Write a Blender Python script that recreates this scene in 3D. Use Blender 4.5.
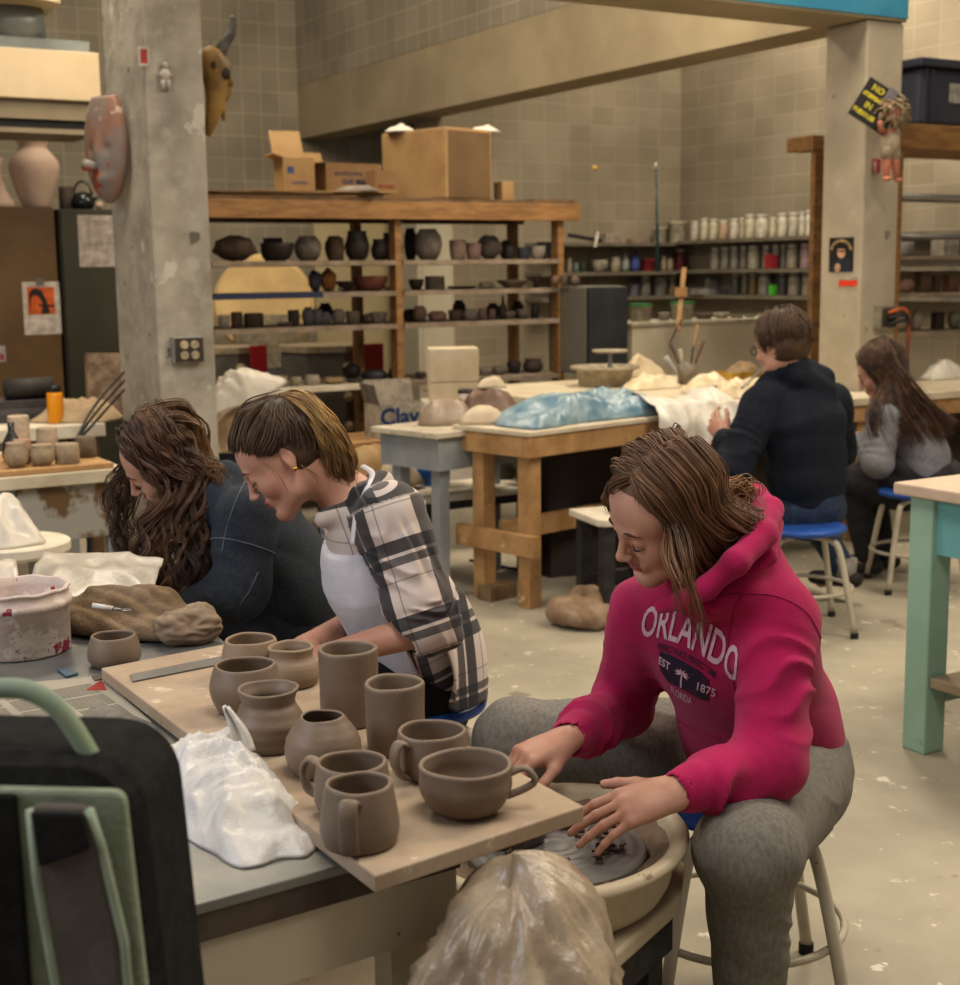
import bpy, bmesh, math, random
import numpy as np
from mathutils import Vector, Matrix, Quaternion, noise
from mathutils.bvhtree import BVHTree
random.seed(7)
for o in list(bpy.data.objects): bpy.data.objects.remove(o)
SC = bpy.context.scene
COL = SC.collection
# ------------------------------------------------------------------ camera
F = 1400.0; HC = 1.42; PITCH = math.atan(220.5/F); ROLL = .013
cf = Vector((0, math.cos(PITCH), -math.sin(PITCH)))
cu0 = Vector((0, math.sin(PITCH), math.cos(PITCH))); cr0 = Vector((1, 0, 0))
cu = cu0*math.cos(ROLL)+cr0*math.sin(ROLL); cr = cr0*math.cos(ROLL)-cu0*math.sin(ROLL)
EYE = Vector((0, 0, HC))
cam = bpy.data.objects.new('camera', bpy.data.cameras.new('camera')); COL.objects.link(cam)
cam.matrix_world = Matrix(((cr.x, cu.x, -cf.x, 0), (cr.y, cu.y, -cf.y, 0), (cr.z, cu.z, -cf.z, HC), (0, 0, 0, 1)))
cam.data.sensor_fit = 'HORIZONTAL'; cam.data.sensor_width = 36; cam.data.lens = 36*F/960
cam.data.clip_start = .05; cam.data.clip_end = 100
cam.data.dof.use_dof = True; cam.data.dof.focus_distance = 2.35; cam.data.dof.aperture_fstop = 7.0
SC.camera = cam
# ------------------------------------------------------------------ light and exposure
SC.view_settings.view_transform = 'Standard'; SC.view_settings.look = 'None'
SC.view_settings.gamma = 1; SC.view_settings.use_curve_mapping = False
SC.view_settings.exposure = 0.0
W = bpy.data.worlds.new('room_air'); SC.world = W; W.use_nodes = True
W.node_tree.nodes['Background'].inputs[0].default_value = (1.0, .90, .78, 1)
W.node_tree.nodes['Background'].inputs[1].default_value = .22
def area(name, loc, target, size, energy, color, sy=None):
    L = bpy.data.lights.new(name, 'AREA'); L.energy = energy; L.color = color
    L.shape = 'RECTANGLE'; L.size = size; L.size_y = sy or size
    o = bpy.data.objects.new(name, L); COL.objects.link(o); o.location = loc
    o.rotation_euler = (Vector(target)-Vector(loc)).to_track_quat('-Z', 'Y').to_euler()
    return o
WARM = (1.0, .87, .68); COOL = (.86, .90, 1.0)
area('ceiling_light', (.4, 1.2, 3.7), (.2, 2.6, .6), 1.2, 62, (1, .92, .82), 1.8)
area('ceiling_light', (3.0, 3.8, 3.9), (1.0, 3.6, .4), .7, 150, WARM, 2.4)
area('ceiling_light', (-1.6, 5.4, 4.2), (-1.4, 6.2, .4), .7, 140, WARM, 2.4)
area('ceiling_light', (1.6, 7.6, 4.4), (1.4, 8.6, .4), .7, 240, WARM, 2.4)
area('ceiling_light', (-2.2, 8.0, 4.6), (-2.2, 10.0, 1.0), .7, 155, WARM, 2.4)
area('ceiling_light', (1.9, 10.2, 4.4), (3.3, 12.4, 1.6), .8, 150, WARM, 2.0)
area('window_light', (-3.0, .8, 2.5), (-.2, 2.6, .8), 1.4, 62, COOL, 1.4)
# ------------------------------------------------------------------ pixel -> place
def ray(px, py): return cf+cr*((px-480)/F)-cu*((py-492.5)/F)
def PY(px, py, Y):
    d = ray(px, py); return EYE+d*(Y/d.y)
def PZ(px, py, z):
    d = ray(px, py); return EYE+d*((z-HC)/d.z)
TH = math.radians(30.7)
R = Vector((math.cos(TH), math.sin(TH), 0)); D = Vector((-math.sin(TH), math.cos(TH), 0))
def PV(px, py, O, dr):
    "ray against the vertical plane through O along dr"
    n = Vector((-dr.y, dr.x, 0)); d = ray(px, py); return EYE+d*(n.dot(O-EYE)/n.dot(d))
# ------------------------------------------------------------------ materials
def lin(h):
    h = h.lstrip('#'); c = [int(h[i:i+2], 16)/255 for i in (0, 2, 4)]
    return tuple(x/12.92 if x <= .04045 else ((x+.055)/1.055)**2.4 for x in c)+(1,)
MATS = {}
def mat(name, base, rough=.7, c2=None, ns=6, det=5, lo=.4, hi=.62, spots=None, bump=0, bs=60, metal=0, spec=.3, sheen=0, trans=0, emit=0, rdist=None, stretch=None, sub=0, c3=None):
    if name in MATS: return MATS[name]
    m = bpy.data.materials.new(name); m.use_nodes = True; nt = m.node_tree; b = nt.nodes['Principled BSDF']
    N = nt.nodes.new; L = nt.links.new
    b.inputs['Roughness'].default_value = rough; b.inputs['Metallic'].default_value = metal
    b.inputs['Specular IOR Level'].default_value = spec
    if sheen: b.inputs['Sheen Weight'].default_value = sheen; b.inputs['Sheen Roughness'].default_value = .6
    if sub: b.inputs['Subsurface Weight'].default_value = sub; b.inputs['Subsurface Scale'].default_value = .01
    b.inputs['Base Color'].default_value = lin(base)
    tc = N('ShaderNodeTexCoord'); vec = tc.outputs['Object']
    if stretch:
        mp = N('ShaderNodeMapping'); mp.inputs['Scale'].default_value = stretch; L(vec, mp.inputs[0]); vec = mp.outputs[0]
    cur = None
    def nz(scale, detail=5):
        n = N('ShaderNodeTexNoise'); n.inputs['Scale'].default_value = scale; n.inputs['Detail'].default_value = detail
        n.inputs['Roughness'].default_value = .62; L(vec, n.inputs['Vector']); return n
    def mix(a, c, fac):
        x = N('ShaderNodeMix'); x.data_type = 'RGBA'
        if hasattr(a, 'is_linked'): L(a, x.inputs[6])
        else: x.inputs[6].default_value = a
        x.inputs[7].default_value = c; L(fac, x.inputs[0]); return x.outputs[2]
    def ramp(src, a, c):
        r = N('ShaderNodeMapRange'); r.inputs[1].default_value = a; r.inputs[2].default_value = c; L(src, r.inputs[0]); return r.outputs[0]
    if c2: cur = mix(lin(base), lin(c2), ramp(nz(ns, det).outputs[0], lo, hi))
    if c3: cur = mix(cur or lin(base), lin(c3), ramp(nz(ns*2.7, det).outputs[0], .5, .7))
    for s in (spots or []):
        cur = mix(cur or lin(base), lin(s[0]), ramp(nz(s[1], 4).outputs[0], s[2], s[2]+.03))
    if cur: L(cur, b.inputs['Base Color'])
    if bump:
        n = nz(bs, 6); bp = N('ShaderNodeBump'); bp.inputs['Strength'].default_value = bump; bp.inputs['Distance'].default_value = .01
        L(n.outputs[0], bp.inputs['Height']); L(bp.outputs[0], b.inputs['Normal'])
    MATS[name] = m; return m
def block_mat(name, c1, c2, mortar, bw, bh, axis='X'):
    m = bpy.data.materials.new(name); m.use_nodes = True; nt = m.node_tree; b = nt.nodes['Principled BSDF']; N = nt.nodes.new; L = nt.links.new
    b.inputs['Roughness'].default_value = .85; b.inputs['Specular IOR Level'].default_value = .2
    tc = N('ShaderNodeTexCoord'); sp = N('ShaderNodeSeparateXYZ'); cb = N('ShaderNodeCombineXYZ')
    L(tc.outputs['Object'], sp.inputs[0]); L(sp.outputs[0], cb.inputs[0]); L(sp.outputs[2], cb.inputs[1])
    br = N('ShaderNodeTexBrick'); br.offset = 0; br.inputs['Scale'].default_value = 1
    br.inputs['Brick Width'].default_value = bw; br.inputs['Row Height'].default_value = bh
    br.inputs['Mortar Size'].default_value = .007; br.inputs['Mortar Smooth'].default_value = .3
    br.inputs['Color1'].default_value = lin(c1); br.inputs['Color2'].default_value = lin(c2); br.inputs['Mortar'].default_value = lin(mortar)
    L(cb.outputs[0], br.inputs['Vector'])
    n = N('ShaderNodeTexNoise'); n.inputs['Scale'].default_value = 1.1; n.inputs['Detail'].default_value = 7; L(tc.outputs['Object'], n.inputs['Vector'])
    mr = N('ShaderNodeMapRange'); mr.inputs[1].default_value = .3; mr.inputs[2].default_value = .7; mr.inputs[3].default_value = .72; mr.inputs[4].default_value = 1.2; L(n.outputs[0], mr.inputs[0])
    mx = N('ShaderNodeMix'); mx.data_type = 'RGBA'; mx.blend_type = 'MULTIPLY'; mx.inputs[0].default_value = 1; L(br.outputs[0], mx.inputs[6]); L(mr.outputs[0], mx.inputs[7])
    L(mx.outputs[2], b.inputs['Base Color'])
    n2 = N('ShaderNodeTexNoise'); n2.inputs['Scale'].default_value = 90; L(tc.outputs['Object'], n2.inputs['Vector'])
    ad = N('ShaderNodeMath'); ad.operation = 'MULTIPLY_ADD'; ad.inputs[1].default_value = -1.5; L(br.outputs['Fac'], ad.inputs[0]); L(n2.outputs[0], ad.inputs[2])
    bp = N('ShaderNodeBump'); bp.inputs['Strength'].default_value = .5; bp.inputs['Distance'].default_value = .006; L(ad.outputs[0], bp.inputs['Height']); L(bp.outputs[0], b.inputs['Normal'])
    MATS[name] = m; return m
# ------------------------------------------------------------------ mesh builder
def V(*a): return Vector(a)
class MB:
    def __init__(s): s.v = []; s.f = []; s.m = []; s.mi = 0
    def add(s, vs, fs):
        n = len(s.v); s.v += [tuple(x) for x in vs]; s.f += [tuple(i+n for i in f) for f in fs]; s.m += [s.mi]*len(fs); return s
    def box(s, x0, x1, y0, y1, z0, z1, M=None):
        vs = [V(x, y, z) for x in (x0, x1) for y in (y0, y1) for z in (z0, z1)]
        if M: vs = [M@v for v in vs]
        return s.add(vs, [(0, 1, 3, 2), (4, 6, 7, 5), (0, 4, 5, 1), (2, 3, 7, 6), (0, 2, 6, 4), (1, 5, 7, 3)])
    def prism(s, pts, z0, z1, M=None):
        "polygon in xy extruded in z"
        n = len(pts); vs = [V(p[0], p[1], z0) for p in pts]+[V(p[0], p[1], z1) for p in pts]
        if M: vs = [M@v for v in vs]
        return s.add(vs, [tuple(range(n-1, -1, -1)), tuple(range(n, 2*n))]+[(i, (i+1) % n, n+(i+1) % n, n+i) for i in range(n)])
    def beam(s, a, b, w, h, up=(0, 0, 1)):
        a = V(*a); b = V(*b); d = (b-a).normalized(); up = V(*up)
        sx = d.cross(up)
        if sx.length < 1e-4: sx = d.cross(V(0, 1, 0))
        sx.normalize(); uz = sx.cross(d).normalized()
        M = Matrix(((sx.x, d.x, uz.x, a.x), (sx.y, d.y, uz.y, a.y), (sx.z, d.z, uz.z, a.z), (0, 0, 0, 1)))
        return s.box(-w/2, w/2, 0, (b-a).length, -h/2, h/2, M)
    def lathe(s, prof, seg=32, M=None, cap=True, wob=None):
        vs = []; fs = []; n = len(prof)
        for j in range(seg):
            a = 2*math.pi*j/seg
            for i, (r, z) in enumerate(prof):
                rr, zz = wob(r, z, a) if wob else (r, z)
                vs.append(V(rr*math.cos(a), rr*math.sin(a), zz))
        if M: vs = [M@v for v in vs]
        for j in range(seg):
            k = (j+1) % seg
            for i in range(n-1): fs.append((j*n+i, k*n+i, k*n+i+1, j*n+i+1))
        if cap:
            if prof[0][0] > 1e-6: fs.append(tuple(j*n for j in range(seg-1, -1, -1)))
            if prof[-1][0] > 1e-6: fs.append(tuple(j*n+n-1 for j in range(seg)))
        return s.add(vs, fs)
    def cyl(s, c, r, z0, z1, seg=24): return s.lathe([(r, z0), (r, z1)], seg, Matrix.Translation((c[0], c[1], 0)))
    def tube(s, pts, rad, seg=8, flat=None, closed=False):
        pts = [V(*p) for p in pts]; n = len(pts)
        if not isinstance(rad, (list, tuple)): rad = [rad]*n
        vs = []; fs = []; prev = None
        for i, p in enumerate(pts):
            if closed: t = pts[(i+1) % n]-pts[i-1]
            else: t = pts[min(i+1, n-1)]-pts[max(i-1, 0)]
            t = t.normalized() if t.length > 1e-9 else V(0, 0, 1)
            if prev is None:
                u = t.cross(V(0, 0, 1)) if flat is None else V(*flat)
                if u.length < 1e-3: u = t.cross(V(0, 1, 0))
                u = (u-t*u.dot(t)).normalized()
            else: u = (prev-t*prev.dot(t)).normalized()
            prev = u; w = t.cross(u)
            for k in range(seg):
                a = 2*math.pi*k/seg; r = rad[i]
                ra, rb = (r if isinstance(r, (tuple, list)) else (r, r))
                vs.append(p+u*(ra*math.cos(a))+w*(rb*math.sin(a)))
        m = n if closed else n-1
        for i in range(m):
            for k in range(seg):
                a = i*seg; b = ((i+1) % n)*seg; fs.append((a+k, a+(k+1) % seg, b+(k+1) % seg, b+k))
        if not closed: fs += [tuple(range(seg-1, -1, -1)), tuple((n-1)*seg+k for k in range(seg))]
        return s.add(vs, fs)
    def ell(s, c, r, M=None, nu=20, nv=12, disp=None):
        vs = []; fs = []
        for i in range(nv+1):
            ph = math.pi*i/nv
            for j in range(nu):
                a = 2*math.pi*j/nu; d = V(math.sin(ph)*math.cos(a), math.sin(ph)*math.sin(a), math.cos(ph))
                k = 1+(disp(d) if disp else 0); v = V(d.x*r[0]*k, d.y*r[1]*k, d.z*r[2]*k)
                if M: v = M@v
                vs.append(v+V(*c))
        for i in range(nv):
            for j in range(nu): fs.append((i*nu+j, (i+1)*nu+j, (i+1)*nu+(j+1) % nu, i*nu+(j+1) % nu))
        return s.add(vs, fs)
    def grid(s, fn, nu, nv):
        vs = [fn(i/nu, j/nv) for j in range(nv+1) for i in range(nu+1)]
        return s.add(vs, [(j*(nu+1)+i, j*(nu+1)+i+1, (j+1)*(nu+1)+i+1, (j+1)*(nu+1)+i) for j in range(nv) for i in range(nu)])
    def build(s, name, m, parent=None, smooth=False, world=False, bevel=0, solid=0, sub=0, label=None):
        me = bpy.data.meshes.new(name); vs = s.v
        if world and parent is not None:
            inv = mw(parent).inverted(); vs = [tuple(inv@V(*v)) for v in vs]
        me.from_pydata(vs, [], s.f)
        for mm in (m if isinstance(m, (list, tuple)) else [m]): me.materials.append(mm)
        if max(s.m or [0]) > 0: me.polygons.foreach_set('material_index', s.m)
        bm = bmesh.new(); bm.from_mesh(me); bmesh.ops.remove_doubles(bm, verts=bm.verts, dist=1e-6); bmesh.ops.recalc_face_normals(bm, faces=bm.faces); bm.to_mesh(me); bm.free()
        if smooth: me.polygons.foreach_set('use_smooth', [True]*len(me.polygons))
        o = bpy.data.objects.new(name, me); COL.objects.link(o)
        if parent is not None: o.parent = parent
        if solid: md = o.modifiers.new('s', 'SOLIDIFY'); md.thickness = solid; md.offset = 0
        if bevel: md = o.modifiers.new('b', 'BEVEL'); md.width = bevel; md.segments = 2; md.limit_method = 'ANGLE'; md.angle_limit = .7
        if sub: md = o.modifiers.new('u', 'SUBSURF'); md.levels = sub; md.render_levels = sub
        if label: o['label'] = label
        return o
def mw(o):
    M = Matrix.LocRotScale(o.location, o.rotation_euler, o.scale); return mw(o.parent)@M if o.parent else M
def tag(o, label, cat, group=None, kind=None):
    if label: o['label'] = label
    if cat: o['category'] = cat
    if group: o['group'] = group
    if kind: o['kind'] = kind
    return o
def thing(name, label, cat, loc=(0, 0, 0), rz=0, group=None):
    o = bpy.data.objects.new(name, None); COL.objects.link(o); o.location = loc; o.rotation_euler = (0, 0, rz); o.empty_display_size = .05
    return tag(o, label, cat, group)
def struct(name, mb, m, **k):
    o = mb.build(name, m, **k); o['kind'] = 'structure'; return o
def copy_thing(o, loc, rz=None):
    c = o.copy(); COL.objects.link(c); c.location = loc
    if rz is not None: c.rotation_euler = (0, 0, rz)
    for ch in [x for x in bpy.data.objects if x.parent == o]:
        d = ch.copy(); COL.objects.link(d); d.parent = c
        for g in [x for x in bpy.data.objects if x.parent == ch]:
            e = g.copy(); COL.objects.link(e); e.parent = d
    return c
def frame(O, rz=TH): return Matrix.Translation(O)@Matrix.Rotation(rz, 4, 'Z')
def nz3(p, s=1, o=0): return noise.noise(V(p[0]*s+o, p[1]*s+o*1.7, p[2]*s-o))
def catmull(pts, n=6):
    pts = [V(*p) for p in pts]; out = []
    for i in range(len(pts)-1):
        p0 = pts[max(i-1, 0)]; p1 = pts[i]; p2 = pts[i+1]; p3 = pts[min(i+2, len(pts)-1)]
        for k in range(n):
            t = k/n; out.append(.5*((2*p1)+(p2-p0)*t+(2*p0-5*p1+4*p2-p3)*t*t+(3*p1-p0-3*p2+p3)*t**3))
    out.append(pts[-1]); return out
def text_mesh(txt, size, depth=.0005, bold=0, align='CENTER', shear=0):
    c = bpy.data.curves.new('t', 'FONT'); c.body = txt; c.size = size; c.extrude = depth; c.align_x = align; c.align_y = 'CENTER'; c.offset = bold; c.shear = shear; c.resolution_u = 3
    o = bpy.data.objects.new('t', c); COL.objects.link(o); dg = bpy.context.evaluated_depsgraph_get()
    me = bpy.data.meshes.new_from_object(o.evaluated_get(dg)); bpy.data.objects.remove(o)
    vs = [tuple(v.co) for v in me.vertices]; fs = [tuple(p.vertices) for p in me.polygons]; bpy.data.meshes.remove(me); return vs, fs
def add_text(mb, txt, size, M, depth=.0005, bold=0, align='CENTER'):
    vs, fs = text_mesh(txt, size, depth, bold, align); return mb.add([M@V(*v) for v in vs], fs)
# a crumpled heap: polar grid over an outline, ridged
def heap(mb, outline, zb, h, seed=0, rid=.5, sc=9, nr=26, na=90, pw=2.2, flat=.0, cen=None, topf=None, under=True):
    "outline: list of (x,y); zb base height; h peak height"
    n = len(outline); cx = sum(p[0] for p in outline)/n; cy = sum(p[1] for p in outline)/n
    if cen: cx, cy = cen
    def ol(t):
        t = t*n; i = int(t) % n; f = t-int(t); p0 = outline[i-1]; p1 = outline[i]; p2 = outline[(i+1) % n]; p3 = outline[(i+2) % n]
        return [.5*((2*p1[k])+(p2[k]-p0[k])*f+(2*p0[k]-5*p1[k]+4*p2[k]-p3[k])*f*f+(3*p1[k]-p0[k]-3*p2[k]+p3[k])*f**3) for k in (0, 1)]
    vs = []; fs = []
    for j in range(na):
        ox, oy = ol(j/na)
        for i in range(nr+1):
            r = i/nr; x = cx+(ox-cx)*r; y = cy+(oy-cy)*r
            q = V(x*sc+seed*3.1, y*sc-seed, seed*1.3)
            q2 = q*.55+V(.5*noise.noise(q*.6), .5*noise.noise(q*.6+V(5, 5, 5)), 0)
            rd = .62*(1-2.2*abs(noise.noise(q2)))+.38*(1-2.4*abs(noise.noise(q2*2.1+V(3, 1, 2))))
            fine = .22*(1-2.5*abs(noise.noise(q2*4.3)))+.05*noise.noise(q*4)
            env = (1-r**pw); z = h*env*(1-rid+rid*(rd+fine)) if topf is None else topf(x, y, r, rd+fine)
            w = noise.noise(q*1.7)*.012*r*(1 if sc > 5 else 2)
            vs.append(V(x+w, y-w, zb+max(z, .001)))
    m = nr+1
    for j in range(na):
        k = (j+1) % na
        for i in range(nr): fs.append((j*m+i, k*m+i, k*m+i+1, j*m+i+1))
    if under: fs.append(tuple(j*m+nr for j in range(na)))
    mb.add(vs, fs); return mb
# ------------------------------------------------------------------ shared materials
CONC = mat('concrete', '#827b6e', .75, c2='#a89f90', ns=3.2, lo=.36, hi=.64, spots=[('#b3ac9e', 6, .62), ('#5c564c', 8, .66)], bump=.5, bs=16, c3='#a39c8e')
CONC2 = mat('beam_concrete', '#8b7d63', .85, c2='#9b8c70', ns=1.6, spots=[('#8f8774', 3.5, .68)], bump=.2, bs=12)
WALLM = block_mat('grey_block', '#857b69', '#8e8472', '#a0967f', .19, .21)
WALLM2 = block_mat('grey_block_wide', '#857a66', '#8e8370', '#968c79', .255, .17)
FLOORM = mat('dusty_concrete_floor', '#8d8472', .6, c2='#a69c88', ns=1.1, det=9, spots=[('#c4baa8', 14, .64), ('#cfc6b6', 5, .67), ('#7b715f', 3.4, .64)], bump=.15, bs=25, spec=.35)
WOOD = mat('warm_pine', '#8c663c', .6, c2='#6f4e2d', ns=5, stretch=(1, 6, 6), spots=[('#a9855a', 9, .68)], bump=.1, bs=40)
WOOD2 = mat('dusty_pine', '#ab8457', .65, c2='#8f6a40', ns=7, spots=[('#c9ab84', 11, .64)], bump=.1, bs=40)
WOODD = mat('dark_shelf_wood', '#6b5036', .8, c2='#4d3b2a', ns=8, bump=.1)
WHITEP = mat('offwhite_paint', '#cfc6b4', .55, c2='#b9ae98', ns=4, spots=[('#8a7f6d', 22, .68)])
DUSTW = mat('dusty_white_top', '#d6ccb9', .7, c2='#bdb19c', ns=5)
BLACK = mat('black_paint', '#1b1a1a', .6, c2='#2c2a28', ns=20, spots=[('#8a8578', 45, .70)])
METAL = mat('grey_metal', '#77797a', .35, c2='#8f8d88', ns=5, metal=.7, spots=[('#a89c86', 20, .68)])
GREYP = mat('grey_paint', '#7d8284', .55, c2='#8d9090', ns=5, spots=[('#5f5c56', 18, .68)])
BLUE = mat('blue_plastic_seat', '#1d3f86', .4, c2='#27509c', ns=8, spots=[('#8b95a8', 30, .72)])
CLAY = mat('grey_clay', '#8c7868', .62, c2='#7c6959', ns=9, bump=.12, bs=90, spots=[('#9c8a7a', 24, .69)])
CLAYL = mat('light_clay', '#a38f7a', .68, c2='#937f6b', ns=9, bump=.12, bs=90)
# ------------------------------------------------------------------ floor and walls
m = MB(); m.box(-9, 9, -2, 19, -.1, 0); struct('floor', m, FLOORM)
PC = V(.546, 12.7, 0)                       # point on the nearer stretch of back wall
CORN = PC+R*1.61
m = MB(); m.box(-2.7, 0, 0, .25, 0, 6); o = struct('wall_back', m, WALLM2); o.location = CORN; o.rotation_euler = (0, 0, TH)
m = MB(); m.box(-9, 4.2, 0, .25, 0, 6.2); o = struct('wall_back_left', m, WALLM); o.location = V(-1.72, 14, 0); o.rotation_euler = (0, 0, TH)
m = MB(); m.box(-12, 0, 0, .25, 0, 6); o = struct('wall_right', m, WALLM2); o.location = CORN+R*.25; o.rotation_euler = (0, 0, TH+math.pi/2)
# beam running out from the back wall, block wall above it
zb = 2.72; zt = 3.22; BO = V(-1.72, 14, 0)
m = MB(); m.box(0, .32, -7.0, 0, zb, zt); o = struct('concrete_beam', m, CONC2); o.location = BO; o.rotation_euler = (0, 0, TH)
m = MB(); m.box(-7.0, 0, -.25, 0, zt+.003, 6); o = struct('wall_above_beam', m, WALLM); o.location = BO; o.rotation_euler = (0, 0, TH+math.pi/2)
# columns
def column(x, Y, w, d, z1, lab, mt, ch=0):
    p = PY(x, 300, Y); p.z = 0
    m = MB(); pts = [(ch, 0), (w, 0), (w, d), (0, d), (0, ch)] if ch else [(0, 0), (w, 0), (w, d), (0, d)]
    m.prism(pts, 0, z1)
    o = struct('concrete_column', m, mt, bevel=.012); o.location = p; o.rotation_euler = (0, 0, TH); o['label'] = lab; return p
CL = column(156, 6.2, .262, .60, 4.6, 'rough grey concrete column between the shelves and the cabinets', CONC)
CR = column(860, 7.5, .265, .30, 2.68, 'grey concrete column behind the long worktable', mat('concrete_right', '#9b907b', .8, c2='#ab9f8a', ns=2.5, spots=[('#aaa08d', 5, .66), ('#6f6757', 8, .68)], bump=.25, bs=14))
m = MB(); m.box(-4.0, .27, -.01, .34, 2.685, 3.3)
o = struct('cross_beam', m, CONC2); o.location = CR; o.rotation_euler = (0, 0, TH)
m = MB(); m.box(-4.0, .27, -.02, -.0105, 2.70, 3.3); m.build('blue_fascia', mat('blue_painted_beam', '#2b6f8b', .6, c2='#377d99', ns=3), o, label='blue painted face')
# ------------------------------------------------------------------ small shapes for pottery
def prof(kind, r, h):
    P = {'cyl': [(.0, 0), (.93, 0), (1, .04), (1, .5), (.97, .97), (.93, 1)],
         'bowl': [(0, 0), (.5, 0), (.7, .15), (.9, .45), (1, .8), (1, .97), (.95, 1)],
         'round': [(0, 0), (.55, 0), (.85, .2), (1, .48), (.92, .75), (.66, .93), (.6, 1)],
         'jar': [(0, 0), (.62, 0), (.8, .12), (1, .5), (.88, .78), (.55, .9), (.6, 1)],
         'cup': [(0, 0), (.72, 0), (.86, .12), (.96, .5), (1, .96), (.95, 1)],
         'bottle': [(0, 0), (.8, 0), (1, .15), (.98, .45), (.5, .68), (.3, .78), (.34, 1)],
         'tub': [(0, 0), (.84, 0), (.88, .03), (.95, .86), (1.02, .88), (1.03, .97), (1, 1)],
         'plate': [(0, 0), (.5, 0), (.6, .3), (.95, .85), (1, 1)],
         'pot': [(0, 0), (.6, 0), (.9, .22), (1, .5), (.8, .8), (.72, .9), (.8, 1)]}[kind]
    o = [(a*r, b*h) for a, b in P]; t = min(.012, r*.12); rt = o[-1][0]
    inn = [(max(a*r-t*1.2, .001), max(b*h, t)) for a, b in reversed(P[1:-1])]
    return o+[(rt-t*.7, h-.002)]+inn+[(.0005, t)]
def pot(kind, r, h, m_, name='pot', seg=20, seed=0, sq=1):
    mb = MB(); mb.lathe(prof(kind, r, h), seg, cap=False, wob=lambda rr, z, a: (rr*(1+.02*math.sin(2*a+seed)), z))
    return mb.build(name, m_, smooth=True)
def jar(r, h, body, lid, name='storage_jar'):
    mb = MB(); mb.lathe([(0, 0), (r*.94, 0), (r, h*.04), (r, h*.72), (r*.86, h*.8), (r*.8, h*.82), (r*.8, h*.86)], 14); mb.mi = 1
    mb.lathe([(r*.86, h*.85), (r*.88, h*.86), (r*.88, h*.99), (r*.8, h)], 14)
    return mb.build(name, [body, lid], smooth=True)
SQ = {}
def cm(hexc, rough=.7, sp=None):
    k = 'glaze_'+hexc.strip('#')+('%d' % (rough*100))
    return mat(k, hexc, rough, c2='#%02x%02x%02x' % tuple(int(int(hexc[i:i+2], 16)*.78) for i in (1, 3, 5)), ns=18)
def put(kind, x0, x1, yt, O, dr, z, color, label, cat='pot', name='pot', group=None, rough=.7, maxr=.5):
    xm = (x0+x1)/2; p = PV(xm, 300, O, dr); p.z = z; Yd = p.y
    r = min((x1-x0)/2*Yd/F, maxr); top = PV(xm, yt, O, dr).z; h = max(top-z, .02)
    if kind == 'box':
        mb = MB(); mb.box(-r*.9, r*.9, -r*.6, r*.6, 0, h); o = mb.build(name, cm(color, rough), bevel=.004); o.rotation_euler = (0, 0, TH)
    elif kind == 'tray':
        mb = MB(); t = .006
        mb.box(-r, r, -r*.6, r*.6, 0, t); mb.box(-r, r, -r*.6, -r*.6+t, t, h); mb.box(-r, r, r*.6-t, r*.6, t, h); mb.box(-r, -r+t, -r*.6, r*.6, t, h); mb.box(r-t, r, -r*.6, r*.6, t, h)
        o = mb.build(name, cm(color, rough)); o.rotation_euler = (0, 0, TH)
    elif kind == 'lump':
        mb = MB(); mb.ell((0, 0, h*.48), (r, r*.7, h*.52), disp=lambda d: .22*noise.noise(d*2.6+V(x0, yt, 0)))
        zmin = min(v[2] for v in mb.v); mb.v = [(v[0], v[1], v[2]-zmin) for v in mb.v]
        o = mb.build(name, cm(color, rough), smooth=True)
    elif kind == 'jar2': o = jar(r*1.1, h, cm(color, .35), cm('#b9b2a2', .5), name)
    elif kind == 'mug':
        o = pot('cup', r*.86, h, cm(color, rough), name); mb = MB(); mb.tube(catmull([(-r*.8, 0, h*.8), (-r*1.3, 0, h*.75), (-r*1.35, 0, h*.45), (-r*.78, 0, h*.25)], 5), r*.12, 6); mb.build('handle', cm(color, rough), o, smooth=True)
    else: o = pot(kind, r, h, cm(color, rough), name, seed=x0)
    o.location = p; tag(o, label, cat, group); return o
ORD = ['first', 'second', 'third', 'fourth', 'fifth', 'sixth', 'seventh', 'eighth', 'ninth', 'tenth', 'eleventh', 'twelfth', 'thirteenth', 'fourteenth', 'fifteenth', 'sixteenth', 'seventeenth', 'eighteenth', 'nineteenth', 'twentieth', 'twenty-first', 'twenty-second', 'twenty-third', 'twenty-fourth']
# ------------------------------------------------------------------ big wooden shelving unit
SO = V(-1.544, 8, 0); SW = 2.50; SD = .59
u = thing('wooden_shelving_unit', 'long pine shelving unit loaded with rows of pots behind the students', 'shelf', SO, TH)
for i, x in enumerate((0, 1.22, SW-.09)):
    for y in (0, SD-.04):
        m = MB(); m.box(x, x+.045, y, y+.085, 0, 1.75); m.build('post', WOOD, u, bevel=.003)
m = MB(); m.box(-.05, SW+.06, -.04, 0, 1.74, 1.845); m.build('front_rail', WOOD, u, bevel=.004)
m = MB(); m.box(-.05, SW+.06, SD+.045, SD+.085, 1.74, 1.845); m.build('back_rail', WOODD, u, bevel=.004)
m = MB(); m.box(-.05, SW+.06, -.03, SD+.08, 1.846, 1.866); m.build('top_board', WOODD, u)
SH = [1.497, 1.312, 1.112, .755]
for k, z in enumerate(SH):
    m = MB(); m.box(.047, 1.218, -.015, SD, z-.028, z); m.build('shelf_board', WHITEP if k == 3 else mat('shelf_board_dusty', '#857666', .8, c2='#6b5d4d', ns=7), u)
    m = MB(); m.box(1.268, SW-.09, -.015, SD, z-.028, z); m.build('shelf_board', mat('shelf_board_dusty', '#857666'), u)
m = MB(); m.box(.047, .72, -.03, -.018, SH[1]-.03, SH[1]+.005); m.build('blue_edge_strip', mat('navy_strip', '#1c2440', .6), u, label='dark blue edge strip')
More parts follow.
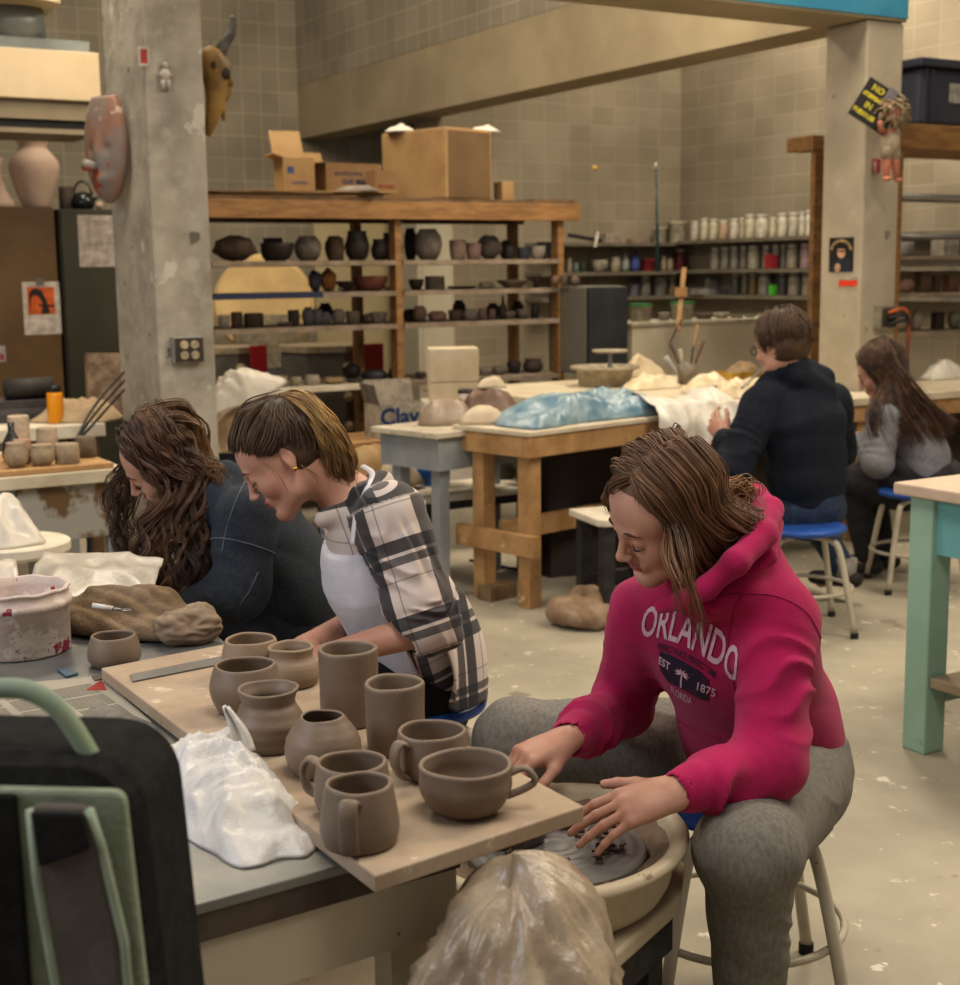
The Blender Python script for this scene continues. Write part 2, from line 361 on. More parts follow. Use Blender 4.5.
m = MB(); m.box(.047, SW-.09, -.015, SD, .33, .36); m.build('shelf_board', WOODD, u)
SP = SO+D*.16; SPB = SO+D*.42
BR, DK, GY, PK, CR_, WT = '#4a382c', '#2e2622', '#74695f', '#8f7464', '#b3a083', '#b9b1a3'
rows = [
 ('top shelf', SH[0], [('lump', 217, 258, 237, BR, 'mottled brown ceramic fish-shaped vessel', 'vessel'), ('bowl', 262, 296, 243, DK, 'wide dark bowl', 'bowl'), ('round', 296, 323, 236, '#6a6056', 'grey round pot', 'pot'), ('cyl', 329, 345, 238, BR, 'dark brown square-shouldered pot', 'pot'), ('pot', 346, 371, 231, DK, 'dark lidded casserole pot', 'pot'), ('pot', 372, 392, 239, DK, 'dark low lidded pot', 'pot'), ('round', 394, 402, 240, '#6f6654', 'small speckled olive jar', 'pot'),
   ('round', 415, 443, 229, '#6b6157', 'large grey globe vase', 'vase'), ('cup', 450, 467, 240, '#8b7466', 'pinkish clay goblet', 'cup'), ('cup', 467, 482, 243, '#8b6f64', 'pink clay tumbler', 'cup'), ('lump', 478, 502, 236, '#4e443c', 'big brown rough dome', 'sculpture'), ('cup', 504, 516, 246, DK, 'small dark cup', 'cup'), ('cup', 518, 530, 247, '#3d434d', 'slate blue cup', 'cup'), ('bowl', 530, 546, 246, '#a89c8c', 'white glazed cup', 'cup'), ('bowl', 546, 561, 242, '#4c535c', 'blue grey bowl', 'bowl')]),
 ('second shelf', SH[1], [('lump', 309, 322, 272, '#3b3440', 'purple seated figurine', 'figurine'), ('lump', 321, 337, 270, '#7a5025', 'orange brown cat figurine', 'figurine'), ('lump', 338, 349, 285, '#a8a090', 'little pale pyramid', 'ornament'), ('plate', 336, 356, 281, '#33201c', 'dark red dish', 'dish'), ('bowl', 354, 388, 276, '#713f37', 'terracotta red bowl', 'bowl'), ('plate', 381, 399, 286, '#a59d92', 'small white saucer', 'saucer'),
   ('bowl', 409, 424, 279, DK, 'dark stacked bowl', 'bowl'), ('cyl', 425, 445, 276, '#5a5044', 'stack of olive dishes', 'dishes'), ('bowl', 447, 476, 287, '#3b322a', 'low brown dish', 'dish'), ('pot', 478, 495, 282, '#8d8069', 'small cream pot with loops', 'pot'), ('plate', 496, 530, 280, '#6b604f', 'wide tan platter', 'platter'), ('cup', 533, 540, 276, '#45322c', 'reddish brown cup', 'cup')]),
 ('third shelf', SH[2], [('cup', 217, 229, 315, '#9b9084', 'pale pink cup', 'cup'), ('cyl', 230, 242, 312, BR, 'dark brown tumbler', 'cup'), ('cyl', 243, 263, 313, '#403428', 'dark brown wide mug', 'mug'), ('lump', 276, 292, 322, '#6f655a', 'flat clay scrap', 'clay scrap'), ('cup', 287, 299, 310, '#3a332f', 'black brown mug', 'mug'), ('jar', 301, 314, 307, '#555058', 'grey violet tall mug', 'mug'), ('cup', 312, 322, 309, '#59545b', 'grey violet beaker', 'beaker'), ('jar', 318, 332, 312, '#5d5a60', 'grey violet round mug', 'mug'), ('round', 331, 345, 309, '#776c66', 'pale grey round cup', 'cup'), ('cup', 345, 360, 311, '#695d55', 'grey brown mug', 'mug'), ('cup', 361, 369, 315, '#423830', 'tiny brown cup', 'cup'), ('mug', 368, 388, 312, '#786b60', 'light grey mug with handle', 'mug'), ('bowl', 389, 401, 317, '#3b312b', 'little dark bowl', 'bowl'),
   ('round', 412, 427, 306, '#6e5347', 'reddish globe pot', 'pot'), ('round', 427, 447, 311, '#836457', 'pinkish round pot', 'pot'), ('cup', 448, 462, 310, '#4e4038', 'brown beaker', 'beaker'), ('round', 462, 478, 309, '#85786c', 'pale grey ball-shaped pot', 'pot'), ('cyl', 478, 487, 308, '#725c50', 'tall pink clay cup', 'cup'), ('cyl', 488, 496, 309, '#6f584d', 'tall narrow pink cup', 'cup'), ('bottle', 499, 507, 296, DK, 'thin-necked dark bottle', 'bottle'), ('bowl', 502, 516, 311, '#7a6c60', 'grey brown bowl', 'bowl'), ('bowl', 517, 530, 309, '#82756a', 'light grey bowl', 'bowl'), ('cyl', 531, 539, 304, DK, 'dark cylindrical cup', 'cup')]),
 ('lowest shelf', SH[3], [('cup', 256, 270, 378, '#8a7a62', 'dusty cream beaker', 'beaker'), ('cup', 272, 285, 376, '#94866e', 'pale beaker', 'beaker'), ('cup', 287, 299, 377, '#9f937f', 'whitish cup', 'cup'), ('cyl', 302, 317, 375, '#a79c8a', 'tall white flared cup', 'cup'), ('round', 319, 343, 377, '#9b8262', 'cream round pot', 'pot'), ('bowl', 344, 364, 380, '#4d4d4a', 'black and white patterned bowl', 'bowl'), ('lump', 341, 359, 364, DK, 'crumpled black vessel', 'vessel'), ('round', 359, 386, 370, '#23272a', 'glossy black round pot', 'pot'), ('pot', 386, 403, 368, '#2e2a26', 'black crown-rimmed pot', 'pot'),
   ('bowl', 414, 424, 372, '#463a31', 'small brown bowl', 'bowl'), ('cup', 478, 491, 367, '#7b6f63', 'grey clay cup', 'cup'), ('cup', 492, 505, 366, '#6f6358', 'darker clay cup', 'cup'), ('bowl', 506, 521, 362, '#2a2522', 'black bowl', 'bowl'), ('pot', 522, 543, 359, '#3a2f27', 'dark brown wide pot', 'pot')])]
for rn, z, items in rows:
    for i, (k, x0, x1, yt, c, lab, cat) in enumerate(items):
        behind = (rn, i) in ((('lowest shelf'), 6),)
        o = put(k, x0, x1, yt, SPB if (k == 'lump' and lab.startswith('crumpled')) else SP, R, z+.001, c, '%s, %s from left on %s of wooden unit' % (lab, ORD[i], rn), cat, name={'pot': 'clay_pot', 'vase': 'clay_vase', 'cup': 'clay_cup', 'mug': 'clay_mug'}.get(cat, cat.replace(' ', '_')), group='pots on the wooden shelving unit', rough=.55 if c in (DK, '#23272a') else .75)
for i, (x0, x1, yt, c) in enumerate([(326, 346, 236, DK), (382, 404, 233, '#352b26'), (405, 418, 228, '#3c2f27'), (262, 288, 238, '#3b2f28'), (500, 514, 240, '#33302e'), (536, 548, 242, '#4a4136')]):
    put('pot' if i % 2 else 'round', x0, x1, yt, SPB, R, SH[0]+.001, c, 'dark pot in the back row of the top shelf, %s from the left' % ORD[i], 'pot', 'clay_pot', 'back row pots on the top shelf')
for i, (x0, x1, yt, c) in enumerate([(317, 333, 303, DK), (452, 466, 300, '#4a3e36'), (486, 500, 303, '#3c332d'), (402, 416, 309, '#4a3d34'), (511, 524, 301, '#352d29')]):
    put('jar', x0, x1, yt, SPB, R, SH[2]+.001, c, 'dark jar in the back row of the third shelf, %s from the left' % ORD[i], 'jar', 'clay_jar', 'back row jars on the third shelf')
# ---- on top of the unit
def carton(name, loc, rz, w, d, h, m_, label, flaps=(), t=.006, cat='cardboard box'):
    r = thing(name, label, cat, loc, rz); mb = MB()
    mb.box(-w/2, w/2, -d/2, d/2, 0, t)
    for a in ((-w/2, w/2, -d/2, -d/2+t), (-w/2, w/2, d/2-t, d/2), (-w/2, -w/2+t, -d/2+t, d/2-t), (w/2-t, w/2, -d/2+t, d/2-t)): mb.box(a[0], a[1], a[2], a[3], t, h)
    mb.build('body', m_, r)
    for side, L_, ang in flaps:
        q = {'L': (-w/2, 0, math.pi/2), 'R': (w/2, 0, -math.pi/2), 'F': (0, -d/2, math.pi), 'B': (0, d/2, 0)}[side]; wid = d if side in 'LR' else w
        M = Matrix.Translation((q[0], q[1], h))@Matrix.Rotation(q[2], 4, 'Z')@Matrix.Rotation(math.radians(ang), 4, 'X')
        fb = MB(); fb.box(-wid/2, wid/2, 0, L_, 0, t, M); fb.build('flap', m_, r)
    return r
CARD = mat('cardboard', '#94764d', .8, c2='#866843', ns=4, spots=[('#846036', 6, .68)]); CARDD = mat('cardboard_brown', '#6f5334', .8, c2='#7b5e3d', ns=4)
ZT = 1.866
def onshelf(px, back=.25, z=ZT): p = PV(px, 200, SO+D*back, R); p.z = z; return p
m = MB(); random.seed(3)
for i, (a, b) in enumerate([(.0, .95), (.1, 1.1), (-.02, .8), (.3, 1.22)]):
    m = MB(); M = Matrix.Translation((0, 0, 0))@Matrix.Rotation(random.uniform(-.03, .03), 4, 'Z'); m.box(a, b, -.02-.01*i, .42, ZT+.001+i*.009, ZT+.007+i*.009, M)
    o = m.build('flattened_cardboard', CARDD if i != 3 else CARD); o.location = SO; o.rotation_euler = (0, 0, TH)
    tag(o, 'flattened cardboard sheet lying on top of the wooden unit, %s from the bottom' % ORD[i], 'cardboard', 'flattened cardboard on the unit')
zc = ZT+.036
carton('open_carton', onshelf(318, .56, zc), TH+.1, .16, .10, .15, CARD, 'open cardboard box with tall raised flap, left end of shelf top', [('B', .13, 70)])
c = carton('open_carton', onshelf(346, .33, zc), TH+.03, .38, .24, .18, CARDD, 'brown cardboard box with blue printing and a flap folded over', [('B', .16, 178), ('L', .14, -5)])
m = MB(); add_text(m, 'envirotex', .05, Matrix.Translation((-.04, -.1215, .12))@Matrix.Rotation(math.pi/2, 4, 'X')); add_text(m, 'CLAY 50 LB', .035, Matrix.Translation((.0, -.1215, .07))@Matrix.Rotation(math.pi/2, 4, 'X'), bold=.002); m.build('printing', cm('#2d2f52'), c)
c = carton('open_carton', onshelf(295, .16, zc), TH-.12, .19, .2, .19, CARD, 'leaning open cardboard box with flap standing up and blue mark', [('B', .20, 62), ('L', .06, 20)])
m = MB(); m.box(-.07, -.03, -.1015, -.1, .1, .14); add_text(m, 'clayshop', .028, Matrix.Translation((.0, -.1015, .05))@Matrix.Rotation(math.pi/2, 4, 'X')); m.build('printing', cm('#3b4a78'), c)
c = carton('small_carton', onshelf(382, .10, zc), TH, .15, .13, .125, CARDD, 'small closed brown box with red print beside the large box', [('F', .08, 178), ('B', .08, 178)])
m = MB(); add_text(m, 'FRAGILE', .03, Matrix.Translation((0, -.0665, .035))@Matrix.Rotation(math.pi/2, 4, 'X'), bold=.001); m.build('printing', cm('#8a3b2a'), c)
p = PV(437, 200, SO+D*.30, R); p.z = ZT+.003
c = thing('large_carton', 'large tan cardboard box standing on the shelving unit', 'cardboard box', p, TH+.24)
m = MB(); w, d, h = .40, .60, .43; m.box(-w/2, w/2, -d/2, d/2, 0, h); m.build('body', CARD, c, bevel=.012)
m = MB(); m.box(-w/2+.02, w/2-.02, -d/2-.002, -d/2-.0005, .01, h-.02); m.build('shaded_front', mat('cardboard_shade', '#58432c', .8, c2='#644d33', ns=4, spots=[('#5b4327', 7, .66)]), c, label='front face with shade painted in darker brown, hand marks')  # shaded side of the carton, its shade put into a darker cardboard colour
def plastic(name='thin_white_plastic'): return mat(name, '#d6cfc2', .35, c2='#c6bdae', ns=6, bump=.4, bs=30, spec=.5, sub=.2)
for i, (px, w_) in enumerate([(402, .13), (482, .16)]):
    p = onshelf(px, .22 if i else .40, ZT+.435); m = MB()
    heap(m, [(w_*math.cos(a)*.8, .08*math.sin(a)) for a in np.linspace(0, 2*math.pi, 9)[:-1]], 0, .05, seed=i, sc=12, nr=8, na=24)
    o = m.build('plastic_scrap', plastic(), smooth=True); o.location = p; tag(o, ['white plastic poking out of the large box, left side', 'white plastic hanging off the large box, right side'][i], 'plastic')
m = MB(); m.box(-.045, .045, -.05, .05, 0, .12); o = m.build('small_carton', CARD, bevel=.004); o.location = onshelf(504, .1, ZT); o.rotation_euler = (0, 0, TH); tag(o, 'little tan box right of the large box on the unit', 'cardboard box')
m = MB(); m.box(-.28, .05, -.12, .2, 0, .012); o = m.build('loose_board', WOODD); o.location = onshelf(560, .15, ZT); o.rotation_euler = (0, 0, TH); tag(o, 'thin wooden board overhanging right end of the unit top', 'board')
m = MB(); heap(m, [(-.16, -.03), (0, -.04), (.1, -.03), (.1, .03), (0, .04), (-.14, .03)], 0, .04, seed=5, sc=14, nr=10, na=40)
o = m.build('grey_rag', cm('#7d746b', .9), smooth=True); o.location = onshelf(362, -.02, ZT+.036); tag(o, 'grey rag and scraps at the front edge of the unit top', 'rag')
# ------------------------------------------------------------------ behind the unit: kilns, doors
def oval_kiln():
    p = PY(268, 300, 10.6); p.z = 0; k = thing('round_kiln', 'round cream kiln lid and drum seen through the left shelves', 'kiln', p, 0)
    m = MB(); m.cyl((0, 0), .30, .75, 1.13, 32); m.build('drum', cm('#8d8069', .6), k, smooth=False)
    m = MB(); M = Matrix.Translation((-.02, -.1, 1.20))@Matrix.Rotation(math.radians(80), 4, 'X'); m.lathe([(0, -.03), (.35, -.03), (.38, 0), (.35, .03), (0, .03)], 40, M); m.build('raised_lid', mat('kiln_brick', '#b59a68', .8, c2='#a58a5c', ns=4), k, smooth=False)
    m = MB(); m.cyl((0, 0), .33, 0, .75, 24); m.build('stand', METAL, k)
oval_kiln()
for i, px in enumerate((232, 398)):
    pass
def red_kiln(px, Y, lab, w=.34):
    p = PY(px, 360, Y); p.z = 0; k = thing('red_trimmed_kiln', lab, 'kiln', p, TH)
    m = MB(); m.prism([(w*math.cos(a)*.9, w*math.sin(a)*.9) for a in np.linspace(0, 2*math.pi, 9)[:-1]], .12, .9); m.build('body', mat('kiln_steel', '#5c564e', .5, metal=.4, c2='#6b655c'), k)
    m = MB(); m.prism([(w*math.cos(a)*.93, w*math.sin(a)*.93) for a in np.linspace(0, 2*math.pi, 9)[:-1]], .9, .94); m.build('lid', cm('#a08f74'), k)
    m = MB(); m.box(w*.35, w*.75, -w*1.0, -w*.8, .25, .95); m.build('control_box', mat('red_enamel', '#8e1b1c', .45), k, label='red control box')
    for j in range(3):
        m = MB(); M = Matrix.Translation((w*.05, -w*.86, .4+.2*j))@Matrix.Rotation(math.pi/2, 4, 'X'); m.lathe([(0, 0), (.03, 0), (.035, .02), (.0, .035)], 14, M); m.build('peephole_plug', cm('#b5a184'), k)
    for j in range(3):
        a = 2.1*j; m = MB(); m.cyl((.2*math.cos(a), .2*math.sin(a)), .02, 0, .12, 8); m.build('foot', METAL, k)
red_kiln(325, 9.7, 'octagonal steel kiln with red control box under the lowest boards', .36)
red_kiln(226, 9.6, 'steel kiln with red control box near the left post', .26)
p = PY(348, 300, 11.4); p.z = 0
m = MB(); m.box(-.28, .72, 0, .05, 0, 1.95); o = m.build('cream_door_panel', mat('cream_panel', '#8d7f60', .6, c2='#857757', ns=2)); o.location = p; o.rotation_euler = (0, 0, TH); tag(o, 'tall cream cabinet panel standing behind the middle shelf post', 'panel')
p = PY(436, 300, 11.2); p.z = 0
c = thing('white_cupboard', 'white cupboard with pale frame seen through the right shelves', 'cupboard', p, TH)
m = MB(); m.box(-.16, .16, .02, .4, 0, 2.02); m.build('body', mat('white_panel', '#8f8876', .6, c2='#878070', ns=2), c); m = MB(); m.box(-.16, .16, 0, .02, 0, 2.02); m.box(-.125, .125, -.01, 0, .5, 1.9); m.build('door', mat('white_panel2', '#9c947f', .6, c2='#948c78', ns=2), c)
# cardboard box with blue lettering on a low bench
p = PY(397, 430, 7.95); p.z = .50
m = MB(); m.box(-.75, .42, -.16, .3, .42, .5); o = m.build('low_plank_bench', WOOD2); o.location = V(p.x, p.y, 0); o.rotation_euler = (0, 0, TH)
c = tag(o, 'rough low plank shelf below the wooden unit', 'bench')
for x in (-.7, .36):
    for y in (-.12, .25): m = MB(); m.box(x-.03, x+.03, y-.03, y+.03, 0, .42); m.build('leg', WOODD, o)
c = thing('clay_carton', 'open white cardboard box with blue lettering on the plank shelf', 'cardboard box', V(p.x, p.y, .501), TH-.1)
w, d, h, t = .30, .24, .19, .005; m = MB(); m.box(-w/2, w/2, -d/2, d/2, 0, t)
for a in ((-w/2, w/2, -d/2, -d/2+t), (-w/2, w/2, d/2-t, d/2), (-w/2, -w/2+t, -d/2+t, d/2-t), (w/2-t, w/2, -d/2+t, d/2-t)): m.box(a[0], a[1], a[2], a[3], t, h)
m.build('body', cm('#a89f8d', .7), c)
m = MB(); M = Matrix.Translation((0, d/2, h))@Matrix.Rotation(math.radians(72), 4, 'X'); m.box(-w/2+.01, w/2, 0, .13, 0, t, M); m.build('flap', cm('#8c8070', .7), c)
m = MB(); M = Matrix.Translation((-w/2, 0, h))@Matrix.Rotation(math.pi/2, 4, 'Z')@Matrix.Rotation(math.radians(75), 4, 'X'); m.box(-d/2, d/2, 0, .12, 0, t, M); m.build('flap', cm('#7b756f', .7), c)
Mf = Matrix.Rotation(math.pi/2, 4, 'X')
m = MB(); add_text(m, 'Clay', .13, Matrix.Translation((-.03, -d/2-.001, .12))@Mf, bold=.004); m.build('lettering', cm('#1d3a6e'), c)
m = MB(); add_text(m, 'AIR DRY', .03, Matrix.Translation((-.06, -d/2-.001, .045))@Mf, bold=.001); add_text(m, 'NET WT 50 LB', .02, Matrix.Translation((.06, -d/2-.001, .03))@Mf); m.build('small_lettering', cm('#54705a'), c)
# ------------------------------------------------------------------ wall shelves in the far corner
def wallshelf(nm, O, dr, L_, depth, z, inward, lab):
    m = MB(); a = O; b = O+dr*L_; c_ = b+inward*depth; d_ = a+inward*depth
    m.prism([(a.x, a.y), (b.x, b.y), (c_.x, c_.y), (d_.x, d_.y)], z-.03, z)
    o = m.build(nm, mat('grey_shelf', '#6e6658', .8, c2='#5d5548')); tag(o, lab, 'shelf', 'wall shelves in the far corner'); return o
RO = CORN-R*.14-D*.0; RO = RO                      # jar line on right wall (run along -D)
BO2 = CORN-D*.14
zr = {}
for nm, yy in (('r1', 238.5), ('r2', 269), ('r3', 295)): zr[nm] = PV(750, yy, RO, D).z
zl = {}
for nm, yy in (('l1', 243), ('l2', 272), ('l3', 297)): zl[nm] = PV(600, yy, BO2, R).z
for i, k in enumerate(('r1', 'r2', 'r3')): wallshelf('wall_shelf', CORN-D*.3, -D, 3.6, .28, zr[k], -R, '%s shelf on the right wall holding storage jars' % ['top', 'middle', 'lower'][i])
for i, k in enumerate(('l1', 'l2', 'l3')): wallshelf('wall_shelf', CORN-D*.002-R*.002, -R, 1.75, .28, zl[k], -D, '%s shelf on the back wall left of the corner' % ['top', 'middle', 'lower'][i])
m = MB(); m.box(-.02, .02, 0, .02, zr['r3']-.5, zr['r1']-.03)
def jx(v): return 690+v/6.857
J1 = [(0, 55, 145, '#b5ab98'), (65, 120, 125, '#bdb49c'), (125, 185, 130, '#bcb296'), (190, 255, 140, '#a98f76'), (265, 325, 130, '#bdb4a0'), (330, 368, 120, '#a59b86'), (370, 435, 100, '#b9b195'), (440, 525, 100, '#c2bba6'), (535, 580, 120, '#b9b093'), (590, 655, 90, '#c0b8a4'), (665, 730, 85, '#aca491'), (735, 778, 80, '#bab2a0'), (782, 845, 70, '#c6bfad'), (850, 905, 72, '#bfb8a6')]
J2 = [(140, 205, 325, '#989080'), (210, 270, 320, '#89827a'), (275, 330, 318, '#8f887a'), (340, 388, 316, '#7d766a'), (395, 475, 312, '#a49c88'), (490, 548, 310, '#80766c'), (560, 612, 305, '#7c7470'), (617, 655, 303, '#6d6a68'), (660, 735, 300, '#98907c'), (752, 828, 295, '#9d8186'), (840, 900, 295, '#8a8274')]
J3 = [(280, 345, 500, '#4d4c4a'), (352, 400, 500, '#6b645a'), (405, 460, 503, '#75613c'), (470, 552, 490, '#8f897b'), (605, 665, 490, '#504b4b'), (675, 755, 487, '#989080'), (768, 832, 483, '#98907e')]
for rn, z, J, nm in (('top', zr['r1'], J1, 'r1'), ('middle', zr['r2'], J2, 'r2'), ('lower', zr['r3'], J3, 'r3')):
    for i, (a, b, t, c) in enumerate(J):
        put('jar2', jx(a), jx(b), 200+t/6.857, RO, D, z+.001, c, 'plastic storage jar on the %s right-wall shelf, %s from the corner' % (rn, ORD[i]), 'jar', 'storage_jar', 'storage jars on the right wall')
put('box', jx(510), jx(600), 200+375/6.857, RO-R*.08, D, zr['r2']+.001, '#8e1f28', 'small red carton in front of jars on the middle right-wall shelf', 'box', 'red_carton')
put('box', jx(540), jx(597), 200+582/6.857, RO-R*.08, D, zr['r3']+.001, '#49a02c', 'bright green carton on the lower right-wall shelf', 'box', 'green_carton')
put('box', jx(5), jx(265), 200+608/6.857, RO, D, zr['r3']+.001, '#85807a', 'long row of pale plaster blocks near the corner', 'plaster blocks', 'plaster_blocks', maxr=.3)
put('box', jx(105), jx(190), 200+535/6.857, RO+R*.05, D, zr['r3']+.001, '#8d8780', 'pale plaster block standing up behind the low row', 'plaster block', 'plaster_block')
def kx(v): return 560+v/6.857
def ky(v): return 220+v/6.857
L1 = [('box', 275, 410, 92, '#9c8c80', 'stacked pinkish plaster slabs', 'slabs'), ('box', 460, 590, 128, '#96806f', 'flat pink plaster slab', 'slab'), ('tub', 630, 728, 52, '#b0a797', 'white tub with red label', 'tub'), ('tub', 735, 866, 10, '#b5aa92', 'large white bucket', 'bucket')]
L2 = [('jar2', 50, 82, 265, '#8d8474', 'white-lidded jar', 'jar'), ('cup', 90, 130, 295, '#66706c', 'grey blue cup', 'cup'), ('cup', 137, 182, 292, '#2f352c', 'dark green cup', 'cup'), ('bowl', 215, 328, 275, '#a29a88', 'wide white bowl', 'bowl'), ('cup', 300, 338, 305, '#31403a', 'dark teal cup', 'cup'), ('jar2', 345, 412, 255, '#938a72', 'cream jar with dark label', 'jar'), ('bottle', 420, 475, 195, '#8e948f', 'white spray bottle', 'bottle'), ('bottle', 480, 548, 200, '#3b4a86', 'white and blue spray bottle', 'bottle'), ('tub', 552, 652, 268, '#86202a', 'red plastic tub', 'tub'), ('jar2', 690, 728, 250, '#8e8068', 'tan jar', 'jar'), ('jar2', 732, 772, 265, '#8e8068', 'cream jar', 'jar'), ('jar2', 785, 862, 195, '#6b2a28', 'red labelled jar', 'jar')]
L3 = [('tub', 470, 545, 440, '#7b7c8a', 'white tub with blue label', 'tub'), ('jar2', 545, 618, 380, '#737068', 'grey jar', 'jar'), ('tub', 630, 738, 385, '#75726c', 'stacked grey tub', 'tub'), ('jar2', 738, 798, 385, '#7c6750', 'brown jar', 'jar'), ('pot', 868, 925, 380, '#75736c', 'pale pointed vessel', 'vessel')]
for rn, z, J in (('top', zl['l1'], L1), ('middle', zl['l2'], L2), ('lower', zl['l3'], L3)):
    for i, (k, a, b, t, c, lab, cat) in enumerate(J):
        put(k, kx(a), kx(b), ky(t), BO2, R, z+.001, c, '%s on %s back-wall shelf left of corner' % (lab, rn), cat, cat, 'containers on the back wall')
m = MB(); p = PV(kx(60), 238, BO2, R); q = PV(kx(280), 242, BO2, R); m.tube([(p.x, p.y, zl['l1']+.07), (q.x, q.y, zl['l1']+.02)], .02, 6); o = m.build('dark_rod', cm('#2b2a28')); tag(o, 'dark rod lying on the top back-wall shelf', 'rod')
# hanging stick and cord
p0 = PY(656, 168, 9.6); p1 = PY(658, 272, 9.6); m = MB(); m.tube([p0, p1], [.006, .014], 8); m.build
o = m.build('hanging_paddle_stick', mat('teal_stick', '#1d3b38', .5, c2='#b8bfb8', ns=9, lo=.58, hi=.6), smooth=True); tag(o, 'thin green and white stick hanging in front of the far wall', 'stick')
m = MB(); m.ell(tuple(PY(656, 166, 9.6)), (.014, .01, .022)); m.build('tip', cm('#b9b3a8'), o)
m = MB(); a = PY(595, 168, 10); b = PY(597, 243, 10); m.tube([a, b], .002, 5); o = m.build('pull_string', cm('#8d8676')); tag(o, 'thin pale cord with a yellow bead by the back wall shelves', 'cord')
m = MB(); m.ell(tuple(a), (.02, .02, .02)); m.build('yellow_bead', cm('#c29a3e'), o, label='yellow bead'); m = MB(); m.beam(tuple(PY(598, 232, 10)), tuple(PY(595, 247, 10)), .02, .02); m.build('white_handle', cm('#b8b2a4'), o)
# white cupboard under the wall shelves
WC = PY(632, 330, 9.55); WC.z = 0; zw = PY(632, 323, 9.55).z
c = thing('white_backboard', 'long white low cupboard behind the far worktable', 'cupboard', WC, TH)
m = MB(); m.box(0, 1.72, 0, .45, 0, zw-.02); m.build('body', mat('cream_enamel', '#bdb29a', .5, c2='#b0a58e', ns=3), c)
m = MB(); m.box(-.01, 1.73, -.015, .46, zw-.02, zw); m.build('top', cm('#b8ae98', .5), c)
WL = WC+D*.18
L4 = [('tub', kx(480), kx(628), ky(592), '#8d8574', 'white tub with green lid', '#3f7a45'), ('tub', kx(675), kx(755), ky(635), '#8f897c', 'small white tub', None), ('tub', kx(758), kx(918), ky(578), '#978f7d', 'white bucket with green lid', '#3f7a45'),
      ('tub', jx(40), jx(152), 200+778/6.857, '#6d5d52', 'brown plastic tub', None), ('bowl', jx(160), jx(275), 200+772/6.857, '#9a9380', 'pale bowl', None), ('tub', jx(278), jx(368), 200+797/6.857, '#8c8168', 'low cream tub', None), ('bowl', jx(372), jx(455), 200+790/6.857, '#7a7468', 'grey dish', None), ('bowl', jx(470), jx(560), 200+775/6.857, '#8d867a', 'pale wide dish', None), ('box', jx(740), jx(828), 200+772/6.857, '#2e3350', 'navy blue tray', None)]
for k, a, b, t, c, lab, lid in L4:
    o = put(k, a, b, t, WL, R, zw+.001, c, lab+' standing on the white low cupboard', 'container', 'tub' if k == 'tub' else 'dish', 'containers on the white cupboard')
    if lid:
        mb = MB(); zz = max(v.co.z for v in o.data.vertices); rr = max(v.co.x for v in o.data.vertices); mb.cyl((0, 0), rr*1.03, zz+.001, zz+.02, 24); mb.build('lid', cm(lid, .5), o, label='green lid')
pa = PY(678, 330, 9.4); pb = PY(684.5, 268, 9.55); m = MB(); m.beam(tuple(pa), tuple(pb), .03, .02); o = m.build('wooden_stick', WOOD2); tag(o, 'thin wooden stick leaning against the wall shelves', 'stick')
m = MB(); q = PY(681, 292, 9.46); m.box(-.04, .04, -.012, .012, -.03, .03, Matrix.Translation(q)); m.build('crosspiece', WOOD2, o)
# ------------------------------------------------------------------ cabinets, hood at left
RUST = mat('peeling_cream', '#c3b89f', .65, c2='#a99c82', ns=3, spots=[('#6f5a3f', 7, .64)])
def lp(px, Y, z=0): p = PY(px, 300, Y); p.z = z; return p
ca = lp(61, 9.35); c = thing('brown_cabinet', 'tall brown metal cabinet at the far left with a taped picture', 'cabinet', ca, TH)
ZC = PY(61, 207, 9.35).z
m = MB(); m.box(-.95, -.012, .02, .5, 0, ZC); m.build('body', mat('brown_cabinet', '#5a4226', .5, c2='#4c371f', ns=2, spots=[('#8d7a5c', 30, .74)]), c, bevel=.004)
for x in (-.95, -.475):
    m = MB(); m.box(x+.004, x+.462, 0, .018, .08, ZC-.01); m.build('door', MATS['brown_cabinet'], c, bevel=.003)
c = thing('dark_green_cabinet', 'tall dark green cabinet beside the concrete column', 'cabinet', ca+R*.02, TH)
m = MB(); m.box(.0, .75, .03, .5, 0, ZC-.01); m.build('body', mat('dark_green_cabinet', '#2b2a20', .5, c2='#343226', ns=2, spots=[('#77705c', 26, .75)]), c, bevel=.004)
m = MB(); m.box(.01, .74, .01, .028, .08, ZC-.02); m.build('door', MATS['dark_green_cabinet'], c, bevel=.003)
def oncab(px, back, z): p = PV(px, 200, ca+D*back, R); p.z = z; return p
o = pot('pot', .001, .001, CLAY); bpy.data.objects.remove(o)
PINKW = mat('bisque_pink', '#b79c89', .75, c2='#c3ab98', ns=5)
m = MB(); h = .44; r = .165
m.lathe([(r*a, h*b) for a, b in [(0, 0), (.48, 0), (.52, .01), (.78, .25), (.97, .5), (1, .62), (.93, .72), (.66, .82), (.52, .88), (.56, .95), (.69, 1), (.62, .985), (.46, .88), (.5, .8), (.85, .6), (.6, .2), (0, .05)]], 40, cap=False)
o = m.build('bisque_vase', PINKW, smooth=True, sub=1); o.location = oncab(36, .2, ZC+.001); tag(o, 'large pale pink vase standing on the brown cabinet', 'vase')
m = MB(); m.lathe([(r*a, .32*b) for a, b in [(0, 0), (.75, 0), (.72, .1), (.45, .35), (.3, .6), (.3, .8), (.42, 1), (.35, .98), (.22, .7), (0, .3)]], 28, cap=False)
o = m.build('bisque_vase', PINKW, smooth=True); o.location = oncab(-5, .2, ZC+.001); tag(o, 'slender pink vase cut off by the left edge', 'vase')
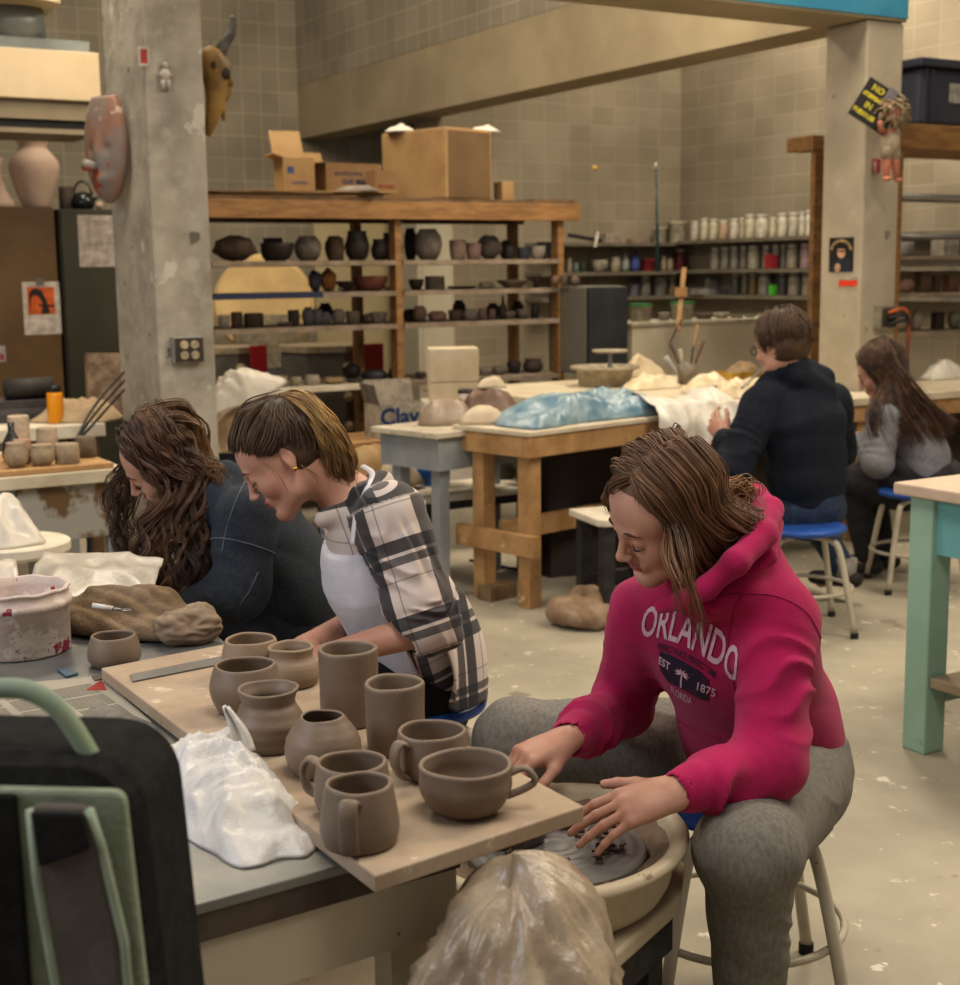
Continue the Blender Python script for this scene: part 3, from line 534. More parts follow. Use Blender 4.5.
o = pot('cyl', .052, .155, cm('#4a3f36'), 'dark_mug'); o.location = oncab(67, .25, ZC-.008); tag(o, 'dark brown mug behind the kettle on the green cabinet', 'mug')
m = MB(); m.lathe([(0, 0), (.055, 0), (.075, .03), (.08, .07), (.05, .11), (.02, .12), (0, .125)], 24); o = m.build('kettle', mat('dark_chrome', '#3a3c3c', .25, metal=.8), smooth=True); o.location = oncab(83, .2, ZC-.008); tag(o, 'dark metal kettle with hoop handle on the green cabinet', 'kettle')
m = MB(); m.tube([(.06*math.cos(a), 0, .1+.09*math.sin(a)) for a in np.linspace(0, math.pi, 12)], .008, 8); m.build('handle', MATS['dark_chrome'], o, smooth=True); m = MB(); m.tube([(.06, 0, .06), (.11, 0, .09)], [.014, .008], 8); m.build('spout', MATS['dark_chrome'], o, smooth=True)
m = MB(); m.ell((0, 0, .028), (.028, .028, .028)); o = m.build('small_ball', cm('#b39b80'), smooth=True); o.location = oncab(99, .15, ZC-.009); tag(o, 'small pale clay ball at the cabinet edge', 'ball')
# taped picture, paper
def fx(px, py, O=ca): return PV(px, py, O, R)
def card(px0, px1, py0, py1, off, tilt=0):
    a = fx(px0, py1, ca-D*off); b = fx(px1, py1, ca-D*off); t = fx(px0, py0, ca-D*off); return a, (b-a).length, t.z-a.z
a, w, h = card(25, 62, 282, 335, .004)
o = thing('taped_portrait_print', 'white print with orange portrait taped to the brown cabinet', 'print', a, TH)
m = MB(); m.box(0, w, 0, .002, 0, h); m.build('paper', cm('#b9aea4'), o)
m = MB(); m.box(w*.12, w*.85, -.002, -.0005, h*.38, h*.9); m.build('orange_ground', cm('#c4551d'), o)
Mx = Matrix.Translation((w*.12, -.0025, h*.38))@Matrix.Rotation(math.pi/2, 4, 'X'); iw = w*.73; ih = h*.52
m = MB(); m.prism([(iw*x, ih*y) for x, y in [(.08, .1), (.05, .7), (.15, .9), (.35, .96), (.55, .85), (.72, .45), (.82, .02), (.5, .02), (.55, .4), (.45, .62), (.25, .72), (.14, .6), (.12, .3)]], 0, .001, Mx); m.prism([(iw*x, ih*y) for x, y in [(.4, .3), (.98, .26), (.98, .34), (.4, .38)]], 0, .0012, Mx)
m.build('dark_hair_shape', cm('#1c1414'), o)
m = MB(); m.box(w*.38, w*.6, -.003, -.001, h*.92, h*1.08); m.build('tape', cm('#6b645a'), o)
a, w, h = card(80, 118, 215, 267, -.005); m = MB(); m.box(0, w, 0, .002, 0, h)
o = m.build('paper_notice', cm('#a3978c')); o.location = a; o.rotation_euler = (0, 0, TH); tag(o, 'typed paper notice on the dark green cabinet', 'paper')
m = MB()
for i in range(9): m.box(w*.2, w*(.95 if i % 4 != 3 else .6), -.0012, -.0004, h*(.86-.065*i), h*(.86-.065*i)+h*.012)
m.build('typed_lines', cm('#756b64'), o)
a, w, h = card(-2, 6, 346, 362, .004); m = MB(); m.box(0, w, 0, .002, 0, h); o = m.build('sticker', cm('#9a8f92')); o.location = a; o.rotation_euler = (0, 0, TH); tag(o, 'small red and white sticker low on the brown cabinet', 'sticker')
m = MB(); m.box(w*.3, w*.8, -.002, -.0005, h*.1, h*.5); m.build('red_mark', cm('#8e2226'), o)
# kiln hood
hd = lp(112, 8.6); z1 = PY(103, 53, 8.6).z; z0 = PY(103, 102, 8.6).z
k = thing('kiln_hood', 'cream kiln extraction hood with duct above the brown cabinet', 'extraction hood', V(hd.x, hd.y, z0), TH)
m = MB(); m.box(-2.0, .0, 0, .6, 0, z1-z0); m.build('cream_band', mat('hood_cream', '#b5a283', .5, c2='#ab9878', ns=2), k, bevel=.006)
m = MB(); m.box(-2.0, -.02, .04, .56, -.11, -.001); m.build('recessed_band', mat('hood_grey', '#6e624e', .6, c2='#7a6e58', ns=3), k)
m = MB(); m.box(-2.0, -.03, .06, .54, -.16, -.111); m.build('light_slot', cm('#0f0d0b'), k)
m = MB(); m.box(-2.0, -.03, .05, .55, -.19, -.161); m.build('lower_lip', MATS['hood_grey'], k)
m = MB(); zz = z1-z0; m.box(-.62, -.02, .12, .5, zz+.001, zz+.08); m.build('flange', mat('galvanised', '#6f7471', .4, c2='#7d827e', metal=.3, ns=4), k)
m = MB(); m.lathe([(.19, zz+.081), (.18, zz+.28)], 32, Matrix.Translation((-.42, .3, 0))); m.build('duct_collar', MATS['galvanised'], k, smooth=True)
m = MB(); m.prism([(x, y) for x, y in [(-.95, .7), (-.95, 0)]+[(-.62+.42*math.sin(t), .02-.16*math.cos(t)) for t in np.linspace(-.7, 1.3, 12)]+[(-.18, .7)]], zz+.26, zz+1.2); m.build('duct_cowl', MATS['hood_cream'], k, smooth=False)
# things on the left column
def onface(px, py, off=.0, side='F'):
    if side == 'F': return PV(px, py, CL-D*off, R)
    return PV(px, py, CL-R*off, D)
p = onface(171, 363); w = (onface(201, 363)-onface(171, 363)).length; h = onface(171, 337).z-p.z
o = thing('outlet_box', 'steel electrical box with four beige sockets on the column', 'outlet', p, TH)
m = MB(); m.box(0, w, -.05, -.0005, 0, h); m.build('housing', mat('outlet_steel', '#8e8b84', .45, metal=.3), o, bevel=.003)
m = MB(); m.box(.004, w-.004, -.054, -.0505, .004, h-.004); m.build('face_plate', cm('#3a3229', .5), o)
for x in (.33, .68):
    for z in (.3, .7):
        m = MB(); m.lathe([(0, 0), (w*.135, 0), (w*.13, .004), (0, .004)], 18, Matrix.Translation((w*x, -.0545, h*z))@Matrix.Rotation(math.pi/2, 4, 'X')); s_ = m.build('socket', cm('#b8a888', .4), o)
        m = MB()
        for dx in (-.006, .006): m.box(w*x+dx-.001, w*x+dx+.001, -.0592, -.0586, h*z-.002, h*z+.006)
        m.build('slots', cm('#1a1613'), s_); s_['kind'] = 'stuff'; del s_['kind']
p = onface(138.5, 66); w = (onface(150, 66)-p).length; m = MB(); m.box(0, w, -.002, 0, 0, w*1.6); o = m.build('tiny_picture', cm('#b7aaa0')); o.location = p+V(0, 0, 0); o.rotation_euler = (0, 0, TH); tag(o, 'tiny red-faced picture card high on the column', 'card')
m = MB(); m.box(w*.2, w*.8, -.003, -.0021, w*.25, w*1.4); m.build('red_portrait', cm('#a23a30'), o)
p = onface(166, 90, .02); o_ = MB(); s = .12
o_.ell((0, 0, s*.84), (s*.11, s*.1, s*.13)); o_.ell((0, 0, s*.5), (s*.19, s*.13, s*.26)); o_.tube([(-s*.1, 0, s*.35), (-s*.09, 0, 0)], [s*.1, s*.07], 10); o_.tube([(s*.08, 0, s*.35), (s*.09, 0, 0)], [s*.1, s*.07], 10); o_.tube([(s*.15, 0, s*.6), (s*.26, 0, s*.45)], s*.05, 8); o_.tube([(-s*.15, 0, s*.6), (-s*.2, 0, s*.42)], s*.05, 8)
o = o_.build('tiny_clay_figure', cm('#a99f94'), smooth=True); o.location = p; o.rotation_euler = (0, 0, TH); tag(o, 'tiny pale clay figure mounted on the column', 'figurine')
# ceramic mask on the left face
pm = onface(108, 150, .075, 'L'); m = MB(); hm = .46; wm = .13
def mf(a, b):
    zz = (b-.5)*hm; t = 1-((b-.55)/.55)**2; ww = wm*max(t, 0.02)**.5; x = (a-.5)*2*ww; bulge = .055*max(0, 1-(x/ww)**2)**.5*max(t, 0)**.5 if ww > 0 else 0
    bulge += .02*math.exp(-((x/.02)**2+((zz+.02)/.07)**2))+.018*math.exp(-((x/.05)**2+((zz+.13)/.02)**2))-.012*math.exp(-(((abs(x)-.05)/.02)**2+((zz-.0)/.02)**2))
    return V(-bulge, x, zz)
m.grid(mf, 24, 36); m.tube([(-.05, .02, -.08), (-.11, .03, -.07)], [.018, .022], 8)
o = m.build('ceramic_mask', mat('mask_glaze', '#7a4f36', .5, c2='#6f6a66', ns=5, lo=.35, hi=.6, spots=[('#a08a7a', 12, .62), ('#8a3c28', 4, .62)], bump=.3, bs=30), smooth=True, solid=.012); o.location = pm; o.rotation_euler = (0, 0, TH+.45); tag(o, 'rusty brown ceramic face mask hung on the column side', 'mask')
# horned skull on the far right of the column
ps = lp(217, 6.55, 0); zs = PY(208, 75, 6.55).z
k = thing('horned_skull', 'yellowed horned animal skull hanging beside the column', 'skull', V(ps.x, ps.y, zs), TH)
BONE = mat('old_bone', '#8a6a34', .55, c2='#5c431f', ns=7, spots=[('#b5955c', 9, .62)], bump=.2, bs=30)
m = MB(); m.tube([(-.02, 0, .10), (0, -.01, .07), (.03, -.02, .02), (.03, -.03, -.05), (.02, -.035, -.12), (.0, -.03, -.2), (-.02, -.02, -.27)], [(.05, .05), (.075, .07), (.085, .075), (.06, .055), (.05, .045), (.035, .03), (.012, .012)], 18)
m.lathe([(.028, -.01), (.036, 0), (.04, .01), (.03, .016), (.026, .004)], 16, Matrix.Translation((.075, -.04, -.02))@Matrix.Rotation(1.2, 4, 'Y'))
m.tube([(.09, -.03, .0), (.08, -.04, -.08), (.05, -.04, -.13)], [.016, .018, .01], 8); m.tube([(.06, -.02, .08), (.1, -.03, .03)], [.02, .012], 8)
m.build('cranium', BONE, k, smooth=True)
m = MB(); m.ell((.052, -.088, .0), (.024, .014, .028)); m.ell((.0, -.085, .03), (.018, .014, .024)); m.build('eye_socket', cm('#2a1c0e'), k, smooth=True)
HORN = mat('horn', '#3c3936', .4, c2='#5b5652', ns=9, stretch=(1, 1, 5))
m = MB(); m.tube(catmull([(.04, -.02, .07), (.07, -.03, .13), (.11, -.03, .19), (.13, -.02, .26)], 6), [.034-.0011*i for i in range(19)], 12); m.build('horn', HORN, k, smooth=True)
m = MB(); m.tube(catmull([(.0, .04, .08), (.03, .06, .12), (.05, .07, .16)], 5), [.02-.0016*i for i in range(11)], 10); m.build('horn', HORN, k, smooth=True)
m = MB(); m.tube([(.04, -.03, -.1), (.055, -.03, -.16), (.06, -.02, -.2)], [.02, .016, .006], 8); m.build('lower_jaw', BONE, k, smooth=True)
m = MB(); m.tube([(.0, .03, .05), (-.09, .06, .06)], .006, 6); m.build('hanging_hook', METAL, k)
# ------------------------------------------------------------------ left worktable with pots
LT = PZ(114, 464, .76); LT.z = 0
t = thing('peeling_white_worktable', 'white peeling worktable behind the long-haired student', 'table', LT, TH)
m = MB(); m.box(-1.3, .04, -.02, .75, .70, .745); m.build('tabletop', RUST, t, bevel=.004)
m = MB(); m.box(-1.3, -.02, .03, .06, .50, .70); m.box(-.33, -.02, .028, .031, .52, .70)
m = MB(); m.box(-.34, -.025, .02, .045, .50, .699); m.build('drawer_front', mat('rusted_drawer', '#8f8a80', .6, c2='#5c4428', ns=5, lo=.45, hi=.52), t)
m = MB(); m.box(-1.25, -.341, .03, .045, .655, .699); m.build('apron', GREYP, t); m = MB(); m.box(-1.25, -.345, .03, .05, .47, .5); m.build('rail', WOOD2, t)
for x in (-1.24, -.02):
    for y in (.02, .62): m = MB(); m.box(x, x+.05, y+.03, y+.08, 0, .70); m.build('leg', GREYP, t)
m = MB(); m.box(-.68, .0, .0, .5, .7455, .765); o = m.build('ware_board', WOOD2, bevel=.003); o.location = LT; o.rotation_euler = (0, 0, TH); tag(o, 'plywood ware board under the row of cups on the peeling table', 'board')
def onlt(px, back, z=.766): p = PV(px, 460, LT+D*back, R); p.z = z; return p
cups = [(-6, 18, 443, .08, 'jar'), (20, 45, 445, .08, 'jar'), (46, 70, 444, .08, 'cup')]
for i, (a, b, yt, bk, kd) in enumerate(cups):
    o = put('pot' if i < 2 else 'cyl', a, b, yt, LT+D*bk, R, .766, '#a08c72', ['clay cup at the picture edge on the ware board', 'light clay cup second from the left on the ware board', 'straight light clay cup third on the ware board'][i], 'cup', 'clay_cup', 'cups on the ware board')
put('cyl', 67, 88, 437, LT+D*.22, R, .766, '#6b5a48', 'darker brown cylinder cup right end of ware board', 'cup', 'clay_cup')
put('cyl', 0, 21, 416, LT+D*.45, R, .766, '#c0ab92', 'tall pale plaster cylinder on the peeling table', 'cylinder', 'plaster_cylinder')
put('cyl', 28, 49, 428, LT+D*.30, R, .766, '#b39d84', 'short pale cylinder behind the row of cups', 'cylinder', 'plaster_cylinder')
put('bottle', -8, 13, 423, LT+D*.25, R, .766, '#2c2a28', 'dark glass bottle beside the pale cylinder', 'bottle', 'glass_bottle', rough=.25)
put('pot', 2, 24, 440, LT+D*.16, R, .766, '#a9866f', 'pinkish cup behind the first cups on the board', 'cup', 'clay_cup')
# low back counter with bottle and junk
BC = PY(60, 430, 6.5); BC.z = 0
m = MB(); m.box(-1.4, .20, -.05, .7, .68, .74); o = m.build('back_counter', WHITEP, bevel=.004); o.location = BC; o.rotation_euler = (0, 0, TH); tag(o, 'dusty back counter in front of the cabinets', 'counter')
for x in (-1.3, .12):
    for y in (.0, .6): m = MB(); m.box(x, x+.06, y, y+.06, 0, .68); m.build('leg', WOODD, o)
def onbc(px, back, z=.741): p = PV(px, 420, BC+D*back, R); p.z = z; return p
o = thing('orange_bottle', 'orange drinks flask with black cap on the back counter', 'bottle', onbc(56, .1), 0)
m = MB(); m.lathe([(0, 0), (.034, 0), (.037, .005), (.037, .135), (.033, .145)], 28); m.build('body', mat('orange_plastic', '#d98a12', .35), o, smooth=True); m = MB(); m.lathe([(.031, .146), (.031, .155), (.033, .157), (.033, .175), (0, .178)], 24); m.build('cap', cm('#1b1a1c', .4), o, smooth=True)
for i, (px, z, w_, c_) in enumerate([(22, .741, .34, '#3f3a40'), (20, .776, .36, '#4b464a'), (24, .811, .32, '#3b3538')]):
    m = MB(); m.box(-w_/2, w_/2, -.12, .12, 0, .034); o = m.build('stacked_folder', cm(c_), bevel=.003); o.location = onbc(px, .35, z); o.rotation_euler = (0, 0, TH); tag(o, 'dark flat folder in the pile left of the orange bottle, %s from the bottom' % ORD[i], 'folder', 'folders on the back counter')
m = MB(); m.tube([(-.12, 0, .05), (.1, 0, .05)], .05, 12); o = m.build('dark_bundle', cm('#2d2925'), smooth=True); o.location = onbc(33, .3, .846); o.rotation_euler = (0, 0, TH); tag(o, 'dark rolled bundle on top of the folders', 'bundle')
m = MB(); m.box(-.1, .14, -.02, .02, 0, .3); o = m.build('plaster_bat', mat('speckled_bat', '#8c7660', .8, c2='#5f4c3b', ns=14)); o.location = onbc(108, .45); o.rotation_euler = (-.12, .05, TH); tag(o, 'speckled brown bat leaning against the column', 'bat')
m = MB(); heap(m, [(-.25, -.12), (.0, -.16), (.12, -.12), (.14, .1), (0, .16), (-.26, .1)], 0, .12, seed=4, sc=6, nr=16, na=60); o = m.build('canvas_heap', mat('dusty_canvas', '#a08a6c', .9, c2='#8b765b', ns=6, bump=.2), smooth=True); o.location = onbc(90, .15); tag(o, 'dusty beige canvas heap on the back counter beside the column', 'cloth')
put('cyl', 72, 89, 402, BC+D*.3, R, .741, '#4a3029', 'dark red brown tub by the green cabinet', 'tub', 'tub')
o = thing('power_cable_bundle', 'black cables hanging from the column over the peeling table', 'cable', (0, 0, 0))
for j in range(3):
    m = MB(); m.tube(catmull([PY(124, 372+9*j, 6.2), PY(104, 394+9*j, 5.9), PY(88, 416+7*j, 5.6), PY(76+j, 440, 5.45)], 6), .0055, 8); m.build('cable', cm('#17181a', .5), o, smooth=True)
m = MB(); m.tube(catmull([PY(84, 515, 5.3), PY(90, 545, 5.3), PY(84, 570, 5.25), PY(62, 582, 5.2), PY(40, 585, 5.2)], 6), .012, 8); o = m.build('floor_cable', cm('#141417', .5), smooth=True); tag(o, 'thick black cable looping below the peeling table', 'cable')
# clear bag heap and blue crate right of the column
bp = PY(232, 420, 6.9); bp.z = 0
m = MB(); m.box(-.18, .26, -.2, .3, 0, .58); o = m.build('navy_crate_stand', cm('#1d2640', .5)); o.location = bp; o.rotation_euler = (0, 0, TH); tag(o, 'navy blue crate standing right of the column', 'crate')
m = MB(); heap(m, [(-.2, -.2), (.12, -.22), (.24, .0), (.2, .25), (-.15, .25)], 0, .26, seed=8, sc=7, nr=18, na=60, rid=.6); o = m.build('wrapped_clay_bag', mat('dusty_clear_plastic', '#b39c7c', .35, c2='#8f7757', ns=6, bump=.4, spec=.5), smooth=True); o.location = bp+V(0, 0, .581); o.rotation_euler = (0, 0, TH); tag(o, 'brownish wrapped clay bag on the navy crate', 'plastic bag')
m = MB(); heap(m, [(-.2, -.06), (.05, -.1), (.26, -.05), (.2, .07), (-.1, .08)], 0, .14, seed=18, sc=9, nr=14, na=50, rid=.7); o = m.build('plastic_bag', plastic(), smooth=True); o.location = PY(234, 397, 6.75); o.rotation_euler = (.35, -.3, TH); tag(o, 'white plastic bag standing up on the brown clay bag', 'plastic bag')
# round white wheel table at left with plastic
rt = PZ(12, 541, .60); rt.z = 0
t = thing('round_white_table', 'round-ended white wheel table at the left edge', 'table', rt, 0)
m = MB(); m.lathe([(0, .56), (.17, .56), (.178, .57), (.178, .595), (.17, .60), (0, .60)], 40); m.build('tabletop', DUSTW, t, smooth=False)
for x, y in ((.09, -.02), (-.1, .06), (-.08, -.1)): m = MB(); m.box(x-.03, x+.03, y-.02, y+.02, 0, .56); m.build('leg', GREYP, t)
m = MB(); heap(m, [(-.16, -.12), (-.02, -.15), (.1, -.11), (.12, -.02), (.06, .08), (-.06, .11), (-.16, .08)], 0, .15, seed=2, sc=9, nr=22, na=80, rid=.55); o = m.build('plastic_sheet', plastic(), smooth=True); o.location = rt+V(-.01, 0, .601); tag(o, 'white plastic bunched on the round wheel table', 'plastic sheet')
# ------------------------------------------------------------------ middle: grey table, wooden table
A45 = math.radians(43)
WT_ = PZ(529, 433, .76); WT_.z = 0
t = thing('wooden_worktable', 'pine worktable with pale top under blue plastic', 'table', WT_, A45)
Lx, Ly = 1.12, .43
m = MB(); m.box(-.02, Lx, -.02, Ly+.02, .745, .765); m.build('tabletop', mat('ply_top', '#c9bca6', .6, c2='#b5a58b', ns=5), t, bevel=.003)
for nm, a in (('front_apron', (-.01, Lx-.02, -.01, .028)), ('back_apron', (-.01, Lx-.02, Ly-.028, Ly+.01)), ('end_apron', (-.011, .027, .029, Ly-.029)), ('end_apron', (Lx-.06, Lx-.022, .029, Ly-.029))): m = MB(); m.box(*a, .655, .744); m.build(nm, WOOD2, t, bevel=.002)
for x in (.028, Lx-.15):
    for y in (.029, Ly-.12): m = MB(); m.box(x, x+.07, y, y+.07, 0, .65); m.build('leg', WOOD2, t, bevel=.002)
m = MB(); m.box(-.012, .026, -.03, Ly+.02, .235, .325); m.build('stretcher', WOOD2, t, bevel=.002)
m = MB(); m.box(.114, Lx-.02, Ly-.16, Ly-.122, .25, .34); m.build('stretcher', WOOD2, t, bevel=.002)
bl = PZ(497, 598, 0); m = MB(); m.box(-.075, .075, -.045, .045, 0, .065); o = m.build('wood_block', mat('old_block', '#7a6246', .8, c2='#5b4630', ns=10)); o.location = bl; o.rotation_euler = (0, 0, A45-.05); tag(o, 'short wooden block on the floor by the pine table leg', 'block')
# grey table
G = PZ(452, 434, .745); G.z = 0
t = thing('grey_worktable', 'grey painted table left of the pine worktable', 'table', G, A45)
m = MB(); m.box(-.04, .7, .06, .50, .72, .745); m.build('tabletop', mat('grey_table_top', '#a89c88', .6, c2='#c4b8a2', ns=4, spots=[('#55504a', 14, .6)]), t, bevel=.003)
for a in ((0, .035, .09, .48),): m = MB(); m.box(*a, .575, .719); m.build('end_apron', GREYP, t)
m = MB(); m.box(.036, .66, .445, .48, .575, .719); m.build('side_apron', GREYP, t); m = MB(); m.box(.036, .66, .09, .125, .575, .719); m.build('side_apron', GREYP, t)
for x in (.036, .6):
    for y in (.126, .39): m = MB(); m.box(x, x+.055, y, y+.055, 0, .719); m.build('leg', GREYP, t)
BP = mat('blue_thin_plastic', '#4f7286', .28, c2='#8fa3a8', ns=9, lo=.38, hi=.62, spots=[('#2a6fb5', 5, .68)], bump=.7, bs=22, spec=.7)
m = MB(); heap(m, [(.06, .02), (.35, .05), (.62, .03), (.86, .02), (.98, .1), (.95, .38), (.6, .44), (.3, .42), (.08, .3)], 0, .125, seed=11, sc=7, nr=34, na=150, rid=.5, pw=5)
o = m.build('blue_plastic_sheet', BP, smooth=True); o.location = WT_+V(0, 0, .766); o.rotation_euler = (0, 0, A45); tag(o, 'crumpled light blue plastic covering work on the pine table', 'plastic sheet')
# things on grey table
def og(px, yb, z=.746): p = PZ(px, yb, z); return p
CLB = mat('wrapped_clay_grey', '#8b7966', .35, c2='#a3927e', ns=7, bump=.5, bs=25, spec=.5)
m = MB(); heap(m, [(-.1, -.07), (.06, -.08), (.13, 0), (.08, .09), (-.07, .09), (-.13, .02)], 0, .125, seed=3, sc=10, nr=14, na=50, pw=4, rid=.4); o = m.build('wrapped_clay', CLB, smooth=True); o.location = og(447, 424); o.rotation_euler = (0, 0, .3); tag(o, 'grey clay block wrapped in clear plastic on the grey table', 'wrapped clay')
m = MB(); m.box(-.10, .10, -.09, .09, 0, .20); m.box(-.105, .105, -.095, .095, .2005, .40); 
pb = PY(453, 395, 7.3); pb.z = 0
ps_ = MB(); ps_.box(-.16, .16, -.15, .15, 0, .76); o = ps_.build('pedestal', WHITEP); o.location = pb; o.rotation_euler = (0, 0, .1); tag(o, 'plain pedestal hidden behind the grey table under the plaster block', 'pedestal')
z_ = PY(453, 347, 7.3).z
m = MB(); m.box(-.125, .125, -.1, .1, 0, (z_-.761)*.36); o = m.build('plaster_mould', mat('plaster', '#c8b89c', .8, c2='#b8a384', ns=4), bevel=.006); o.location = pb+V(0, 0, .761); o.rotation_euler = (0, 0, .1)
tag(o, 'lower half of the pale plaster mould block', 'plaster mould', 'plaster mould halves')
m = MB(); m.box(-.128, .128, -.103, .103, 0, (z_-.761)*.63); o = m.build('plaster_mould', MATS['plaster'], bevel=.006); o.location = pb+V(0, 0, .762+(z_-.761)*.36); o.rotation_euler = (0, 0, .1); tag(o, 'upper half of the pale plaster mould block', 'plaster mould', 'plaster mould halves')
o = thing('paper_coffee_cup', 'white paper coffee cup with black lid on the grey table', 'cup', og(466, 410), 0)
m = MB(); m.lathe([(0, 0), (.028, 0), (.038, .085)], 24); m.build('cup', cm('#b8aa9c'), o, smooth=True); m = MB(); m.lathe([(.04, .086), (.04, .094), (.034, .104), (0, .104)], 24); m.build('lid', cm('#201d1e', .4), o, smooth=True)
m = MB(); heap(m, [(-.12, -.07), (.1, -.08), (.14, .04), (.0, .1), (-.13, .06)], 0, .13, seed=9, sc=8, nr=12, na=44, pw=5, rid=.3); o = m.build('wrapped_clay', mat('brown_clay_bag', '#5c4436', .35, c2='#7a6252', ns=6, bump=.3), smooth=True); o.location = og(489, 416); tag(o, 'dark brown bagged clay beside the blue plastic', 'wrapped clay')
for i, (px, y, s, z) in enumerate([(509, 397, .07, .88), (531, 397, .1, .77)]):
    m = MB(); heap(m, [(-s, -s*.6), (s*.5, -s*.7), (s, 0), (s*.3, s*.7), (-s*.8, s*.5)], 0, s*.8, seed=20+i, sc=9, nr=10, na=36, pw=3, rid=.3); o = m.build('white_lump', mat('white_bagged', '#c5b59c', .5, c2='#b09e83', ns=5), smooth=True)
    o.location = og(489, 416)+V(.02, .03, .131) if i == 0 else WT_+Matrix.Rotation(A45, 3, 'Z')@V(.1, .38, .766); tag(o, ['small white bundle on the brown bagged clay', 'white pointed lump behind the blue plastic'][i], 'bundle')
# low benches under the tables (pottery wheels' shelves)
lb = PZ(385, 508, .40)
def lowbench(px, py, z, w, d, lab, rz=TH):
    p = PZ(px, py, z); p.z = 0; t = thing('low_wheel_bench', lab, 'bench', p, rz)
    m = MB(); m.box(-w/2, w/2, 0, d, z-.03, z); m.build('deck', DUSTW, t, bevel=.01); m = MB(); m.box(-w/2+.02, w/2-.02, .02, d-.02, z-.07, z-.031); m.build('steel_frame', BLACK, t)
    for x in (-w/2+.03, w/2-.07):
        for y in (.03, d-.07): m = MB(); m.box(x, x+.04, y, y+.04, 0, z-.071); m.build('leg', BLACK, t)
    return t
b1 = lowbench(482, 492, .42, .62, .40, 'low wheel bench with blue bucket behind the grey table')
def onb(px, py, z): return PZ(px, py, z)
o = thing('blue_bucket', 'bright blue bucket on the low bench under the grey table', 'bucket', onb(434, 484, .421), 0)
m = MB(); m.lathe([(0, 0), (.075, 0), (.085, .15), (.082, .15), (.072, .005), (0, .005)], 28, cap=False); m.build('body', mat('blue_bucket', '#1450a0', .4, c2='#2a64b0', ns=5, spots=[('#93a4bd', 10, .66)]), o, smooth=True)
m = MB(); m.tube([(.085*math.cos(a), .085*math.sin(a), .148+.0*a) for a in np.linspace(0, 2*math.pi, 25)[:-1]], .004, 6, closed=True); m.build('rim', MATS['blue_bucket'], o, smooth=True)
m = MB(); m.lathe([(0, 0), (.06, 0), (.07, .11), (.066, .11), (.055, .006), (0, .006)], 24, cap=False); o = m.build('metal_bucket', cm('#4b4640', .5), smooth=True); o.location = onb(503, 478, .421); tag(o, 'dark metal pail seen between the pine legs', 'pail')
m = MB(); heap(m, [(-.2, -.08), (.0, -.12), (.2, -.06), (.22, .08), (-.1, .12)], 0, .17, seed=31, sc=7, nr=16, na=60, rid=.4, pw=3); o = m.build('canvas_cloth', mat('khaki_canvas', '#9c8059', .9, c2='#86693f', ns=5, bump=.2), smooth=True); 
b2 = lowbench(376, 490, .44, .32, .4, 'low cluttered wheel bench between plaid shirt and grey table')
pz = onb(372, 478, .441); o.location = pz; tag(o, 'khaki canvas cloth on the cluttered low bench', 'cloth')
m = MB(); heap(m, [(-.09, -.06), (.07, -.08), (.12, .04), (-.05, .08)], 0, .14, seed=33, sc=9, nr=12, na=40, rid=.5, pw=3); o = m.build('plastic_bag', mat('yellowed_plastic', '#b9ab90', .4, c2='#a08f72', ns=6, bump=.4), smooth=True); o.location = onb(397, 484, .441); tag(o, 'yellowed plastic bag on the cluttered low bench', 'plastic bag')
# yellow tool, red block, cables on floor
m = MB(); m.box(-.1, .1, -.04, .04, 0, .03); o = m.build('yellow_tool_tray', cm('#c08c1e')); o.location = PZ(500, 541, 0); o.rotation_euler = (0, 0, .3); tag(o, 'small yellow tray on the floor under the pine table', 'tray')
m = MB(); m.tube(catmull([PZ(470, 560, .008), PZ(510, 568, .008), PZ(555, 575, .008), PZ(600, 572, .008)], 5), .007, 6); o = m.build('floor_cable', cm('#19191b', .5), smooth=True); tag(o, 'thin black cable on the floor under the pine table', 'cable')
# dark panel / wheel cabinet behind pine table
dk = PY(610, 420, 6.95); dk.z = 0
m = MB(); m.box(-.28, .35, 0, .05, 0, .62); m.box(-.28, -.23, .05, .3, 0, .62); o = m.build('stained_board', mat('stained_dark_panel', '#2c2320', .7, c2='#3a302b', ns=4, spots=[('#6a5f56', 18, .7)])); o.location = PY(600, 420, 6.55); o.location.z = 0; o.rotation_euler = (0, 0, TH); tag(o, 'dark stained panel standing behind the pine table', 'panel')
# small wheel stand w/ black legs behind the pink hoodie
sw = PZ(618, 514, .45); sw.z = 0
t = thing('small_wheel_stand', 'pale topped wheel stand with black legs behind the pine table', 'stand', sw, .35)
m = MB(); m.prism([(-.13, -.08), (-.1, -.11), (.2, -.11), (.2, .2), (-.13, .2)], .42, .45); m.build('tabletop', DUSTW, t, bevel=.006)
for x, y in ((-.1, -.08), (.14, -.08), (-.1, .14), (.14, .14)): m = MB(); m.box(x, x+.05, y, y+.05, 0, .419); m.build('leg', BLACK, t)
m = MB(); m.box(-.09, .18, .15, .17, .12, .18); m.build('brace', BLACK, t)
m = MB(); m.lathe([(0, 0), (.09, 0), (.1, .03), (.105, .07), (.1, .07), (.09, .01), (0, .01)], 28, cap=False); o = m.build('splash_dish', cm('#a89a82'), smooth=True); o.location = sw+V(.07, .05, .451); tag(o, 'pale dish on the small wheel stand', 'dish')
# crumpled towel on the floor
tw = PZ(588, 628, 0)
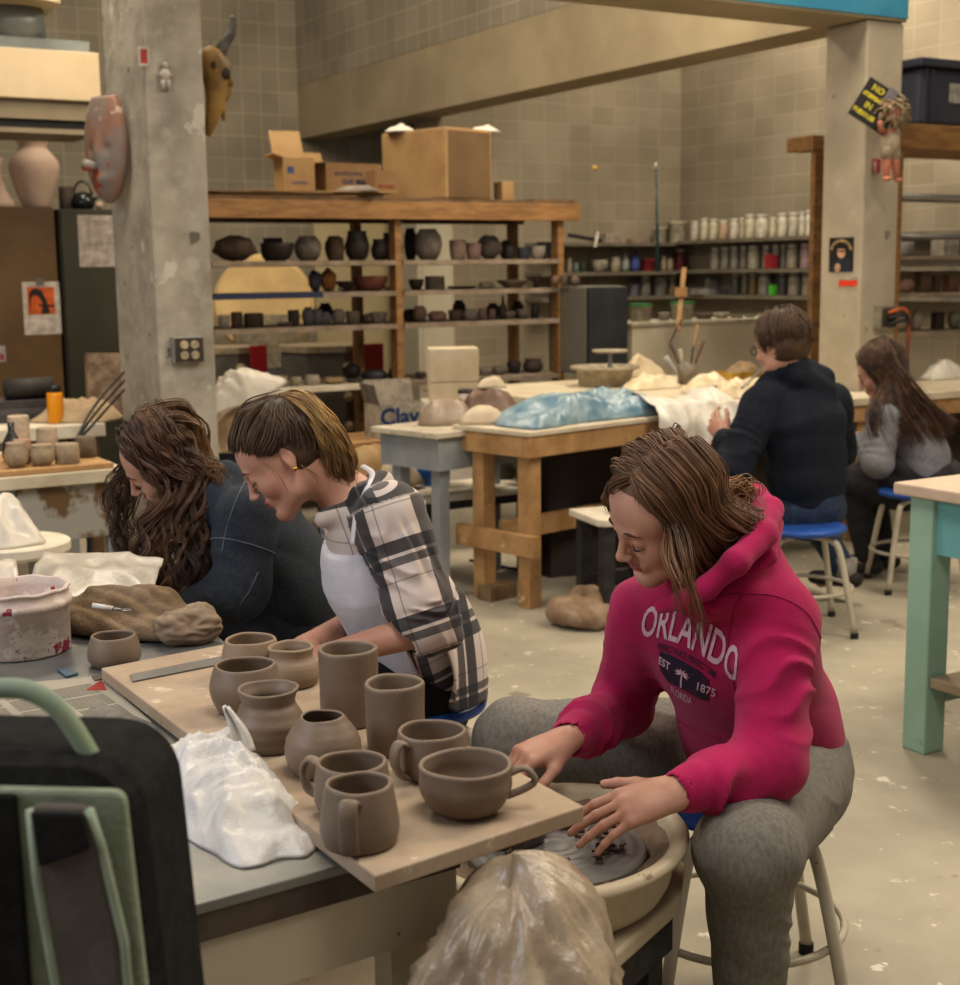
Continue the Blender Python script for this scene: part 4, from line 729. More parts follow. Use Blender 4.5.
# ------------------------------------------------------------------ long far worktable
KO = PZ(715, 410, .76); KO.z = 0
t = thing('long_worktable', 'long worktable with pale top along the far side', 'table', KO, TH)
cn = Matrix.Rotation(-TH, 3, 'Z')@(CR-KO)
cx0, cx1, cy0 = cn.x-.02, cn.x+.29, cn.y-.02
m = MB(); m.prism([(-.35, 0), (3.6, 0), (3.6, .60), (cx1, .60), (cx1, cy0), (cx0, cy0), (cx0, 1.95), (-.35, 1.95)], .725, .76); m.build('tabletop', mat('pale_worktop', '#c9bca3', .6, c2='#b8a98d', ns=4), t)
m = MB(); m.box(-.33, 3.58, .02, .06, .64, .724); m.build('apron', WOOD2, t)
m = MB(); m.box(-.2, 3.4, .35, .37, .12, .72); m.build('back_panel', mat('under_table_dark', '#2a221c', .8, c2='#3a2f26', ns=3), t, label='dark backing added to darken the space under the worktop')  # dark sheet added so the space below the worktop does not look bright
for x in (-.3, 1.0, 2.3, 3.4): m = MB(); m.box(x, x+.08, .061, .14, 0, .724); m.build('leg', WOOD2, t)
for x in (-.3, .75): m = MB(); m.box(x, x+.08, 1.82, 1.9, 0, .724); m.build('leg', WOOD2, t)
KM = Matrix.Translation(KO)@Matrix.Rotation(TH, 4, 'Z')
def onk(px, py, z=.761): return PZ(px, py, z)
# fridge
FO = PY(590, 375, 8.35)
fr = PZ(590, 375, .761); k = thing('mini_fridge', 'grey sided mini fridge with black door on the far worktable', 'fridge', fr, TH)
m = MB(); m.box(.0, .30, .045, .48, 0, .56); m.build('body', mat('fridge_grey', '#5f5a50', .5, c2='#6a6459', ns=3), k, bevel=.01)
m = MB(); m.box(.0, .30, 0, .04, .005, .555); m.build('door', mat('fridge_black', '#202226', .45, c2='#2a2c30', ns=4), k, bevel=.006)
put('lump', 551, 560, 277, fr+D*.3, R, fr.z+.561, '#5d4a38', 'brown clay scrap on the left of the fridge top', 'clay scrap', 'clay_scrap')
put('cup', 560, 568, 275, fr+D*.25, R, fr.z+.561, '#4a3d33', 'brown cup on the fridge top', 'cup', 'clay_cup'); put('round', 570, 580, 276, fr+D*.2, R, fr.z+.561, '#54463a', 'brown round pot on the fridge top', 'pot', 'clay_pot')
# splash tray wheel
p = onk(603, 384); k = thing('splash_tray_wheel', 'cream oval splash tray with raised bat beside the fridge', 'pottery wheel', V(p.x, p.y-.12, .761), 0)
m = MB(); m.lathe([(0, 0), (.15, 0), (.165, .09), (.20, .1), (.20, .115), (.17, .115), (.14, .02), (0, .02)], 32, cap=False); m.build('splash_tray', cm('#a89b82', .5), k, smooth=True)
m = MB(); m.cyl((.03, 0), .014, .02, .19, 12); m.build('shaft', METAL, k); m = MB(); m.lathe([(0, .19), (.09, .19), (.105, .198), (.105, .206), (0, .208)], 28, Matrix.Translation((.03, 0, 0))); m.build('wheel_head', cm('#b5a88f', .5), k)
m = MB(); 
for i in range(26):
    a = i*2.4; r_ = .05+.08*((i*37) % 10)/10; m.ell((r_*math.cos(a), r_*math.sin(a), .09), (.016, .014, .014), nu=6, nv=4)
o = m.build('clay_trimmings', cm('#5a4836'), k); o['kind'] = 'stuff'
# white plastic draped over the corner of pine table
def drape():
    mb = MB(); e = PZ(672, 412, .77)
    def f(a, b):
        x = -.10+.42*a; L_ = b*.75
        if L_ < .3: y = .30-L_; z = .05*math.sin(6*a+2)*math.sin(b*9)+.05+.03*noise.noise(V(a*6, b*6, 1))
        else: y = 0-.05*math.sin(min((L_-.3)*8, 1.57)); z = .05-(L_-.3)*(.45+.25*math.sin(a*2.9))*1.0+.02*noise.noise(V(a*7, b*3, 1))
        y += .04*noise.noise(V(a*9, b*3.5, 4))+.03*math.sin(a*16+b*2); return V(x, y, z)
    mb.grid(f, 50, 50); return mb
mb = drape(); o = mb.build('white_plastic_drape', plastic(), smooth=True, solid=.003); o.location = PY(676, 404, 6.25); o.location.z = .775; o.rotation_euler = (0, 0, .45); tag(o, 'translucent white plastic draped over the table end beside the navy hoodie', 'plastic sheet')
random.seed(5)
YP = mat('cream_crumpled_plastic', '#cdb892', .45, c2='#dccdb0', ns=6, bump=.4, bs=30, spec=.5)
for i, (px, py, w_, h_, lab, mt) in enumerate([(650, 388, .2, .10, 'cream crumpled plastic heap left of the tool jar', YP), (705, 392, .16, .13, 'cream plastic heap in front of the tool jar', YP), (732, 398, .13, .11, 'cream paper lump near the navy hoodie hands', YP), (640, 376, .18, .15, 'clear dusty plastic box heap beside the splash tray', mat('dusty_clear', '#b3a083', .5, c2='#c5b497', ns=7)), (758, 388, .17, .08, 'white plastic wrap by the yellow tray', YP), (826, 376, .15, .1, 'cream bag lump at the foot of the right column', YP), (943, 378, .17, .11, 'crumpled white plastic right of the seated far student', plastic())]):
    m = MB(); heap(m, [(-w_, -w_*.4), (-w_*.2, -w_*.55), (w_*.8, -w_*.4), (w_, .05), (w_*.3, w_*.5), (-w_*.7, w_*.4)], 0, h_, seed=40+i, sc=9, nr=18, na=60, rid=.55); o = m.build('crumpled_plastic', mt, smooth=True); o.location = onk(px, py); o.rotation_euler = (0, 0, TH); tag(o, lab, 'plastic')
# tool jar
p = onk(687, 384); k = thing('tool_jar', 'jar bristling with wooden and metal clay tools', 'tool jar', p, 0)
m = MB(); m.lathe([(0, 0), (.055, 0), (.06, .12), (.056, .12), (.05, .01), (0, .01)], 24, cap=False); m.build('jar', cm('#7d7060', .4), k, smooth=True)
for i, (dx, dy, L_, w_, c_) in enumerate([(-.10, 0, .24, .012, '#4a3a2e'), (.06, .01, .34, .010, '#9c7a50'), (.09, -.02, .25, .012, '#5f3b26'), (-.04, .03, .2, .014, '#b5a890'), (.03, -.03, .22, .008, '#3a3632'), (-.13, -.02, .16, .018, '#b9b7b2')]):
    m = MB(); m.tube([(dx*.2, dy*.2, .02), (dx*.6, dy, L_*.6), (dx, dy, L_)], [w_*.5, w_*.5, w_], 8); m.build('tool', cm(c_, .5), k, smooth=True)
m = MB(); m.tube(catmull([(-.1, 0, .24), (-.06, 0, .33), (-.03, 0, .37)], 5), .005, 6); m.build('wire_loop_tool', cm('#2b2622'), k)
p = onk(742, 379); o = thing('yellow_tray', 'yellow tray of rags on the far worktable', 'tray', p, TH)
m = MB(); m.box(-.17, .17, -.1, .1, 0, .006); m.box(-.17, .17, -.1, -.094, .006, .05); m.box(-.17, .17, .094, .1, .006, .05); m.box(-.17, -.164, -.094, .094, .006, .05); m.box(.164, .17, -.094, .094, .006, .05); m.build('tray', cm('#b78c34', .5), o)
m = MB(); heap(m, [(-.14, -.08), (.1, -.08), (.15, .03), (-.1, .08)], 0, .1, seed=61, sc=11, nr=12, na=40, rid=.5); o = m.build('rag_pile', cm('#8c7355', .9), smooth=True); o.location = p+V(0, 0, .007); o.rotation_euler = (0, 0, TH); tag(o, 'tan rags piled inside the yellow tray', 'rags')
m = MB(); m.tube([(-.22, 0, .02), (.26, .02, .02)], .02, 10); o = m.build('rolling_pin', cm('#5d564c'), smooth=True); o.location = onk(735, 391); o.rotation_euler = (0, 0, TH+.1); tag(o, 'grey roller lying on the far worktable', 'roller')
m = MB(); m.tube([PY(742, 388, 6.9), PY(763, 368, 7.1)], .007, 6); o = m.build('metal_tool', METAL, smooth=True); tag(o, 'thin metal tool pointing up beside the navy hoodie', 'tool')
# ------------------------------------------------------------------ right column attachments
def onr(px, py, off=0, side='L'):
    return PV(px, py, CR-R*off, D) if side == 'L' else PV(px, py, CR-D*off, R)
def plaque(px0, px1, py0, py1, side, off=.0): 
    a = onr(px0, py1, off, side); b = onr(px1, py1, off, side); t = onr(px0, py0, off, side); return a, (b-a).length, t.z-a.z
a, w, h = plaque(829, 853, 238, 272, 'L', .002); RZ = TH-math.pi/2
o = thing('photo_portrait_card', 'dark framed portrait card stuck on the right column', 'picture', a, RZ)
m = MB(); m.box(0, w, -.003, 0, 0, h); m.build('card', cm('#1a1712'), o)
Mp = Matrix.Translation((0, -.0035, 0))@Matrix.Rotation(math.pi/2, 4, 'X')
def cir(cx, cy, rx, ry, n=20, a0=0, a1=2*math.pi): return [(w*(cx+rx*math.cos(t)), h*(cy+ry*math.sin(t))) for t in np.linspace(a0, a1, n)[:-1]]
m = MB(); m.prism(cir(.5, .62, .45, .33, 20, 0, math.pi)+cir(.5, .62, .36, .25, 20, math.pi, 0), 0, .0006, Mp); m.build('arch', cm('#a8895f'), o)
m = MB(); m.prism(cir(.52, .57, .17, .17), .0006, .0014, Mp); m.prism(cir(.38, .12, .12, .13), .0006, .0012, Mp); m.build('face', cm('#c49a78'), o)
m = MB(); m.prism(cir(.5, .66, .2, .14, 20, 0, math.pi), .0014, .002, Mp); m.prism([(w*.38, h*.58), (w*.68, h*.58), (w*.68, h*.62), (w*.38, h*.62)], .0014, .002, Mp); m.build('hair_and_glasses', cm('#15100e'), o)
m = MB(); m.prism([(w*.08, h*.02), (w*.95, h*.02), (w*.92, h*.3), (w*.7, h*.42), (w*.4, h*.4), (w*.15, h*.25)], 0, .0005, Mp); m.build('jacket', cm('#23273a'), o)
a, w, h = plaque(839, 857, 278, 286, 'L', .002); m = MB(); m.box(0, w, -.004, 0, 0, h*.7); o = m.build('red_tag', mat('red_tag', '#d8391f', .5)); o.location = a; o.rotation_euler = (0, 0, RZ); tag(o, 'bright red tag with white strip below the portrait card', 'tag')
m = MB(); m.box(0, w*.95, -.004, 0, h*.75, h*1.1); m.build('white_strip', cm('#b5a795'), o)
# black sign with yellow writing
cs = PY(878, 107, 7.33); o = thing('black_sign', 'tilted black sign with yellow lettering on the right column', 'sign', cs, 0); o.rotation_euler = (0, math.radians(32), TH-.5)
m = MB(); m.box(-.115, .115, 0, .008, -.105, .105); m.build('board', cm('#17140f', .5), o)
m = MB()
for i, (tx, s_) in enumerate([('NO', .042), ('STEPPING', .027), ('IN', .042), ('PUDDLES', .030)]): add_text(m, tx, s_, Matrix.Translation((-.045+.0*i, -.001, .07-.046*i))@Matrix.Rotation(math.pi/2, 4, 'X'), bold=.002)
m.build('yellow_lettering', cm('#c9b92c', .5), o)
m = MB(); m.box(.0, .05, -.004, -.0005, .05, .115); m.build('grey_tape', cm('#6f6a6c'), o)
# doll
dq = onr(891, 130, .17, 'F'); k = thing('hanging_doll', 'fuzzy-haired plastic doll hanging from the right column', 'doll', V(dq.x, dq.y, PY(889, 180, dq.y).z), TH); k.scale = (1.25, 1.25, 1.25)
SKD = cm('#b9735a', .5)
m = MB(); H_ = .33
m.ell((.0, 0, .16), (.042, .03, .06)); m.tube([(-.02, 0, .13), (-.024, -.004, .06), (-.026, -.005, .005)], [.022, .018, .012], 12); m.tube([(.02, 0, .13), (.03, -.003, .06), (.036, -.004, .0)], [.022, .018, .012], 12)
m.ell((-.03, -.014, .004), (.016, .022, .01)); m.ell((.04, -.014, .0), (.016, .022, .01)); m.tube([(-.035, 0, .19), (-.07, -.01, .2), (-.085, -.02, .23)], [.014, .012, .01], 10); m.tube([(.0, 0, .2), (0, 0, .24)], .018, 10); m.ell((0, 0, .27), (.045, .045, .05))
m.build('body', SKD, k, smooth=True)
m = MB(); m.ell((.0, -.001, .15), (.045, .034, .06)); m.tube([(-.021, 0, .13), (-.025, -.002, .085)], [.026, .023], 12); m.tube([(.021, 0, .13), (.03, -.001, .085)], [.026, .023], 12); m.build('romper', cm('#a3927a', .9), k, smooth=True)
m = MB(); random.seed(2)
for i in range(170):
    d = V(random.gauss(0, 1), random.gauss(0, 1)-.3, random.gauss(.1, 1)).normalized(); a_ = V(.005, 0, .275)+d*.03; b_ = V(.005, 0, .27)+V(d.x*.085, d.y*.06, d.z*.075)+V(random.uniform(-.015, .015), 0, random.uniform(-.02, .01)); mid = (a_+b_)/2+V(random.uniform(-.012, .012), random.uniform(-.012, .012), .01); m.tube([a_, mid, b_], [.007, .006, .002], 5)
m.build('frizzy_hair', mat('doll_hair', '#77654a', .9, c2='#978567', ns=40), k, smooth=True)
a = onr(876, 166, .004, 'F'); m = MB(); m.box(-.03, .03, -.003, 0, -.035, .035); o = m.build('red_note', cm('#a83232')); o.location = a; o.rotation_euler = (0, 0, TH); tag(o, 'small red note on the column below the doll', 'note')
m = MB(); m.box(-.022, .0, -.004, -.003, -.03, .025); m.build('white_patch', cm('#b7aaa5'), o)
# outlet with cords
a, w, h = plaque(873, 889, 306, 329, 'F', .0); o = thing('cord_outlet_box', 'grey outlet box with plugged orange and black cords', 'outlet', a, TH)
m = MB(); m.box(0, w, -.05, -.0005, 0, h); m.build('housing', cm('#8d8570', .5), o); m = MB(); m.box(w*.1, w*.95, -.056, -.0505, h*.1, h*.9); m.build('face_plate', cm('#3c362e', .5), o)
for j, c_ in enumerate(('#b4582a', '#1d1b1c', '#1d1b1c')):
    m = MB(); m.tube(catmull([(w*.4, -.06, h*.7-j*.03), (w*1.0, -.10, h*.85-j*.03), (w*1.5, -.08, h*.2), (w*1.65, -.06, -.2)], 6), .010, 8); m.build('cord', cm(c_, .5), o, smooth=True)
# wooden post left of column and rack right of it
pp = PY(815, 300, 8.9); pp.z = 0; zt_ = PY(815, 136, 8.9).z
o = thing('wooden_post', 'upright pine post with bolts left of the right column', 'post', pp, TH)
m = MB(); m.box(-.045, .045, -.02, .02, 0, zt_-.09); m.build('upright', WOOD, o, bevel=.003); m = MB(); m.box(-.08, .05, -.03, .2, zt_-.089, zt_); m.build('cap_rail', WOOD, o, bevel=.003)
for yy in (201, 237, 258, 292, 325): z_ = PY(815, yy, 8.9).z; m = MB(); m.tube([(-.03, -.022, z_), (-.07, -.06, z_+.005)], .008, 6); m.build('bolt', cm('#1d1b1a', .5), o)
RK = PY(895, 300, 8.15); RK.z = 0
t = thing('drying_rack', 'pine drying rack with metal rods beside the right column', 'rack', RK, TH)
zt_ = PY(910, 124, 8.2).z
for x, wd in ((0, .035), (.21, .075), (1.4, .075)):
    for y in ((0,) if x == 0 else (.45,)): m = MB(); m.box(x, x+wd, y, y+.04, 0, zt_-.14); m.build('post', WOOD, t, bevel=.003)
m = MB(); m.box(1.4, 1.45, 0, .04, 0, zt_-.14); m.build('post', WOOD, t)
m = MB(); m.box(-.02, 1.5, -.02, .5, zt_-.139, zt_); m.build('top_frame', WOOD, t, bevel=.004)
for i, yy in enumerate((196, 236)):
    z_ = PY(925, yy, 8.3).z
    for y_ in (.03, .42): m = MB(); m.tube([(.036 if y_ < .1 else 0, y_, z_), (1.4, y_, z_)], .012, 8); m.build('metal_rod', METAL, t, smooth=True)
zsh = []
for yy in (256, 293, 332): z_ = PY(925, yy, 8.3).z; zsh.append(z_); m = MB(); m.box(.036, 1.39, .0, .44, z_-.02, z_); m.build('shelf_board', MATS['shelf_board_dusty'], t)
RKP = RK+D*.2
for i, (k_, x0, x1, yt, zz, c_, lab) in enumerate([('cyl', 900, 913, 207, None, '#77767c', ''), ('round', 897, 914, 279, zsh[1], '#8c6a58', 'pinkish round pot'), ('box', 914, 930, 272, zsh[1], '#5c4630', 'brown clay house'), ('box', 931, 940, 276, zsh[1], '#4b3b2b', 'small brown clay box'), ('box', 942, 958, 275, zsh[1], '#6a4a3a', 'reddish clay box'), ('bowl', 895, 911, 313, zsh[2], '#8f7f6b', 'cream clay bowl'), ('jar', 911, 923, 310, zsh[2], '#94846f', 'cream clay cup'), ('box', 932, 945, 312, zsh[2], '#33271e', 'dark clay box'), ('round', 948, 962, 311, zsh[2], '#6a6a58', 'mossy green pot'), ('bowl', 896, 912, 242, zsh[0], '#9a9690', 'white bowl'), ('box', 930, 956, 240, zsh[0], '#a29a8c', 'stack of white trays')]):
    if zz is None: continue
    put(k_, x0, x1, yt, RKP, R, zz+.001, c_, '%s on the %s board of the drying rack' % (lab, {zsh[0]: 'top', zsh[1]: 'middle', zsh[2]: 'lowest'}[zz]), 'pot', 'rack_pot', 'pots on the drying rack')
# tote on the rack
tp = PV(919, 124, RK+D*.06, R); tp.z = zt_+.001
o = thing('dark_blue_tote', 'dark blue plastic tote on top of the drying rack', 'tote', tp, TH)
m = MB(); hh = .38; m.prism([(0, 0), (.75, 0), (.75, .42), (0, .42)], 0, hh-.05); 
m.build('tub', mat('navy_tote', '#2c2f3c', .45, c2='#33363f', ns=4), o, bevel=.03)
m = MB(); m.prism([(-.03, -.03), (.78, -.03), (.78, .45), (-.03, .45)], hh-.049, hh); m.build('rim', MATS['navy_tote'], o, bevel=.01)
m = MB(); m.box(.24, .40, -.0035, -.0015, .14, .25); m.build('white_label', cm('#9a988c'), o)
for x in (.03, .08): m = MB(); m.box(x, x+.02, -.012, -.001, .02, hh-.06); m.build('rib', MATS['navy_tote'], o)
# ------------------------------------------------------------------ stools
STW = mat('chipped_white_tube', '#b7ad9a', .4, c2='#a59a85', ns=6, spots=[('#6b5842', 26, .7)])
def stool(x, y, rz, lab, hs=.46, rt_=.155, rb=.235):
    t = thing('metal_stool', lab, 'stool', (x, y, 0), rz, None)
    m = MB(); m.lathe([(0, hs-.03), (rt_*.95, hs-.03), (rt_+.012, hs-.02), (rt_+.015, hs-.008), (rt_, hs), (rt_*.5, hs-.004), (0, hs-.006)], 40); m.build('seat', BLUE, t, smooth=True)
    for k_ in range(4):
        a = math.pi/4+k_*math.pi/2; c_, s_ = math.cos(a), math.sin(a)
        m = MB(); m.tube(catmull([(c_*.06, s_*.06, hs-.042), (c_*rt_*.86, s_*rt_*.86, hs-.05), (c_*(rt_+.018), s_*(rt_+.018), hs-.11), (c_*rb, s_*rb, .02)], 6), .0125, 12); l = m.build('leg', STW, t, smooth=True)
        m = MB(); m.lathe([(0, .0), (.016, 0), (.016, .022), (0, .022)], 12, Matrix.Translation((c_*rb, s_*rb, 0))); m.build('rubber_foot', cm('#1b1a19'), l)
    zr = .17; rr = rt_+(rb-rt_)*(hs-.1-zr)/(hs-.12)-.004
    m = MB(); m.tube([(rr*math.cos(a), rr*math.sin(a), zr) for a in np.linspace(0, 2*math.pi, 41)[:-1]], .008, 8, closed=True); m.build('foot_ring', STW, t, smooth=True); return t
# ------------------------------------------------------------------ foreground table
TZ = .76
TA = PZ(462, 832, TZ); TB2 = PZ(170, 912, TZ); TD = PZ(138, 572, TZ)
ea = (TA-TB2).normalized(); eb = (TD-TA).normalized()
TBL = TA-ea*1.5; TCL = TD-ea*1.25
ft = thing('metal_topped_table', 'cream worktable with dull metal top holding the fresh pots', 'table', (TA.x, TA.y, 0), 0)
def inset(k, d=0): return [TA-ea*k+eb*k, TBL+ea*k+eb*k, TCL+ea*k-eb*k, TD-ea*k-eb*k]
def ftprism(pts, z0, z1, nm, mt_, bev=0, lab=None): m = MB(); m.prism([(p.x, p.y) for p in pts], z0, z1); return m.build(nm, mt_, ft, world=True, bevel=bev, label=lab)
STEEL = mat('dusty_table_steel', '#6d6e70', .38, c2='#8a8880', ns=4, lo=.38, hi=.66, metal=.55, spots=[('#a3988a', 10, .64), ('#55565a', 6, .66)], bump=.05)
CREAM = mat('cream_apron', '#d2c6ac', .5, c2='#c5b89c', ns=3, spots=[('#4b3a24', 18, .72)])
ftprism(inset(0), .747, TZ, 'metal_top', STEEL, .002)
ftprism(inset(.002), .715, .7465, 'edge_band', mat('edge_band', '#4b3d33', .6, c2='#5f5146', ns=14, metal=.2))
I0 = inset(.006); I1 = inset(.03)
for i in range(4):
    a, b = I0[i], I0[(i+1) % 4]; c_, d_ = I1[(i+1) % 4], I1[i]
    ftprism([a, b, c_, d_], .635, .7145, 'apron', CREAM)
I2 = inset(.032); 
for i, p in enumerate(I2):
    q = [p, p+(ea if i in (1, 2) else -ea)*.055, p+(ea if i in (1, 2) else -ea)*.055+(eb if i < 2 else -eb)*.055, p+(eb if i < 2 else -eb)*.055]
    ftprism(q, 0, .714, 'leg', CREAM)
# newspaper, chip
def flat(nm, px, z0, z1, m_, lab, cat, par=None):
    pts = [PZ(x, y, z1) for x, y in px]; m = MB(); m.prism([(p.x, p.y) for p in pts], z0, z1); o = m.build(nm, m_, par, world=par is not None)
    if par is None: tag(o, lab, cat)
    return o
NEWS = mat('newsprint', '#9b9384', .9, c2='#8d8677', ns=3)
n1 = flat('newspaper', [(-60, 690), (100, 676), (152, 722), (20, 775), (-80, 800)], TZ+.0005, TZ+.0015, NEWS, 'printed newspaper sheet spread under the board corner and backpack', 'newspaper')
Mn = lambda px, py, rz: Matrix.Translation(PZ(px, py, TZ+.0016))@Matrix.Rotation(rz, 4, 'Z')
m = MB(); ang = math.atan2(ea.y, ea.x)
for c_ in range(4):
    for r_ in range(34):
        if (r_*7+c_*5) % 11 == 0: continue
        M = Mn(100, 679, ang); x0 = -.075*c_-.085; m.box(x0, x0+.062, -.012-.0062*r_, -.0096-.0062*r_, 0, .0002, M)
m.build('printed_columns', cm('#5f5a50', .9), n1)
m = MB(); p = [PZ(86, 690, TZ+.002), PZ(101, 680, TZ+.002), PZ(107, 690, TZ+.002)]; m.prism([(q.x, q.y) for q in p], TZ+.0018, TZ+.0022); m.build('red_triangle', cm('#8e2a26', .8), n1)
n2 = flat('newspaper', [(96, 700), (150, 722), (176, 752), (120, 770), (60, 745)], TZ+.0025, TZ+.003, cm('#7d786d', .9), 'grey newspaper fold sticking out beside the ware board corner', 'newspaper')
flat('paint_scraper_chip', [(57, 669), (70, 668), (78, 673), (66, 676)], TZ+.001, TZ+.004, cm('#3f5566', .5), 'small blue grey scraper blade lying on the table', 'scraper')
flat('wood_strip', [(92, 676), (120, 671), (122, 674), (95, 680)], TZ+.0018, TZ+.004, cm('#5b5040'), 'thin strip lying between newspaper and round pot', 'strip')
# ware board
BZ0, BZ1 = TZ+.004, TZ+.024
BW = mat('stained_ware_board', '#97826b', .75, c2='#ab9780', ns=8, lo=.35, hi=.65, spots=[('#c0ae97', 16, .62), ('#8a5c4a', 5, .66)], bump=.15, bs=30)
bp_ = [PZ(375, 876, BZ1), PZ(584, 806, BZ1), None, PZ(101, 668, BZ1)]; bp_[2] = bp_[1]+(bp_[3]-bp_[0])
m = MB(); m.prism([(p.x, p.y) for p in bp_], BZ0, BZ1); o = m.build('ware_board', BW, bevel=.002); tag(o, 'long stained wooden board carrying the fresh pots', 'board')
RB = BZ1+.0008
o = flat('steel_ruler', [(130, 674), (226, 655), (229, 662), (133, 681)], RB, RB+.002, mat('ruler', '#6f6c66', .5, c2='#5e5b56', ns=9, metal=.4, spots=[('#84605a', 20, .6)]), 'worn grey metal strip lying across the back of the board', 'ruler')
# ---- the eleven pots
WET = mat('fresh_clay', '#766454', .5, c2='#6a5949', ns=7, bump=.10, bs=70, spots=[('#8f7a68', 26, .70)], spec=.35)
WETL = mat('drier_clay', '#8b7661', .6, c2='#7e6a56', ns=7, bump=.1, bs=70, spots=[('#a8927b', 22, .68)])
def fpot(px, by, z, prof_, mt_, lab, ring=.0, rn=9, name='clay_pot', cat='pot', t=.005, seed=0, oval=0, handle=None, group='fresh pots on the ware board'):
    p = PZ(px, by, z); H_ = prof_[-1][1]
    outer = [(0, 0), (prof_[0][0]-.003, 0), (prof_[0][0], .003)]
    pts = catmull([(r, h, 0) for r, h in prof_], 6); outer += [(q.x, q.y) for q in pts[1:]]
    rt = outer[-1][0]; rim = [(rt-t*.25, H_+t*.4), (rt-t*.75, H_+t*.4), (rt-t, H_)]
    inn = [(max(q.x-t, .002), max(q.y, t*1.4)) for q in reversed(pts[1:-1])]
    full = outer+rim+inn+[(.0005, t*1.4)]
    random.seed(seed+3); ph = random.uniform(0, 6)
    def wob(r, zz, a):
        k = 1+oval*math.cos(2*a+ph)+.003*math.sin(3*a+ph*2)+ring*math.sin(zz/H_*rn*2*math.pi+a*.8+ph)
        return r*k, zz+(.0009*math.sin(2*a+ph)+.0003*math.sin(5*a+ph))*max(0, min(1, (zz/H_-.5)*2))
    m = MB(); m.lathe(full, 72, cap=False, wob=wob); o = m.build(name, mt_, smooth=True); o.location = p; tag(o, lab, cat, group)
    if handle:
        a0, zt_, zbm, out, w_ = handle   # angle, top z, bottom z, reach, strap half width
        def rad(z): 
            b = min(pts, key=lambda q: abs(q.y-z)); return b.x
        ca_, sa_ = math.cos(a0), math.sin(a0); P_ = []
        for rr, zz in [(rad(zt_)-.003, zt_), (rad(zt_)+out*.55, zt_+.006), (rad(zt_)+out, zt_-.004), (rad(zt_)+out, (zt_+zbm)/2), (rad(zbm)+out*.55, zbm+.004), (rad(zbm)-.002, zbm-.002)]: P_.append((rr*ca_, rr*sa_, zz))
        hm_ = MB(); hp = catmull(P_, 6); hm_.tube(hp, [(w_*(1.15 if i < 4 else 1), .0042) for i in range(len(hp))], 12, flat=(-sa_, ca_, 0)); hm_.build('handle', mt_, o, smooth=True)
    return o
fpot(115, 664, TZ+.0005, [(.038, 0), (.045, .014), (.044, .030), (.038, .050)], WET, 'small round grey clay pot alone beside the white bucket', cat='pot', seed=1, group=None)
fpot(252, 676, BZ1, [(.036, 0), (.046, .018), (.047, .036), (.041, .060)], WETL, 'light clay bowl farthest back on the left of the board', seed=2)
fpot(292, 684, BZ1, [(.038, 0), (.046, .016), (.043, .034), (.034, .046), (.036, .060)], WETL, 'light clay jar with shoulder and short neck behind tall cylinders', ring=.008, seed=3)
fpot(247, 711, BZ1, [(.040, 0), (.050, .022), (.053, .042), (.045, .070)], WET, 'smooth wide rounded pot third from the back on the board', seed=4)
fpot(270, 747, BZ1, [(.040, 0), (.046, .014), (.049, .036), (.040, .056), (.036, .066), (.042, .082)], WET, 'ridged clay jar with flared collar above the white plastic', ring=.012, rn=5, seed=5)
fpot(350, 722, BZ1, [(.041, 0), (.042, .03), (.042, .07), (.043, .108)], WET, 'tallest straight clay cylinder in the middle of the board', t=.006, name='clay_cylinder', cat='cylinder', seed=6, ring=.003)
fpot(396, 750, BZ1, [(.038, 0), (.040, .03), (.040, .06), (.041, .093)], WET, 'shorter straight clay cylinder right of the tallest one', t=.006, name='clay_cylinder', cat='cylinder', seed=7, oval=.012)
fpot(324, 771, BZ1, [(.040, 0), (.049, .022), (.047, .046), (.034, .066), (.029, .073)], WET, 'closed-in round clay pot with narrow mouth beside the white plastic', ring=.008, rn=7, seed=8, t=.004)
fpot(433, 776, BZ1, [(.034, 0), (.044, .014), (.046, .034), (.044, .060)], WET, 'clay mug with curled handle between cylinder and wide cup', name='clay_mug', cat='mug', seed=9, handle=(math.radians(222), .050, .010, .016, .009))
fpot(353, 812, BZ1, [(.038, 0), (.045, .016), (.046, .034), (.042, .062)], WET, 'clay mug half hidden behind the front mug, handle raised', name='clay_mug', cat='mug', seed=10, handle=(math.radians(165), .056, .020, .018, .009))
fpot(360, 843, BZ1, [(.040, 0), (.045, .018), (.043, .042), (.038, .070)], WET, 'nearest clay mug with flat strap handle facing the camera', name='clay_mug', cat='mug', seed=11, handle=(math.radians(262), .060, .008, .014, .011))
fpot(466, 811, BZ1, [(.030, 0), (.045, .010), (.055, .030), (.055, .046), (.056, .058)], WET, 'wide low clay cup with loop handle near the board tip', name='clay_cup', cat='cup', seed=12, t=.006, handle=(math.radians(2), .046, .020, .026, .007))
